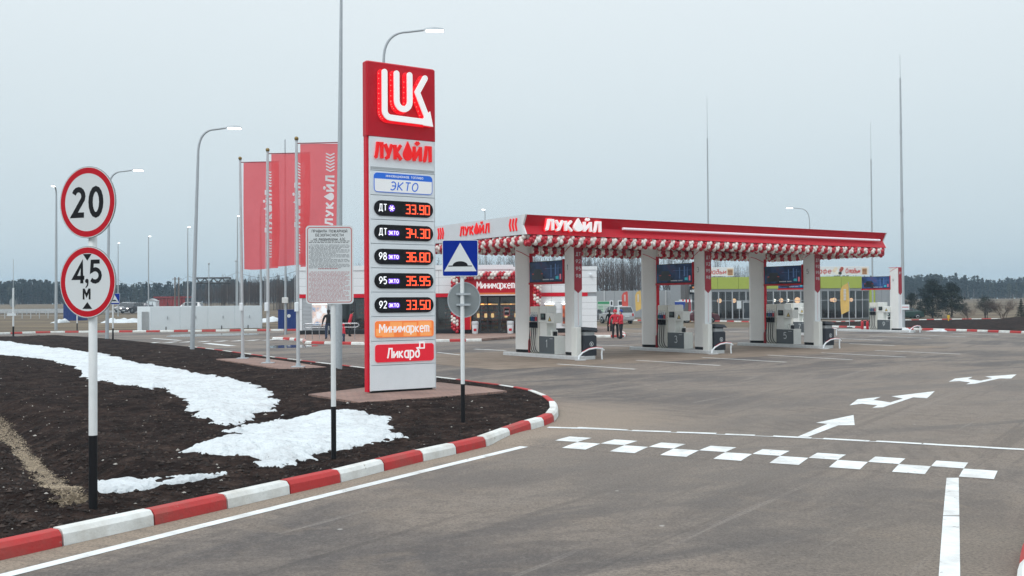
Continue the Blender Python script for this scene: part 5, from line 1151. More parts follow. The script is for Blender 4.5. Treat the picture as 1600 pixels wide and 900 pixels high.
def guard(loc, label):
    t = thing('guard_rail', label, 'guard rail', (*loc, 0), CA, 'low white guard rails at the island ends')
    Pth = [(-.16, -.28, 0), (-.12, -.28, .16), (.05, -.28, .30), (.35, -.28, .42), (.7, -.28, .46), (1.02, -.28, .43), (1.12, -.28, .36)]
    mb = MB(); mb.tube(Pth, .036, white_p, 8); mb.tube([(1.02, -.28, .42), (1.0, -.28, .2), (1.02, -.28, 0)], .034, white_p, 8); mb.build('bent_tube', t)
    mb = MB(); mb.tube([(x, y, z+.034) for x, y, z in Pth[2:6]], .014, red_b, 5); mb.build('red_stripe', t); mb = MB(); mb.bbox(-.25, .12, -.42, -.16, 0, .05, conc, .01); mb.build('foot_block', t); return t
def extinguisher(loc, label, cat_='fire extinguisher', m=None):
    m = m or mat('extinguisher_red', (.30, .012, .02), .35); t = thing('fire_extinguisher', label, cat_, loc, CA, 'fire extinguishers on the islands')
    mb = MB(); mb.lathe([(.085, 0), (.10, .03), (.10, .50), (.07, .58), (.03, .61)], m, 14); mb.build('cylinder', t); mb = MB(); mb.lathe([(.03, .6), (.03, .66)], dark_m, 8); mb.box(-.02, .10, -.015, .015, .66, .69, dark_m); mb.build('valve', t)
    mb = MB(); mb.tube([(.04, 0, .64), (.13, 0, .55), (.14, 0, .3)], .014, rubber, 6); mb.build('hose', t); return t
nm = ('1', '3', '5'); w3 = ('nearest island', 'middle island', 'right-hand island')
for k, (iu, iv) in enumerate(ISL):
    L3 = CP(iu, iv); island((*L3, 0))
    fuel_pump(L3, nm[k], ('leftmost fuel pump, on the nearest island', 'middle fuel pump under the canopy', 'right-hand front fuel pump under the canopy')[k]+', marked '+nm[k])
    video_screen(L3, ('leftmost dark video screen, on the nearest island', 'middle dark video screen under the canopy', 'right-hand dark video screen under the canopy')[k])
    waste_bin(L3, ('leftmost black waste bin, at the nearest island', 'middle black waste bin, at the second island', 'rightmost black waste bin, at the third island')[k])
    guard(L3, ('leftmost low guard rail, before the nearest island', 'guard rail before the middle island', 'guard rail before the third front island')[k])
    p = CP(iu+.32, iv+3.66); extinguisher((*p, .15), 'dark red fire extinguisher on the '+('nearest island', 'middle island', 'third front island')[k])
mb = MB()
# truck lane islands
P9 = G(1418, 519.8).xy; P7 = P9-CU*8.9
for P_, nb_, yl in ((P7, '7', 5.4), (P9, '9', 6.0)):
    island((P_.x, P_.y, 0), yl)
    t = thing('sign_column', ('plain white column showing between screen and right-hand canopy column' if nb_ == '7' else 'free-standing white column with slanted red top, rightmost of all'), 'column', (P_.x, P_.y, 0), CA, 'free-standing columns of the truck lane')
    cc = column(t, True, nb_, 0, .35, top=4.55, z0=.15, numtxt=('ДТ',))
    mb = MB(); mb.prism([(.27, .88), (.69, .88), (.62, 1.7), (.34, 1.7)], 4.55, 4.58, red_b); mb.build('cap', t)
    fuel_pump((P_-CV*.25).to_tuple(), nb_, ('fuel pump half hidden directly behind the right-hand front pump' if nb_ == '7' else 'small rightmost fuel pump in the open, without canopy above'))
    video_screen((P_+CV*.25).to_tuple(), ('video screen hidden behind the right-hand canopy column' if nb_ == '7' else 'bright blue video screen at the right, beside the open-air column'), 7.0)
    guard(P_.to_tuple(), ('farther guard rail behind the third waste bin' if nb_ == '7' else 'rightmost low guard rail, by the tallest mast'))
    for j in range(2): p = P_+CU*.35+CV*(3.55+.45*j); extinguisher((p.x, p.y, .15), ('nearer' if j == 0 else 'farther')+(' red fire extinguisher on the hidden truck island' if nb_ == '7' else ' bright red fire extinguisher left of the rightmost pump'), m=mat('bright_extinguisher', (.5, .015, .03), .35))
# ================================================================ MINIMARKET
SY = 72.0
def SX(px): return (px-800)*SY/1600
def SZ(py, px=700): return D(px, py, SY).z
mk = thing('minimarket_building', 'low white shop building with red portal and glazed entrance behind the pumps', 'building', (0, SY, 0))
pav = paver_mat('shop_pavers', (.33, .215, .175), (.27, .18, .15), (.16, .13, .11), 2)
pvs = [G(425, 530.3).xy, G(447, 530.8).xy, G(472, 533.2).xy, G(474, 536.8).xy, G(540, 538.3).xy, G(571, 538.8).xy, G(640, 535.8).xy, G(683, 534.3).xy, G(753, 533).xy, G(801, 529.5).xy, G(884, 526.6).xy, G(930, 527).xy, G(973, 527).xy, G(978, 524).xy]
mb = MB(); mb.slab([tuple(p+Vector((0, .1))) for p in pvs]+[(9.5, 90), (-17, 90)], pav, lambda a, b, c: (a, b, c), .02, .14); mb.build('pavement', kind='structure')
x0, x1, zr, zl = SX(466.5), SX(932.5), 4.80, 4.95
pan = mat('white_wall_panel', (.78, .82, .85), .4, var=.03, vscale=1); pand = mat('panel_joint_dark', (.28, .30, .32), .6)
mb = MB(); mb.box(x0+.05, SX(532), .05, 12, .14, zl-.1, pand); mb.box(SX(532), SX(713), .06, 12, 2.75, zl-.1, pand); mb.box(SX(713), SX(838), .06, 12, 2.9, zl-.1, pand); mb.box(SX(838), x1-.05, .05, 12, .14, zr-.1, pand)
mb.box(SX(532), SX(838), 4.2, 12, .14, 4.7, mat('interior_wall', (.30, .26, .22), .8)); mb.box(SX(532), SX(838), .06, 4.2, .142, .16, mat('interior_floor', (.25, .24, .23), .4)); mb.box(SX(532)-.04, SX(532), .06, 4.2, .16, 2.75, pand); mb.box(SX(838), SX(838)+.04, .06, 4.2, .16, 2.9, pand); mb.build('carcass', mk)
def panels(xa, xb, za, zb, nx, nz, y=0, m=pan, name='wall_panel', parent=mk, d=.05):
    wx, wz = (xb-xa)/nx, (zb-za)/nz; q = MB(); q.bbox(.008, wx-.008, 0, d, .008, wz-.008, m, .004); me = q.mesh(name)
    for i in range(nx):
        for j in range(nz): obj(name, me, parent, (xa+i*wx, y, za+j*wz))
ztop = 2.96
panels(x0, SX(713), ztop, 4.62, 9, 3); mb = MB(); mb.box(x0-.03, SX(802), -.06, .2, 4.62, zl, pan); mb.build('parapet', mk); mb = MB(); mb.box(SX(802), x1+.03, -.05, .2, 4.55, zr, pan); mb.build('parapet', mk)
panels(SX(838), x1, ztop, 4.55, 4, 3); panels(SX(838), x1, .45, 2.70, 4, 5); panels(x0, x0+.25, .3, 2.70, 1, 3)
panels(SX(713), SX(838), 4.12, 4.62, 3, 1)
mb = MB(); mb.box(x0+.02, SX(713), -.03, .06, 2.70, 2.955, red_b); mb.build('red_band', mk); mb = MB(); mb.box(SX(838), SX(918), -.03, .06, 2.70, 2.955, red_b); mb.build('red_band', mk)
for a_, b_q, h_q in ((x0, SX(713), .42), (SX(838), x1, .44)): mb = MB(); mb.box(a_, b_q, -.02, .05, .14, h_q, dark_m); mb.build('plinth', mk)
# portal
mb = MB(); mb.bbox(SX(713), SX(838), -.7, .05, 2.98, 4.10, red_p, .02); po = mb.build('portal_beam', mk)
mb = MB(); mb.box(SX(713)+.01, SX(838)-.01, -.705, -.1, 2.86, 2.975, mat('orange_strip', (.75, .20, .05), .5)); mb.build('orange_strip', po)
mb = MB(); mb.box(SX(714), SX(837), -.72, -.1, 2.78, 2.855, mat('white_strip', (.75, .75, .75), .5)); mb.build('white_strip', po)
mb = MB(); letters(mb, 'Минимаркет', SX(746), 3.28, .48, .13, neon_wht, front(-.702), 0, .05, width=SX(804)-SX(746), gap=.14); mb.build('lettering', po)
for a, b in ((713, 736), (820, 838)):
    mb = MB(); mb.bbox(SX(a), SX(b), -.7, .05, .42, 2.775, red_p, .02); mb.box(SX(b)-.05 if a == 713 else SX(a), SX(b)+.012 if a == 713 else SX(a)+.05, -.705, -.6, .42, 2.77, mat('orange_strip', (.75, .20, .05), .5)); mb.build('portal_leg', mk)
    mb = MB(); mb.box(SX(a)+.02, SX(b)-.02, -.68, .05, .14, .42, black_p); mb.build('portal_foot', mk)
# glazing
frame_m = mat('anthracite_frame', (.03, .033, .036), .5)
def window(xa, xb, za, zb, y=.0, parent=mk, name='window', mull=(), trans=(), fw=.06, glass=glass_c, fm_=frame_m):
    mb = MB(); mb.box(xa, xa+fw, y, y+.08, za, zb, fm_); mb.box(xb-fw, xb, y, y+.08, za, zb, fm_); mb.box(xa+fw, xb-fw, y, y+.08, za, za+fw, fm_); mb.box(xa+fw, xb-fw, y, y+.08, zb-fw, zb, fm_)
    for m_ in mull: mb.box(m_-fw/2, m_+fw/2, y+.005, y+.075, za+fw, zb-fw, fm_)
    for t_ in trans: mb.box(xa+fw, xb-fw, y+.008, y+.072, t_-fw/2, t_+fw/2, fm_)
    w_ = mb.build(name, parent); xs = [xa+fw]+sorted(mull)+[xb-fw]; zs = [za+fw]+sorted(trans)+[zb-fw]
    for a, b in zip(xs[:-1], xs[1:]):
        for c, d in zip(zs[:-1], zs[1:]): q = MB(); q.box(a, b, y+.035, y+.045, c, d, glass); q.build('pane', w_)
    return w_
window(SX(737), SX(819.5), .16, 2.76, .02, name='entrance_door', mull=(SX(750), SX(762), SX(781)), fw=.09)
blind = mat('dark_blind', (.05, .05, .05), .6)
for a, b in ((533, 553), (553, 572), (572, 607), (607, 645), (645, 683), (683, 712)):
    window(SX(a), SX(b), .42, 2.69, .02, fw=.08); mb = MB()
    if a != 533:
        for k in range(26): z = .55+k*.08; mb.add([(SX(a)+.1, .2, z), (SX(b)-.1, .2, z), (SX(b)-.1, .25, z+.035), (SX(a)+.1, .25, z+.035)], [(0, 1, 2, 3)], mat('blind_slat', (.17, .16, .15), .6))
        mb.build('blind', mk)
def shutter(xa, xb):
    mb = MB(); n_ = 24; h = (2.69-.42)/n_
    for k in range(n_): z = .42+k*h; mb.add([(xa, .03, z), (xb, .03, z), (xb, -.01, z+h*.3), (xa, -.01, z+h*.3), (xb, .03, z+h), (xa, .03, z+h)], [(0, 1, 2, 3), (3, 2, 4, 5)], mat('shutter_grey', (.40, .43, .46), .5))
    mb.build('roller_shutter', mk)
shutter(x0+.27, SX(487)); shutter(SX(513), SX(531))
def poster(xa, xb, za, zb, label, cols, seed, y=-.14):
    t = mk; mb = MB(); mb.bbox(xa, xb, y, .0, za, zb, mat('poster_case', (.5, .52, .54), .4), .02); c = mb.build('poster_case', t, label=label); rs = np.random.RandomState(seed)
    m = bpy.data.materials.new('poster_print'); m.use_nodes = True; n = m.node_tree; p = n.nodes['Principled BSDF']; tc_ = n.nodes.new('ShaderNodeTexCoord'); a = n.nodes.new('ShaderNodeTexNoise'); a.inputs['Scale'].default_value = 1.9; a.inputs['Detail'].default_value = 4; a.noise_dimensions = '4D'; a.inputs['W'].default_value = seed
    n.links.new(tc_.outputs['Object'], a.inputs['Vector']); r = n.nodes.new('ShaderNodeValToRGB'); n.links.new(a.outputs['Fac'], r.inputs[0]); e = r.color_ramp.elements; e[0].position = .36; e[0].color = (*cols[0], 1); e[1].position = .64; e[1].color = (*cols[-1], 1)
    for i, cc in enumerate(cols[1:-1]): q = e.new(.42+.16*i/max(1, len(cols)-2)); q.color = (*cc, 1)
    n.links.new(r.outputs[0], p.inputs['Base Color']); n.links.new(r.outputs[0], p.inputs['Emission Color']); p.inputs['Emission Strength'].default_value = .45
    mb = MB(); mb.box(xa+.07, xb-.07, y-.004, y+.01, za+.08, zb-.08, m); mb.build('poster', c)
    mb = MB(); mb.box(xa+.05, xb-.05, y-.05, y+.02, zb, zb+.05, lamp_e); mb.build('strip_lamp', c)
poster(SX(487), SX(512.5), .72, 2.25, 'lit case with a colourful street poster left of the handrail', [(.05, .06, .1), (.25, .35, .5), (.6, .45, .38), (.7, .75, .8)], 2)
poster(SX(850), SX(866.5), .70, 2.15, 'lit poster case with a golden picture beside the red pillar', [(.45, .28, .08), (.7, .5, .2), (.8, .75, .6)], 4)
poster(SX(877), SX(895), .70, 2.15, 'lit poster case with a dark picture and orange fruit', [(.02, .02, .02), (.05, .02, .02), (.6, .12, .04)], 7)
# inside
warm = mat('warm_shelf_light', (.9, .7, .4), .5, var=0, emit=(1, .62, .25), estr=.8); shelf = mat('shop_shelf', (.2, .17, .14), .7)
rs = np.random.RandomState(5)
for k, px in enumerate((745, 757, 768, 790, 806, 560, 600, 700)):
    mb = MB(); xa = SX(px); mb.box(xa-.45, xa+.45, 3.2, 3.6, .16, 2.2, shelf)
    for z in np.arange(.4, 2.1, .28):
        for q in range(7): mb.box(xa-.42+q*.12, xa-.34+q*.12, 3.12, 3.19, z, z+.08+.1*rs.rand(), mat('goods_%d' % rs.randint(4), [(.5, .3, .08), (.4, .08, .05), (.5, .45, .3), (.1, .25, .15)][rs.randint(4)], .5))
    mb.build('goods_shelf', mk)
    if k < 5: mb = MB(); mb.box(xa-.4, xa+.4, 3.05, 3.1, 2.15, 2.2, warm); mb.box(xa-.1, xa+.1, 3.0, 3.08, 1.2, 1.5, warm); mb.build('shelf_light', mk)
mb = MB(); mb.slab(rrect(SX(787), SX(796), 1.35, 1.95, .05), mat('notice_frame', (.45, .12, .12), .5), front(.012), 0, .004); mb.slab(rrect(SX(787.8), SX(795.2), 1.42, 1.88, .03), sign_k, front(.012), .004, .006)
letters(mb, 'ВХОД', SX(788.6), 1.62, .1, .15, sign_w, front(.012), .006, .008, width=.26); mb.build('door_notice', mk)
mb = MB(); mb.bbox(SX(921), SX(924), -.25, 0, 4.15, 4.28, white_p, .02); mb.build('camera', mk)
# balloon arch
ga = thing('balloon_arch', 'red and white balloon garland framing the shop portal', 'balloon garland', (0, SY, 0)); n_ = 0; mb = MB()
path = [(SX(711.5), .3), (SX(711.5), 4.18), (SX(840), 4.18), (SX(837), .3)]; k = 0
for (xa, za), (xb, zb) in zip(path[:-1], path[1:]):
    L_ = math.hypot(xb-xa, zb-za); dx, dz = (xb-xa)/L_, (zb-za)/L_
    for i in range(int(L_/.24)):
        for j in range(5):
            th = R(72*j+10); o = min(i*.24+.14+.16*math.sin(th), L_); c, s_ = math.cos(th)*.17, math.sin(th)*.17
            x, z, y = xa+dx*o-dz*s_, za+dz*o+dx*s_, -.85-c; cm = 'r' if k % 4 < 2 else 'w'
            q = obj('balloon', ballm[cm], ga, (x, y, z)) if n_ < 290 else mb.ball((x, y, z), .12, balloon_r if cm == 'r' else balloon_w, 7, 5)
            if n_ < 290: q.scale = (1.25, 1.25, 1.25)
            n_ += 1
        k += 1
if mb.v: mb.build('balloon_mass', ga, kind='stuff')
# pavement things
def bin_white(px, lab):
    t = thing('litter_bin', lab, 'litter bin', (SX(px)*.984, SY-1.2, .14), 0, 'white litter bins by the entrance')
    mb = MB(); mb.lathe([(.17, 0), (.20, .05), (.23, .62)], white_p, 16); b_ = mb.build('bucket', t); mb = MB(); mb.lathe([(.245, .62), (.25, .72), (.23, .86), (.12, .88), (0, .88)], mat('bin_lid_grey', (.5, .52, .54), .5), 16); mb.build('lid', t); mb = MB(); mb.box(-.10, .10, -.232, -.215, .2, .36, red_p); mb.build('sticker', b_)
bin_white(742, 'white litter bin left of the shop door, by the red portal leg'); bin_white(797, 'white litter bin right of the shop door, partly behind a column')
hr = thing('handrail', 'stainless steel handrail in front of the shop windows', 'handrail', (0, 0, .14))
yy_ = 61.8; xs = [(p-800)*yy_/1600 for p in (477, 487.5, 498.5, 512, 535, 554)]
mb = MB(); mb.tube([(xs[0], yy_, .95), (xs[-1]+.15, yy_, .95)], .035, steel, 8); mb.tube([(xs[0], yy_, .72), (xs[-1]+.1, yy_, .72)], .025, steel, 8); mb.tube([(xs[-1]+.15, yy_, .95), (xs[-1]+.28, yy_, .84), (xs[-1]+.1, yy_, .72)], .03, steel, 8); mb.tube([(xs[0], yy_, .95), (xs[0]-.1, yy_, .84), (xs[0], yy_, .72)], .03, steel, 8); mb.build('rail', hr)
for x in xs: mb = MB(); mb.tube([(x, yy_, 0), (x, yy_, .95)], .022, steel, 8); mb.build('baluster', hr)
# ================================================================ CAFE AND SHED BEHIND
FY = 122.0
def fx(px): return (px-800)*FY/1600
cf = thing('cafe_building', 'glass-fronted cafe with lime green fascia and roof signs behind the pumps', 'building', (0, FY, 0))
lime = mat('lime_fascia', (.36, .44, .07), .45, var=.04); gcl = mat('grey_cladding', (.30, .32, .34), .5, var=.04); dcl = mat('dark_brown_cladding', (.10, .095, .095), .6, var=.08)
xa, xb, xc = fx(1080), fx(1358), fx(1408)
mb = MB(); mb.box(xa, xb, 7, 7.2, .1, 5.1, mat('cafe_inside', (.13, .09, .07), .8)); mb.box(xa, xb, 0.2, 7, .1, .12, mat('cafe_floor', (.12, .10, .09), .5)); mb.box(xa, xb, .1, 14, 5.0, 5.12, gcl); mb.box(xa-.3, xa, .1, 14, 0, 5.1, gcl); mb.box(xb, xb+.3, .1, 7.2, 0, 5.1, gcl); mb.build('shell', cf)
for i in range(8): a = fx(1089)+(fx(1346)-fx(1089))*i/8; b = fx(1089)+(fx(1346)-fx(1089))*(i+1)/8; mb = MB(); mb.bbox(a+.015, b-.015, -.15, .1, 3.74, 5.15, lime, .01); mb.build('fascia_panel', cf)
mb = MB(); mb.box(xa, xb, -.05, .1, 3.48, 3.735, gcl); mb.build('lintel', cf)
mm = mat('aluminium_frame', (.42, .44, .46), .4, metal=.3)
nb_ = 26; step = (xb-xa)/nb_
for g in range(0, nb_, 2):
    a = xa+step*g; window(a, a+2*step, .12, 3.48, .0, cf, mull=(a+step,), trans=(2.33,), fw=.07, fm_=mm)
mb = MB(); mb.box(fx(1160), fx(1173), -.06, -.001, .1, 2.25, mm); d_ = mb.build('door', cf); mb = MB(); mb.box(fx(1161.5), fx(1171.5), -.066, -.061, .25, 2.1, glass_d); mb.build('pane', d_); mb = MB(); mb.tube([(fx(1163), -.12, .9), (fx(1163), -.12, 1.4)], .02, steel, 6); mb.build('handle', d_)
mb = MB(); mb.box(fx(1151), fx(1158), -.03, -.01, 1.4, 2.3, sign_w); mb.build('door_notice', cf)
glob = mat('warm_globe', (.9, .6, .35), .5, var=0, emit=(1, .55, .28), estr=.9); globw = mat('white_globe', (.9, .85, .8), .5, var=0, emit=(1, .9, .75), estr=1.6)
for px, m, r in ((1124, glob, .28), (1147, glob, .26), (1210, globw, .18), (1220.5, glob, .26), (1231, globw, .18), (1246, glob, .36), (1299, glob, .2), (1303.5, glob, .28), (1330, glob, .22), (1098, glob, .2)):
    mb = MB(); mb.ball((0, 0, 0), r, m, 12, 8); p_ = mb.build('pendant_lamp', cf, (fx(px)*1.012, 1.5, 2.35)); mb = MB(); mb.tube([(0, 0, r), (0, 0, 2.6)], .015, dark_m, 4); mb.build('cord', p_)
rs = np.random.RandomState(8)
for k in range(9):
    mb = MB(); mb.box(-.5, .5, -.4, .4, .72, .76, shelf); mb.tube([(0, 0, 0), (0, 0, .72)], .05, dark_m, 6); mb.box(-.8, -.55, -.2, .2, .4, .46, shelf); mb.box(-.82, -.78, -.2, .2, .46, .9, shelf); mb.box(.55, .8, -.2, .2, .4, .46, shelf); mb.box(.78, .82, -.2, .2, .46, .9, shelf); mb.build('table', cf, (xa+1.6+k*2.2, 1.6, .12))
mb = MB(); mb.box(xb+.01, fx(1367), -.1, .3, 0, 3.74, lime); mb.box(fx(1346), fx(1368), -.02, .3, 3.745, 4.9, gcl); mb.build('lime_pilaster', cf)
for k in range(4): a = fx(1367)+.01+(xc-fx(1367))*k/4; mb = MB(); mb.bbox(a, a+(xc-fx(1367))/4-.02, 0, .15, 0, 5.05, gcl, .01); mb.build('wall_panel', cf)
mb = MB(); mb.box(fx(1367), xc, .16, 13, 0, 5.0, gcl); mb.build('side_block', cf)
mb = MB(); mb.box(fx(1070), xa-.3, -.1, 3, 0, 4.6, dcl); mb.build('dark_wall', cf)
def boards(px0, px1, items, label):
    t = thing('roof_sign', label, 'sign', (0, FY, 0)); mb = MB(); mb.bbox(fx(px0), fx(px1), .3, .4, 5.28, 6.35, mat('sign_white', (.72, .74, .75), .5), .02)
    b_ = mb.build('board', t); mb = MB()
    for x in np.arange(fx(px0)+.5, fx(px1), 1.6): mb.tube([(x, .45, 5.1), (x, .45, 6.3)], .05, galv, 6); mb.tube([(x, 1.4, 5.1), (x, .45, 6.1)], .04, galv, 6)
    mb.build('bracket', t); rt = mat('red_script', (.55, .06, .05), .5, var=0); pf = front(.298)
    for kind, a, b in items:
        mb = MB()
        if kind == 'pan': mb.slab(rrect(fx(a), fx(b), 5.36, 6.2, .1), mat('pancake_cream', (.75, .62, .45), .6), pf, 0, .01); [mb.slab(rrect(fx(a)+.08, fx(b)-.08, 5.42+q*.17, 5.56+q*.17, .05), mat('pancake_brown', (.32, .13, .04), .6, var=.3), pf, .01, .02) for q in range(4)]; mb.build('food_picture', b_)
        elif kind == 'sushi':
            for q, (dx, dz, cm) in enumerate(((.15, .55, (.75, .6, .45)), (.35, .75, (.8, .7, .55)), (.45, .3, (.85, .8, .7)), (.85, .25, (.03, .03, .03)), (.95, .6, (.35, .06, .04)), (1.08, .8, (.4, .08, .05)))): disc(mb, fx(a)+dx, 5.3+dz, .2, mat('sushi_%d' % q, cm, .6), pf, 0, .01+.003*q, 14)
            mb.build('food_picture', b_)
        else: letters(mb, kind, fx(a), 5.55, .52, .17, rt, pf, 0, .01, width=fx(b)-fx(a), gap=.12, shear=.1); mb.build('lettering', b_)
boards(1094, 1148, (('Оладьи', 1101, 1135), ('pan', 1137, 1147)), 'white roof sign with red lettering left of the open railing')
boards(1270, 1360, (('кафе', 1274, 1300), ('sushi', 1303, 1318), ('Оладьи', 1323, 1345), ('pan', 1348, 1357)), 'white roof sign with sushi picture and red lettering at the right end')
rl = thing('roof_railing', 'open metal railing on the cafe roof between the two signs', 'railing', (0, FY, 0)); mb = MB()
for x in np.arange(fx(1149), fx(1269), .75): mb.tube([(x, .5, 5.1), (x, .5, 6.3)], .03, galv, 5); mb.tube([(x, .5, 5.2), (x+.75, .5, 6.2)], .015, galv, 4)
for z in (5.4, 5.8, 6.25): mb.tube([(fx(1149), .5, z), (fx(1269), .5, z)], .025, galv, 5)
mb.build('bars', rl)
t = thing('cafe_sign', 'small black sign with white lettering on the dark wall left of the green fascia', 'sign', (0, FY, 0)); mb = MB(); mb.bbox(fx(1077), fx(1088), -.25, -.16, 3.15, 4.1, black_p, .02); b_ = mb.build('board', t)
mb = MB(); letters(mb, 'кафе', fx(1078.2), 3.4, .36, .17, sign_w, front(-.252), 0, .01, width=.66); disc(mb, fx(1082.5), 3.95, .12, mat('orange_dot', (.8, .3, .1), .5), front(-.252), 0, .01, 12); mb.build('lettering', b_)
# shed
HY = 140.0
def hx(px): return (px-800)*HY/1600
sh = thing('storage_shed', 'long flat grey metal shed behind the parked cars', 'building', (0, HY, 0)); mb = MB(); mb.box(hx(900), hx(1072), .1, 14, 0, 3.75, gcl); mb.build('shell', sh)
for i in range(12): a, b = hx(905)+(hx(1070)-hx(905))*i/12, hx(905)+(hx(1070)-hx(905))*(i+1)/12; mb = MB(); mb.bbox(a+.012, b-.012, 0, .12, 0, 3.82, mat('shed_grey', (.34, .36, .38), .5, var=.03), .008); mb.build('wall_panel', sh)
for px in (944, 1040, 1069): mb = MB(); mb.box(hx(px)-.07, hx(px)+.07, -.08, 0, 0, 3.85, mat('downpipe', (.55, .57, .58), .4)); mb.build('downpipe', sh)
for a, b in ((952.5, 958), (965, 974)): window(hx(a), hx(b), 1.75, 2.5, -.09, sh, fw=.12, fm_=white_p, glass=glass_d)
def feather(px, py0, py1, Y, wpx, m, m2, label):
    P = D(px, 480, Y); P.z = .02; t = thing('feather_flag', label, 'flag', P, 0, 'feather banner flags'); z0 = HZ(P, py1); z1 = HZ(P, py0); w_ = wpx*Y/1600; mb = MB(); n = 14
    v = []
    for i in range(n+1):
        s = i/n; z = z0+(z1-z0)*s; l = w_*(.0+(.72*min(1, (s*3.2))**.6)) if s < .3 else w_*(.72+.28*min(1, (s-.3)/.4)); r_ = 0 if s < .75 else w_*.75*((s-.75)/.25)**1.6
        yy2 = .06*math.sin(s*5); v += [(w_-l if s < .3 else w_-min(w_, l), yy2, z), (w_-r_*0, yy2-.05, z-(.0))]
    # slanted foot on the left, curved head on the left
    v = []
    for i in range(n+1):
        s = i/n; zl = z0+(z1-z0)*(s*.90); zr = z0+(z1-z0)*(.12+.88*s)
        xl = w_*.12*(1-s)**2+(w_*.25*max(0, s-.85)/.15); v += [(xl, .06*math.sin(s*5), zl), (w_-.05*w_*s, -.04*math.sin(s*5), zr)]
    mb.add(v, [(2*i, 2*i+1, 2*i+3, 2*i+2) for i in range(n)], m, True); mb.build('cloth', t)
    mb = MB()
    for q in range(8): zc = z0+(z1-z0)*(.45+.045*q); mb.box(w_*.35, w_*.62, -.075, -.07, zc, zc+(z1-z0)*.028, m2)
    mb.build('print', t); mb = MB(); mb.tube([(w_, 0, 0), (w_+.02, 0, z1*.9), (w_*.9, 0, z1+.05)], .025, galv, 6); mb.lathe([(.25, 0), (.22, .06)], dark_m, 10, (w_, 0, 0)); mb.build('pole', t)
fred = mat('orange_red_flag', (.68, .09, .07), .7); fyel = mat('yellow_flag', (.72, .48, .14), .7, var=.08)
feather(971.5, 455, 484, 112, 10, fred, sign_w, 'orange red feather flag behind the silver off-road car')
feather(992.5, 453.5, 487, 111, 9.5, fyel, sign_w, 'yellow feather flag left of pump 3')
feather(1313, 442, 492, 84, 14, fyel, sign_w, 'large yellow feather flag in front of the cafe windows')
P = D(943, 480, 124); t = thing('information_board', 'green and white information board behind the parked silver cars', 'notice board', (P.x, 124, 0)); w_ = 9.7*124/1600; mb = MB(); mb.bbox(-w_, w_, -.05, .05, .8, 2.4, mat('board_pale_green', (.50, .60, .53), .5, var=.1), .02); b_ = mb.build('board', t); mb = MB(); mb.box(-w_+.05, w_-.05, -.056, -.051, 2.05, 2.35, mat('board_green', (.05, .30, .14), .5))
for k in range(5): mb.box(-w_+.1, -w_+.7, -.056, -.051, .95+k*.2, 1.02+k*.2, mat('board_green', (.05, .30, .14), .5)); mb.box(-w_+.8, w_-.1, -.056, -.051, .95+k*.2, 1.0+k*.2, gcl)
mb.build('print', b_)
for x in (-w_+.1, w_-.1): mb = MB(); mb.tube([(x, .08, 0), (x, .08, 2.4)], .04, galv, 6); mb.build('leg', t)
# kiosk
P = D(1071, 480, 112); t = thing('play_kiosk', 'small orange kiosk with red and white striped top between pump 3 and the cafe', 'kiosk', (P.x, 112, 0)); oy = mat('kiosk_orange', (.65, .27, .03), .5)
mb = MB(); mb.bbox(-.55, .55, -.5, .5, .1, 1.1, oy, .05); mb.build('base', t)
for sx_ in (-.5, .42):
    for sy_ in (-.45, .37): mb = MB(); mb.box(sx_, sx_+.08, sy_, sy_+.08, 1.1, 2.2, red_p); mb.build('corner_post', t)
mb = MB()
for k in range(7): a = -.62+k*.177; mb.box(a, a+.174, -.6, .6, 2.2, 2.5, red_p if k % 2 else white_p)
mb.build('striped_canopy', t)
P = D(1062.5, 480, 106); t = thing('blue_sign', 'blue sign with a white star in front of the orange kiosk', 'sign', (P.x, 106, 0)); mb = MB(); mb.add([(-.55, 0, 2.25), (.55, 0, 2.25), (.42, 0, 1.5), (-.42, 0, 1.5), (-.55, .1, 2.25), (.55, .1, 2.25), (.42, .1, 1.5), (-.42, .1, 1.5)], [(3, 2, 1, 0), (4, 5, 6, 7), (0, 1, 5, 4), (2, 3, 7, 6), (1, 2, 6, 5), (3, 0, 4, 7)], mat('sign_deep_blue', (.01, .05, .30), .5)); b_ = mb.build('board', t)
mb = MB(); mb.flat([(.17*(1 if i % 2 == 0 else .42)*math.sin(R(36*i)), 1.86+.17*(1 if i % 2 == 0 else .42)*math.cos(R(36*i))) for i in range(10)], sign_w, front(-.005), .002); mb.build('star', b_); mb = MB(); mb.box(-.5, .5, -.01, 0.11, 2.25, 2.33, sign_w); mb.build('white_rim', b_); mb = MB(); mb.tube([(0, .05, 0), (0, .05, 1.5)], .05, galv, 6); mb.build('post', t)
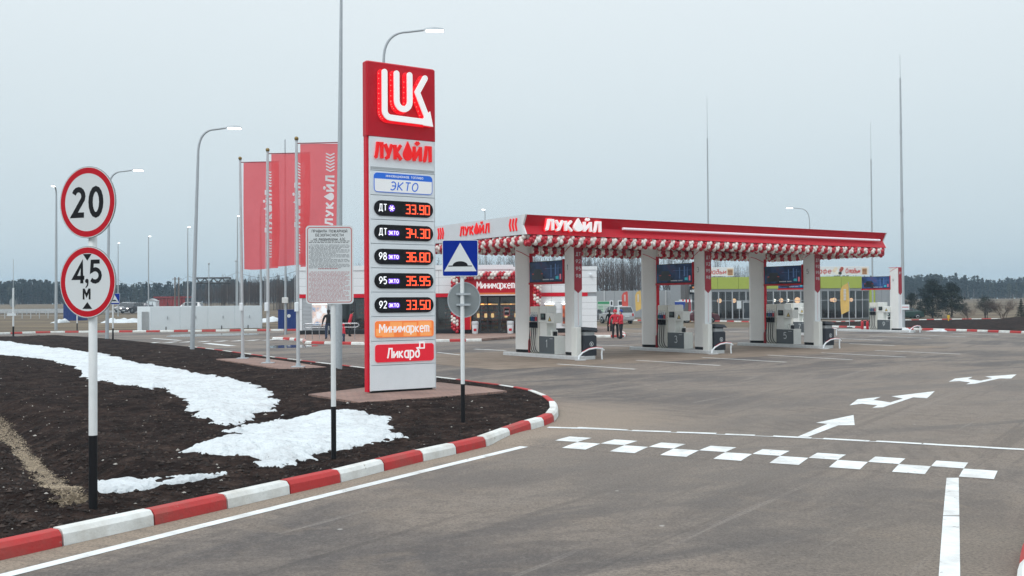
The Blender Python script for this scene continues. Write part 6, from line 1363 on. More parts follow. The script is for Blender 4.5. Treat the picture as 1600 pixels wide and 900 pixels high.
# ================================================================ CARS
def car(label, loc, rz, L, Wd, H, kind, col, rough=.3, metal=.4, z=.0):
    t = thing('parked_car', label, 'car', (loc[0], loc[1], z), rz, 'parked cars'); body = mat('car_paint_'+'_'.join('%02d' % int(c*99) for c in col), col, rough, metal=metal, var=.02, coat=.6)
    # stations from the front (-x) to the rear: x, z bottom, z belt, z roof, half width, half roof width
    hw = Wd/2
    if kind == 'suv': st = [(-.5, .42, .72, .72, .78), (-.48, .34, .92, .92, .92), (-.27, .34, 1.05, 1.06, 1.0), (-.12, .34, 1.10, H*.96, 1.0), (0, .34, 1.12, H, 1.0), (.25, .34, 1.12, H, 1.0), (.42, .34, 1.12, H*.97, 1.0), (.49, .36, 1.10, 1.14, .96), (.5, .45, .85, .86, .93)]
    else: st = [(-.5, .38, .58, .58, .76), (-.47, .24, .72, .72, .92), (-.24, .22, .90, .91, 1.0), (-.08, .22, .93, H*.96, 1.0), (.05, .22, .94, H, 1.0), (.2, .22, .95, H*.97, 1.0), (.36, .22, .98, 1.02, 1.0), (.48, .26, .92, .93, .92), (.5, .36, .70, .70, .84)]
    if kind == 'suv': st = [(a, b, c*H/1.8, max(d if d > 1.2 else d*H/1.8, c*H/1.8), e) for a, b, c, d, e in st]
    v = []; f = []
    for a, zb, zm, zr, wf in st:
        x = a*L; w_ = hw*wf; wr = w_*.78 if zr > zm+.2 else w_*.9
        v += [(x, -w_*.92, zb), (x, -w_, zb+.15), (x, -w_, zm-.05), (x, -w_*.96, zm), (x, -wr, zr-.03), (x, -wr*.8, zr), (x, wr*.8, zr), (x, wr, zr-.03), (x, w_*.96, zm), (x, w_, zm-.05), (x, w_, zb+.15), (x, w_*.92, zb)]
    n = 12
    for i in range(len(st)-1): f += [(i*n+j, i*n+(j+1) % n, (i+1)*n+(j+1) % n, (i+1)*n+j) for j in range(n)]
    f += [tuple(range(n-1, -1, -1)), tuple((len(st)-1)*n+j for j in range(n))]
    mb = MB(); mb.add(v, [q[::-1] for q in f], body, False); bd = mb.build('body', t)
    gl = mat('car_glass', (.02, .025, .03), .06, var=0, spec=.8)
    def P_(i, j): return Vector(v[i*n+j])
    for sgn, (jl, jh) in ((-1, (3, 4)), (1, (8, 7))):
        for i0, i1, ins0, ins1 in ((2, 3, .5, .04), (3, 4, .06, .04), (4, 5, .06, .04), (5, 6, .05, .30)):
            if kind != 'suv' and i0 == 5: i1 = 6
            a, b, c, d = P_(i0, jl), P_(i1, jl), P_(i1, jh), P_(i0, jh)
            if (c-b).length < .15 and (d-a).length < .15: continue
            q = [a.lerp(b, ins0), b.lerp(a, ins1), c.lerp(d, ins1), d.lerp(c, ins0)]; q = [p.lerp(sum(q, Vector())/4, .10)+Vector((0, sgn*.012, .01)) for p in q]
            m_ = MB(); m_.add(q, [(0, 1, 2, 3) if sgn < 0 else (3, 2, 1, 0)], gl); m_.build('window', t)
    for i0, nm_, e in ((2, 'windscreen', -1), (6 if kind == 'suv' else 5, 'rear_window', 1)):
        a, b = P_(i0, 4), P_(i0, 7); c, d = P_(i0+1, 4), P_(i0+1, 7); q = [a, b, d, c]; ce = sum(q, Vector())/4
        nrm = (b-a).cross(c-a).normalized(); nrm = nrm if nrm.x*e > 0 else -nrm; q = [p.lerp(ce, .09)+nrm*.03 for p in q]; m_ = MB(); m_.add(q, [(0, 1, 2, 3), (3, 2, 1, 0)][:1], gl); m_.build(nm_, t)
    r = .37 if kind == 'suv' else .31
    for xw in (-.31*L, .30*L):
        for sy_ in (-1, 1):
            m_ = MB(); m_.lathe([(r*1.13, -.01), (r*1.13, .012)], black_p, 18, (xw, sy_*(hw-.0), r), 'y'); m_.build('wheel_arch', bd)
            m_ = MB(); m_.lathe([(r*.6, -.11), (r, -.10), (r, .10), (r*.6, .11)], rubber, 20, (0, 0, 0), 'y'); wh = m_.build('wheel', t, (xw, sy_*(hw-.07), r)); m_ = MB(); m_.lathe([(0, -.10), (r*.62, -.115), (r*.62, .115), (0, .10)], galv, 10, (0, 0, 0), 'y'); m_.build('rim', wh)
    hl = mat('headlight', (.8, .82, .85), .15, var=0); tl = mat('tail_light', (.45, .02, .02), .2, var=0)
    zl = st[1][2]-.14 if kind != 'suv' else .78*H/1.8+.02
    for sy_ in (-1, 1):
        m_ = MB(); m_.bbox(-.49*L-.02, -.46*L, sy_*hw*.66-.17, sy_*hw*.66+.17, zl-.07, zl+.07, hl, .02); m_.build('headlight', t)
        m_ = MB(); m_.bbox(.475*L, .503*L, sy_*hw*.74-.10, sy_*hw*.74+.10, zl-.02, zl+(.28 if kind == 'suv' else .12), tl, .02); m_.build('tail_light', t)
        m_ = MB(); m_.bbox(-.17*L, -.14*L, sy_*(hw+.1)-.08, sy_*(hw+.1)+.08, st[3][2]+.0, st[3][2]+.14, body, .02); m_.build('mirror', t)
    m_ = MB(); m_.bbox(.485*L, .515*L, -hw*.88, hw*.88, .38 if kind == 'suv' else .3, .58 if kind == 'suv' else .5, body if kind != 'suv' else mat('bumper_grey', (.3, .31, .32), .5), .03); m_.build('bumper', t)
    m_ = MB(); m_.bbox(-.515*L, -.47*L, -hw*.86, hw*.86, .38 if kind == 'suv' else .26, .56 if kind == 'suv' else .44, mat('bumper_dark', (.05, .05, .055), .5), .03); m_.build('bumper', t)
    m_ = MB(); m_.box(.503*L, .507*L+.01, -.26, .26, .72, .84, sign_w); m_.box(-.52*L, -.516*L, -.26, .26, .36, .47, sign_w); m_.build('number_plate', t)
    return t
p = G(962, 506.2); car('silver off-road car parked with its rear towards the pumps', (p.x+.2, p.y+1.3), R(-68), 4.7, 1.9, 1.85, 'suv', (.50, .52, .54))
p = G(937, 503.5); car('dark silver car half hidden behind the shop corner', (p.x-.6, p.y+2.5), R(68), 4.4, 1.75, 1.5, 'sedan', (.16, .17, .18))
p = G(1094, 504.3); car('maroon saloon car parked beyond pump 3', (p.x-.3, p.y), R(4), 4.4, 1.72, 1.42, 'sedan', (.10, .025, .035), .35)
p = G(1205, 506); cw = car('white car with red markings partly behind a column', (p.x+.2, p.y+1.5), R(75), 4.4, 1.75, 1.5, 'sedan', (.72, .73, .74), metal=0)
for z_, w_ in ((.80, .5), (.66, .35)): mb = MB(); mb.box(-2.245, -2.235, -w_, w_, z_, z_+.07, red_b); mb.build('red_marking', cw)
p = G(1428, 499.5); car('dark green car roof showing behind the far kerb', (p.x, p.y+3), R(0), 4.3, 1.7, 1.4, 'sedan', (.03, .07, .06))
for lab, px, Y, rz, col, kd in (('dark car with lit headlights far left beyond the snow', 207, 172, 75, (.08, .08, .09), 'suv'), ('pale car just left of the lit far car', 197, 182, 75, (.35, .35, .36), 'suv'), ('white van roof far behind the white tank wall', 295, 170, 0, (.7, .71, .72), 'suv'), ('small dark car far left near the road barrier', 222, 200, 0, (.1, .1, .12), 'sedan')):
    P = D(px, 480, Y); P.z = float(gh(P.x, P.y))+.05; c_ = car(lab, (P.x, P.y), R(rz)+math.pi*(rz < 0)*0, 4.6, 1.85, 1.75 if kd == 'suv' else 1.45, kd, col, z=P.z)
    if 'lit headlights' in lab: 
        for ch in c_.children:
            if ch.name.startswith('headlight'): ch.data.materials[0] = lamp_e
# ================================================================ PEOPLE
def person(label, loc, rz, h=1.75, jacket=cloth_k, legs=cloth_k, head=hair, armL=(.28, -.02, .9), armR=(-.28, -.02, .9), elL=None, elR=None, stride=.0, hood=False, hw=1.0, lean=0.0, boots=cloth_k, bulk=1.0):
    s = h/1.75; V = []; E = []; Rd = []
    def a(p, r, par=None):
        V.append((p[0]*s*hw, (p[1]+lean*max(0, p[2]-.9))*s, p[2]*s)); Rd.append(r*s); 
        if par is not None: E.append((par, len(V)-1))
        return len(V)-1
    pel = a((0, 0, .95), (.15)); wa = a((0, 0, 1.10), .135*bulk, pel); ch = a((0, 0, 1.28), .155*bulk, wa); sh_ = a((0, .0, 1.40), .12, ch); nk = a((0, -.005, 1.49), .058, sh_); hd = a((0, -.02, 1.57), .080, nk); hd2 = a((0, -.01, 1.65), .098, hd); a((0, 0, 1.72), .075, hd2)
    a((0, -.115, 1.60), .018, hd)
    for sg, hand, el in ((1, armL, elL), (-1, armR, elR)):
        S_ = a((.17*sg, 0, 1.39), .072*bulk, sh_); el = el or (.25*sg, .03, 1.13); e_ = a(el, .052*bulk, S_); w_ = a(hand, .034, e_)
        d = (Vector(hand)-Vector(el)).normalized(); sd_ = d.cross(Vector((0, 1, 0))); sd_ = sd_.normalized() if sd_.length > .1 else Vector((1, 0, 0)); palm = a(tuple(Vector(hand)+d*.07), .030, w_); pb_ = Vector(hand)+d*.08
        for k, ln in enumerate((.07, .085, .08, .065)):
            b_ = pb_+sd_*((k-1.5)*.019)*-sg; i1 = a(tuple(b_+d*.02), .011, palm); i2 = a(tuple(b_+d*ln*.65+Vector((0, -.008, 0))), .010, i1); a(tuple(b_+d*ln+Vector((0, -.022, 0))), .008, i2)
        th = a(tuple(Vector(hand)+d*.045+sd_*sg*.035*-1+Vector((0, -.02, 0))), .012, palm); a(tuple(Vector(hand)+d*.085+sd_*sg*.045*-1+Vector((0, -.035, 0))), .010, th)
        H_ = a((.095*sg, 0, .88), .112, pel); st_ = stride*sg; kn = a((.105*sg, -.02-st_*.5, .50), .088, H_); an = a((.11*sg, .02-st_, .10), .066, kn); toe = a((.125*sg, -.13-st_, .045), .042, an); a((.12*sg, .05-st_, .04), .038, an)
    me = bpy.data.meshes.new('p'); me.from_pydata(V, E, []); o = bpy.data.objects.new('tmp', me); COL.objects.link(o); md = o.modifiers.new('s', 'SKIN'); 
    for i, r in enumerate(Rd): me.skin_vertices[0].data[i].radius = (r, r*(.78 if r > .11*s else 1))
    me.skin_vertices[0].data[0].use_root = True; ss = o.modifiers.new('u', 'SUBSURF'); ss.levels = 1; ss.render_levels = 1
    bpy.context.view_layer.update(); ev = o.evaluated_get(bpy.context.evaluated_depsgraph_get()); m2 = bpy.data.meshes.new_from_object(ev); bpy.data.objects.remove(o); m2.name = 'body'
    m2.materials.clear()
    for m in (skin, jacket, legs, boots, head): m2.materials.append(m)
    hands = [Vector((q[0]*s*hw, (q[1]+lean*max(0, q[2]-.9))*s, q[2]*s)) for q in (armL, armR)]
    for p_ in m2.polygons:
        c = p_.center; z = c.z/s; p_.use_smooth = True; hd_ = min((c-q).length for q in hands) if True else 1; below = any((c-q).length < .14*s and (c-q).dot(Vector((0, 0, -1)) if q.z < 1.3*s else Vector((0, -1, 0))) > .01 for q in hands)
        p_.material_index = 0 if below and abs(c.x) > .04 else (3 if z < .13 else (2 if z < .92 and abs(c.x) < .24*s*hw else (1 if z < 1.50 else (4 if (z > 1.67 or c.y-lean*(z-.9)*s > .01) else 0))))
    t = thing('person', label, 'person', loc, rz); obj('body', m2, t)
    if hood: mb = MB(); mb.ball((0, (.015+lean*.75)*s, 1.655*s), .125*s, head, 12, 8, (1, 1.0, 1.12)); hc = mb.build('hood', t)
    else: mb = MB(); mb.ball((0, (.012+lean*.78)*s, 1.685*s), .108*s, head, 12, 8, (1, 1.1, .85)); mb.build('hair' if head is hair else 'cap', t)
    return t
def pz(px, py, z=0): return tuple(G(px, py, z))
p = pz(952.5, 520.5); person('person in dark clothes standing left of the pair in red jackets', p, R(150), 1.68, hw=1.1)
p = pz(961.5, 529); person('person in red jacket with raised red hood and black trousers, facing the pumps', p, R(8), 1.78, cloth_r, cloth_k, cloth_r, hood=True, hw=1.3, bulk=1.15, armL=(.20, -.22, 1.02), elL=(.30, .0, 1.14))
p = pz(970.5, 529.6); person('person in red jacket with a blue cap, turned towards the hooded one', p, R(-75), 1.78, cloth_r, cloth_k, cloth_b, hw=1.25, bulk=1.12, armL=(.17, -.28, 1.0), elL=(.27, -.05, 1.12), armR=(-.2, -.25, 1.02), elR=(-.28, -.03, 1.12), stride=.08)
p = pz(1027.5, 534); person('person in black standing behind the hose tower of pump 3', p, R(100), 1.76, hw=1.0)
p = pz(513.5, 530.6, .14); person('person in black jacket and jeans with hand on hip by the shop handrail', p, R(200), 1.78, cloth_k, denim, hair, armR=(-.17, .03, 1.02), elR=(-.36, .08, 1.18), bulk=1.2, hw=1.3)
p = pz(537, 537.5, .02); person('small child in red coat walking on the kerb behind the notice board post', p, R(120), 1.12, cloth_r, denim, cloth_r, hood=True, stride=.12, boots=cloth_w, hw=1.25)
p = pz(546, 526, .14); person('person in red jacket and black cap leaning by the dark shop windows', p, R(100), 1.72, cloth_r, cloth_k, cloth_k, hood=True, lean=-.25, hw=1.1)
# ================================================================ LEFT DISTANCE
a = G(236.5, 518.2, 0); b = G(407.5, 514.2, 0); ang = math.atan2(b.y-a.y, b.x-a.x); Lw = (b-a).length; zt_ = HZ(a, 478.8)
tw = thing('tank_enclosure', 'long white panelled tank enclosure behind the far red and white kerb', 'enclosure', a, ang)
wm = mat('enclosure_white', (.77, .84, .88), .45, var=.03, vscale=.8)
for i in range(4):
    mb = MB(); mb.bbox(Lw*i/4+.01, Lw*(i+1)/4-.01, 0, .12, .12, zt_, wm, .015); pn = mb.build('wall_panel', tw)
    mb = MB(); mb.tube([(Lw*(i+.55)/4, -.05, 1.05), (Lw*(i+.55)/4, -.05, 1.3)], .04, galv, 6); mb.build('handle', pn); mb = MB(); mb.box(Lw*(i+.5)/4-.03, Lw*(i+.5)/4+.03, -.05, .05, 0, .4, dark_m); mb.build('foot', pn)
mb = MB(); mb.box(-.1, 0, 0, 3, .05, zt_, wm); mb.box(Lw, Lw+.1, 0, 3, .05, zt_, wm); mb.box(-.1, Lw+.1, 3, 3.1, .05, zt_, wm); mb.build('side_wall', tw)
mb = MB(); mb.bbox(-.78, -.14, .2, .3, .1, zt_-.45, mat('gate_grey', (.42, .44, .45), .5), .01); mb.box(-.82, -.76, .15, .3, 0, zt_-.4, wm); mb.build('side_gate', tw)
def container(px0, px1, py0, py1, Y, dep, label, z=None):
    A, B = D(px0, py1, Y), D(px1, py1, Y); z0 = float(gh(A.x, Y)) if z is None else z; t = thing('blue_container', label, 'container', (A.x, Y, z0)); w_ = B.x-A.x; h = D(px0, py0, Y).z-z0; bm_ = mat('container_blue', (.005, .035, .20), .5, var=.1, bump=.1)
    mb = MB(); n_ = max(4, int(w_/.25))
    for k in range(n_): mb.box(w_*k/n_, w_*(k+.55)/n_, 0, .06, .05, h-.05, bm_)
    mb.box(0, w_, .04, dep, 0, h, bm_); mb.build('walls', t); mb = MB(); mb.box(-.03, w_+.03, -.03, dep, h, h+.06, bm_); mb.build('lid', t); mb = MB(); disc(mb, w_*.6, h*.72, .16, sign_w, front(-.01), 0, .01, 10); mb.build('white_mark', t); return t
container(434.5, 463, 485, 514.5, 90, 3, 'blue container left of the shop building', 0.0); container(99, 121, 476, 492, 128, 3, 'blue container half hidden behind the round signs on the left')
# red shed, white hut
P = D(242, 480, 205); zg = float(gh(P.x, 205)); t = thing('red_shed', 'low red shed far away behind the white tank enclosure', 'building', (P.x, 205, zg)); w_ = 47*205/1600; mb = MB()
for k in range(12): mb.bbox(w_*k/12+.02, w_*(k+1)/12-.02, 0, .2, 0, D(242, 465.5, 205).z-zg, mat('faded_red_metal', (.30, .03, .03), .6, var=.15), .02)
mb.build('wall', t); mb = MB(); mb.box(-.2, w_+.2, -.3, 5, D(242, 465.5, 205).z-zg, D(242, 463.5, 205).z-zg, mat('faded_red_metal', (.30, .03, .03), .6)); mb.build('roof', t)
P = D(229, 480, 200); zg = float(gh(P.x, 200)); t = thing('small_hut', 'tiny white hut left of the far red shed', 'hut', (P.x, 200, zg)); mb = MB(); mb.bbox(0, 1.8, 0, 2, 0, 1.8, wm, .03); mb.build('wall', t); mb = MB(); mb.prism([(-.1, 1.8), (1.9, 1.8), (.9, 2.3)], -.1, 2.1, mat('hut_roof', (.4, .42, .44), .6), lambda a, b, c: (a, c, b)); mb.build('roof', t)
# gantry
P = D(303, 480, 131); zg = float(gh(P.x, 131)); t = thing('road_gantry', 'far cantilever truss gantry showing right of the tallest grey lamp post', 'gantry', (P.x, 131, zg)); z1, z0 = D(303, 434.5, 131).z-zg, D(303, 442.5, 131).z-zg; x1_ = 58*131/1600
mb = MB(); mb.tube([(0, 0, 0), (0, 0, z1+.3)], .16, galv, 10); mb.build('post', t); mb = MB(); gm = mat('gantry_dark', (.05, .055, .06), .6)
for z in (z0, z1): mb.tube([(0, 0, z), (x1_, 0, z)], .10, gm, 6)
for k in range(8): mb.tube([(x1_*(k+.5)/8.5, 0, z0 if k % 2 else z1), (x1_*(k+1.5)/8.5, 0, z1 if k % 2 else z0)], .075, gm, 6)
mb.tube([(x1_, 0, z0), (x1_, 0, z1)], .05, gm, 6); mb.build('truss', t)
# far road, barrier, snow left in the field, one rubble heap
t = thing('guard_barrier', 'long pale road barrier across the field at the far left', 'barrier', (0, 0, 0)); bmat_ = mat('barrier_grey', (.45, .48, .50), .6)
Y = 168; xs = [(px-800)*Y/1600 for px in (-120, 100)]; mb = MB(); z = float(gh(xs[0], Y)); mb.box(xs[0], xs[1], -.05+Y, .05+Y, z+.55, z+.95, bmat_); mb.build('rail', t)
for k in range(16): x = xs[0]+(xs[1]-xs[0])*k/15; mb = MB(); mb.box(x-.06, x+.06, Y+.06, Y+.16, z, z+.9, bmat_); mb.build('post', t)
t = thing('wire_fence', 'row of thin pale fence posts in the dry grass at the far left', 'fence', (0, 0, 0)); Y = 140
for k in range(14): x = (-60+k*13.5-800)*Y/1600; zz_ = float(gh(x, Y)); mb = MB(); mb.box(x-.04, x+.04, Y-.04, Y+.04, zz_, zz_+1.15, bmat_); mb.build('post', t)
for zq in (.4, .75, 1.1): mb = MB(); z_ = float(gh(-70, Y)); mb.tube([((-60-800)*Y/1600, Y, z_+zq), ((116-800)*Y/1600, Y, z_+zq)], .012, bmat_, 4); mb.build('wire', t)
yy4, xx4 = np.meshgrid(np.linspace(176, 196, 8), np.linspace(-200, -60, 60), indexing='ij'); grid_mesh('far_road', xx4, yy4, gh(xx4, yy4)+.08, np.ones((7, 59), bool), mat('far_asphalt', (.22, .215, .21), .8), kind='structure')
for x0, x1, py, dd_ in ((168, 186, 487.5, 3), (180, 202, 489.5, 3), (196, 218, 491, 4), (215, 226, 492, 2.5), (88, 100, 484.5, 2), (408, 434, 496, 5)):
    Yq = 118; a = D(x0, py, Yq); b = D(x1, py, Yq); sx_, sy_ = np.meshgrid(np.linspace(0, 1, 30), np.linspace(-1, 1, 10)); X_ = a.x+(b.x-a.x)*sx_; Y_ = Yq+sy_*dd_; Z_ = gh(X_, Y_)-.1+(.5*(1-sy_**2)+.5*vnoise(X_, Y_, .8, 61))*np.sin(sx_*math.pi)**.5
    grid_mesh('snow_heap', X_, Y_, Z_, np.ones((9, 29), bool), snow, kind='stuff')
# the last snow_heap above stands for the rubble left of the blue container
# ================================================================ TREES
def rot_tris(c, size, n, rs, flat=1.0):
    a = rs.randn(n, 3); a /= np.linalg.norm(a, axis=1)[:, None]; b = rs.randn(n, 3); b -= (a*b).sum(1)[:, None]*a; b /= np.linalg.norm(b, axis=1)[:, None]
    s = np.asarray(size).reshape(-1, 1); return np.stack([c+a*s, c-a*s*.5+b*s*.6*flat, c-a*s*.5-b*s*.6*flat], 1)
def tubes_np(P, Q, r0, r1):                         # many thin three-sided twigs
    d = Q-P; d /= np.linalg.norm(d, axis=1)[:, None]+1e-9; u = np.cross(d, np.array([.3, .9, .2])); u /= np.linalg.norm(u, axis=1)[:, None]+1e-9; v = np.cross(d, u); out = []; fs = []
    for j in range(3):
        q = 2*math.pi*j/3; o = u*math.cos(q)+v*math.sin(q); out.append(P+o*np.reshape(r0, (-1, 1))); out.append(Q+o*np.reshape(r1, (-1, 1)))
    co = np.stack(out, 1); n = len(P); base = np.arange(n)[:, None]*6; F = []
    for j in range(3): a, b, c, d_ = 2*j, 2*((j+1) % 3), 2*((j+1) % 3)+1, 2*j+1; F += [np.stack([base[:, 0]+a, base[:, 0]+b, base[:, 0]+c], 1), np.stack([base[:, 0]+a, base[:, 0]+c, base[:, 0]+d_], 1)]
    return co.reshape(-1, 3), np.concatenate(F)
fol = [mat('conifer_dark', (.007, .016, .016), .9, var=.3, vscale=2), mat('conifer_mid', (.013, .026, .023), .9, var=.3, vscale=2), mat('conifer_olive', (.042, .050, .028), .9, var=.3)]
barkm = mat('brown_bark', (.075, .055, .045), .9, var=.2); birch = mat('birch_bark', (.22, .21, .20), .8, var=.2); twig = mat('grey_brown_twig', (.060, .048, .044), .9, var=.2); twig2 = mat('reddish_twig', (.085, .054, .044), .9, var=.2)
# far forest, one mass
def forest(name, xs0, xs1, y0, y1, n, hmin, hmax, birchp, seed):
    rs = np.random.RandomState(seed); x = rs.rand(n)*(xs1-xs0)+xs0; y = y0+rs.rand(n)**1.3*(y1-y0); g = gh(x, y); h = hmin+(hmax-hmin)*rs.rand(n)**1.2; h *= .80+.45*(vnoise(x, y*0, 26, seed)+.5); r = h*(.13+.10*rs.rand(n)); co = []; mi = []
    K = 110
    t = rs.rand(n, K)**.75; a = rs.rand(n, K)*6.283; spruce = rs.rand(n) < .6
    env = np.where(spruce[:, None], (1-t)**.9+.04, np.sqrt(np.clip(1-((t-.62)/.45)**2, 0.02, 1)))
    rr_ = r[:, None]*env*(.35+.65*rs.rand(n, K)**.5); z = np.where(spruce[:, None], .06+.94*t, .30+.70*t)*h[:, None]+g[:, None]
    c = np.stack([x[:, None]+np.cos(a)*rr_, y[:, None]+np.sin(a)*rr_, z], 2).reshape(-1, 3); tr = rot_tris(c, np.repeat(h*.062, K)*(.6+.8*rs.rand(n*K)), n*K, rs)
    mi = np.repeat(rs.choice(3, n, p=[.55, .33, .12]), K); m = tr.shape[0]
    co1 = tr.reshape(-1, 3); f1 = np.arange(m*3).reshape(-1, 3)
    P = np.stack([x, y, g-.5], 1); Q = P+np.stack([rs.randn(n)*.3, rs.randn(n)*.3, h*.95], 1); isb = rs.rand(n) < birchp
    c2, f2 = tubes_np(P, Q, np.where(isb, .20, .16)*np.ones(n), .04*np.ones(n)); mt = np.concatenate([np.where(isb, 4, 3)]*6)
    tri_cloud(name, np.concatenate([co1, c2]), np.concatenate([f1, f2+len(co1)]), fol+[barkm, birch], np.concatenate([mi, mt]), kind='stuff')
forest('forest', -330, -35, 372, 440, 2300, 5.6, 8.6, .06, 71)
forest('forest', 120, 420, 415, 500, 2200, 5.6, 8.8, .12, 72)
forest('forest', -640, -330, 372, 440, 500, 5.6, 8.6, .1, 73); forest('forest', 420, 760, 415, 500, 500, 5.6, 8.8, .1, 74)
def bare_wood(name, xs0, xs1, y0, y1, n, hf, seed):
    rs = np.random.RandomState(seed); x = rs.rand(n)*(xs1-xs0)+xs0; y = y0+rs.rand(n)*(y1-y0); g = gh(x, y); h = hf(x)*(.72+.36*rs.rand(n)); Ps = []; Qs = []; r0 = []; r1 = []; mi = []
    lean_ = rs.randn(n, 2)*.02; top = np.stack([x+lean_[:, 0]*h, y+lean_[:, 1]*h, g+h], 1); bot = np.stack([x, y, g-.3], 1)
    Ps.append(bot); Qs.append(top); r0.append(h*.009); r1.append(h*.001); tm = rs.choice(3, n, p=[.55, .33, .12]); mi.append(tm)
    for k in range(26):
        t = .25+.72*rs.rand(n); b_ = bot+(top-bot)*t[:, None]; a = rs.rand(n)*6.283; L_ = h*(1.05-t)*(.22+.25*rs.rand(n)); q = b_+np.stack([np.cos(a)*L_*.55, np.sin(a)*L_*.55, L_], 1)
        Ps.append(b_); Qs.append(q); r0.append(h*.0035*(1.2-t)); r1.append(h*.0008); mi.append(np.minimum(tm, 1))
        m_ = b_+(q-b_)*.55; a2 = a+rs.randn(n); q2 = m_+np.stack([np.cos(a2)*L_*.3, np.sin(a2)*L_*.3, L_*.55], 1); Ps.append(m_); Qs.append(q2); r0.append(h*.0018); r1.append(h*.0006); mi.append(np.minimum(tm, 1))
    P = np.concatenate(Ps); Q = np.concatenate(Qs); co, f = tubes_np(P, Q, np.concatenate(r0), np.concatenate(r1)); mi = np.concatenate([np.concatenate(mi)]*6)
    tri_cloud(name, co, f, [twig, twig2, birch], mi, kind='stuff')
bare_wood('bare_wood', -58, 52, 185, 215, 900, lambda x: np.interp(x, [-58, -40, -22, 10, 30, 45, 52], [6.5, 7.0, 9.5, 11.3, 10.8, 8.0, 6]), 81)
bare_wood('bare_wood', -100, -55, 300, 340, 300, lambda x: np.interp(x, [-100, -60], [6.5, 9.5]), 82)
# trees one can tell apart
def pine(label, px, py, Y, ztop_px, wpx, seed, cat='tree', n=7000, base=.02, col=(.6, .3, .1)):
    P = D(px, py, Y); P.z = float(gh(P.x, Y)); t = thing('pine_tree', label, cat, P); h = HZ(P, ztop_px)-P.z; W_ = wpx*Y/1600/2; rs = np.random.RandomState(seed)
    mb = MB(); mb.tube([(0, 0, -.3), (W_*.04, 0, h*.5), (0, 0, h*.95)], [h*.030, h*.018, h*.004], barkm, 8); mb.build('trunk', t); cs = []; rd = []
    nb = 64; Bp = []; Bq = []
    for k in range(nb):
        tt = base+(.97-base)*(k+.5)/nb; a = rs.rand()*6.28; L_ = W_*(math.sin(min(1, (1.02-tt)*1.15)*math.pi*.55)**.8)*(.65+.5*rs.rand()); b_ = np.array([0, 0, h*tt]); q = b_+np.array([math.cos(a)*L_, math.sin(a)*L_, L_*(.15+.25*rs.rand())]); Bp.append(b_); Bq.append(q)
        for j in range(5): f = .35+.7*rs.rand(); cs.append(b_+(q-b_)*f+rs.randn(3)*np.array([.1, .1, .07])*W_); rd.append(W_*(.14+.17*rs.rand()))
    cs = np.array(cs); rd = np.array(rd); co, f = tubes_np(np.array(Bp), np.array(Bq), h*.006*np.ones(nb), h*.0015*np.ones(nb)); tri_cloud('limbs', co, f, [barkm], parent=t)
    i = rs.randint(len(cs), size=n); o = rs.randn(n, 3); o /= np.linalg.norm(o, axis=1)[:, None]; c = cs[i]+o*rd[i][:, None]*(rs.rand(n)**.5)[:, None]*np.array([1, 1, .7])
    tr = rot_tris(c, h*.020*(.6+.9*rs.rand(n)), n, rs, .7); mi = np.array(rs.choice(3, len(cs), p=col))[i]; tri_cloud('crown', tr.reshape(-1, 3), np.arange(n*3).reshape(-1, 3), fol, mi, parent=t); return t
def spruce(label, px, py, Y, ztop_px, wpx, seed, n=3500):
    P = D(px, py, Y); P.z = float(gh(P.x, Y)); t = thing('spruce_tree', label, 'tree', P); h = HZ(P, ztop_px)-P.z; W_ = wpx*Y/1600/2; rs = np.random.RandomState(seed)
    mb = MB(); mb.tube([(0, 0, -.3), (0, 0, h)], [h*.025, h*.004], barkm, 6); mb.build('trunk', t); lv = 15; tt = rs.rand(n)**.8; k = np.floor(tt*lv)/lv; a = rs.rand(n)*6.28; env = (1-k)*W_*(.75+.25*np.sin(a*5+k*9)); r = env*np.sqrt(rs.rand(n)); z = h*(.06+.94*k)-r*.35+rs.randn(n)*h*.008
    c = np.stack([np.cos(a)*r, np.sin(a)*r, z], 1); tr = rot_tris(c, h*.02*(.6+.8*rs.rand(n)), n, rs, .6); tri_cloud('crown', tr.reshape(-1, 3), np.arange(n*3).reshape(-1, 3), fol, rs.choice(2, n, p=[.7, .3]), parent=t)
def bare_tree(label, px, py, Y, ztop_px, wpx, seed, gen=5, m=twig, cat='bush', dense=1.0, name='bare_bush'):
    P = D(px, py, Y); P.z = float(gh(P.x, Y)); t = thing(name, label, cat, P); h = HZ(P, ztop_px)-P.z; W_ = wpx*Y/1600/2; rs = np.random.RandomState(seed); Ps = []; Qs = []; r0 = []; r1 = []
    def grow(p, d, L_, r, g):
        q = p+d*L_; Ps.append(p); Qs.append(q); r0.append(r); r1.append(r*.65)
        if g == 0: return
        for k in range(3 if g > 1 else 4):
            nd = d+rs.randn(3)*.42; nd[2] = abs(nd[2])*.8+.15; nd /= np.linalg.norm(nd); grow(p+d*L_*(.5+.5*rs.rand()), nd, L_*(.62+.25*rs.rand()), r*.58, g-1)
    for k in range(int(5*dense)):
        a = rs.rand()*6.28; sp_ = W_/h*.9; d = np.array([math.cos(a)*sp_*rs.rand(), math.sin(a)*sp_*rs.rand(), 1.]); d /= np.linalg.norm(d); grow(np.array([rs.randn()*.1, rs.randn()*.1, -.1]), d, h*.30, h*.014, gen)
    P_, Q_ = np.array(Ps), np.array(Qs); mz = Q_[:, 2].max(); sc = h/mz; mx_ = np.percentile(np.abs(Q_[:, 0]), 97); sx_ = W_/mx_; k_ = np.array([sx_, sx_, sc]); co, f = tubes_np(P_*k_, Q_*k_, np.array(r0), np.array(r1)); tri_cloud('branches', co, f, [m], parent=t)
pine('large dark pine with a broad uneven crown right of the tallest mast', 1457, 498, 122, 441, 52, 91, n=12000)
pine('second dark pine overlapping the large one on its right side', 1487, 497, 125, 444, 44, 92, n=10000, base=.12)
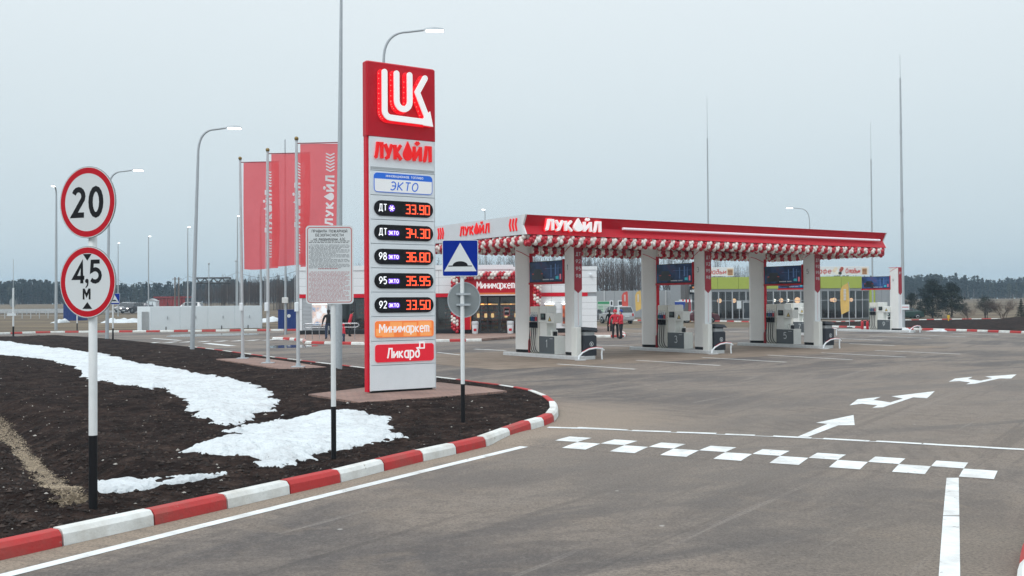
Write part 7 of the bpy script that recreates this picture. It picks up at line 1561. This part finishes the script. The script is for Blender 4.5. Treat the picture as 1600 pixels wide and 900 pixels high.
pine('low bushy dark pine behind the tallest mast', 1424, 498, 124, 459, 34, 93, n=5000)
pine('small dark bush between the big pines and the bare shrubs', 1509, 492, 130, 473, 18, 94, n=2500)
pine('round dark bushy tree in front of the pale field', 1539, 499, 118, 464, 34, 95, n=2600, base=.25, col=(.5, .3, .2))
bare_tree('bare shrub mixed into the round dark bush', 1541, 500, 117, 462, 40, 96, m=twig)
bare_tree('leafless brown shrub between the round bush and the spruce', 1568, 503, 108, 463, 44, 97, m=twig2, dense=1.3)
bare_tree('thin leafless shrub low in the field beside the pines', 1512, 498, 112, 478, 30, 98, gen=4, m=twig2)
spruce('dark young spruce cut by the right edge of the photo', 1596, 512, 92, 466, 34, 99, 5000)
for k, (px, yt, w_) in enumerate(((188, 458, 14), (204, 456, 20), (238, 464, 9))): spruce(('left', 'middle, widest', 'right, smallest')[k]+' of three small dark spruces in the far left field', px, 482, 190, yt+8, w_, 110+k, 1200)
for k, (px, yt, w_) in enumerate(((262, 472, 26), (284, 468, 12), (303, 465, 12))): spruce('dark spruce bush in front of the far red shed, '+('widest one', 'at its right corner', 'just right of it')[k], px, 482, 198, yt, w_, 120+k, 1200)
mb = MB(); P = D(1482, 497, 100); P.z = float(gh(P.x, 100)); t = thing('gas_marker', 'tiny yellow marker post at the foot of the pines', 'post', P); mb.lathe([(.06, 0), (.06, .55)], mat('yellow_marker', (.7, .45, .03), .5), 8); mb.build('post', t); mb = MB(); mb.bbox(-.12, .12, -.05, .05, .45, .75, mat('yellow_marker', (.7, .45, .03), .5), .02); mb.build('plate', t)
# ================================================================ HAZE
mb = MB(); mb.box(-1700, 1700, -60, 1500, -2.2, 42, black_p); hz_ = mb.build('haze', kind='stuff'); hz_.data.materials.clear()
hm = bpy.data.materials.new('thin_haze'); hm.use_nodes = True; n = hm.node_tree; n.nodes.clear(); o_ = n.nodes.new('ShaderNodeOutputMaterial'); pv = n.nodes.new('ShaderNodeVolumePrincipled'); pv.inputs['Color'].default_value = (.62, .82, 1.0, 1); pv.inputs['Density'].default_value = .00052; pv.inputs['Anisotropy'].default_value = .2
n.links.new(pv.outputs[0], o_.inputs['Volume']); hz_.data.materials.append(hm)
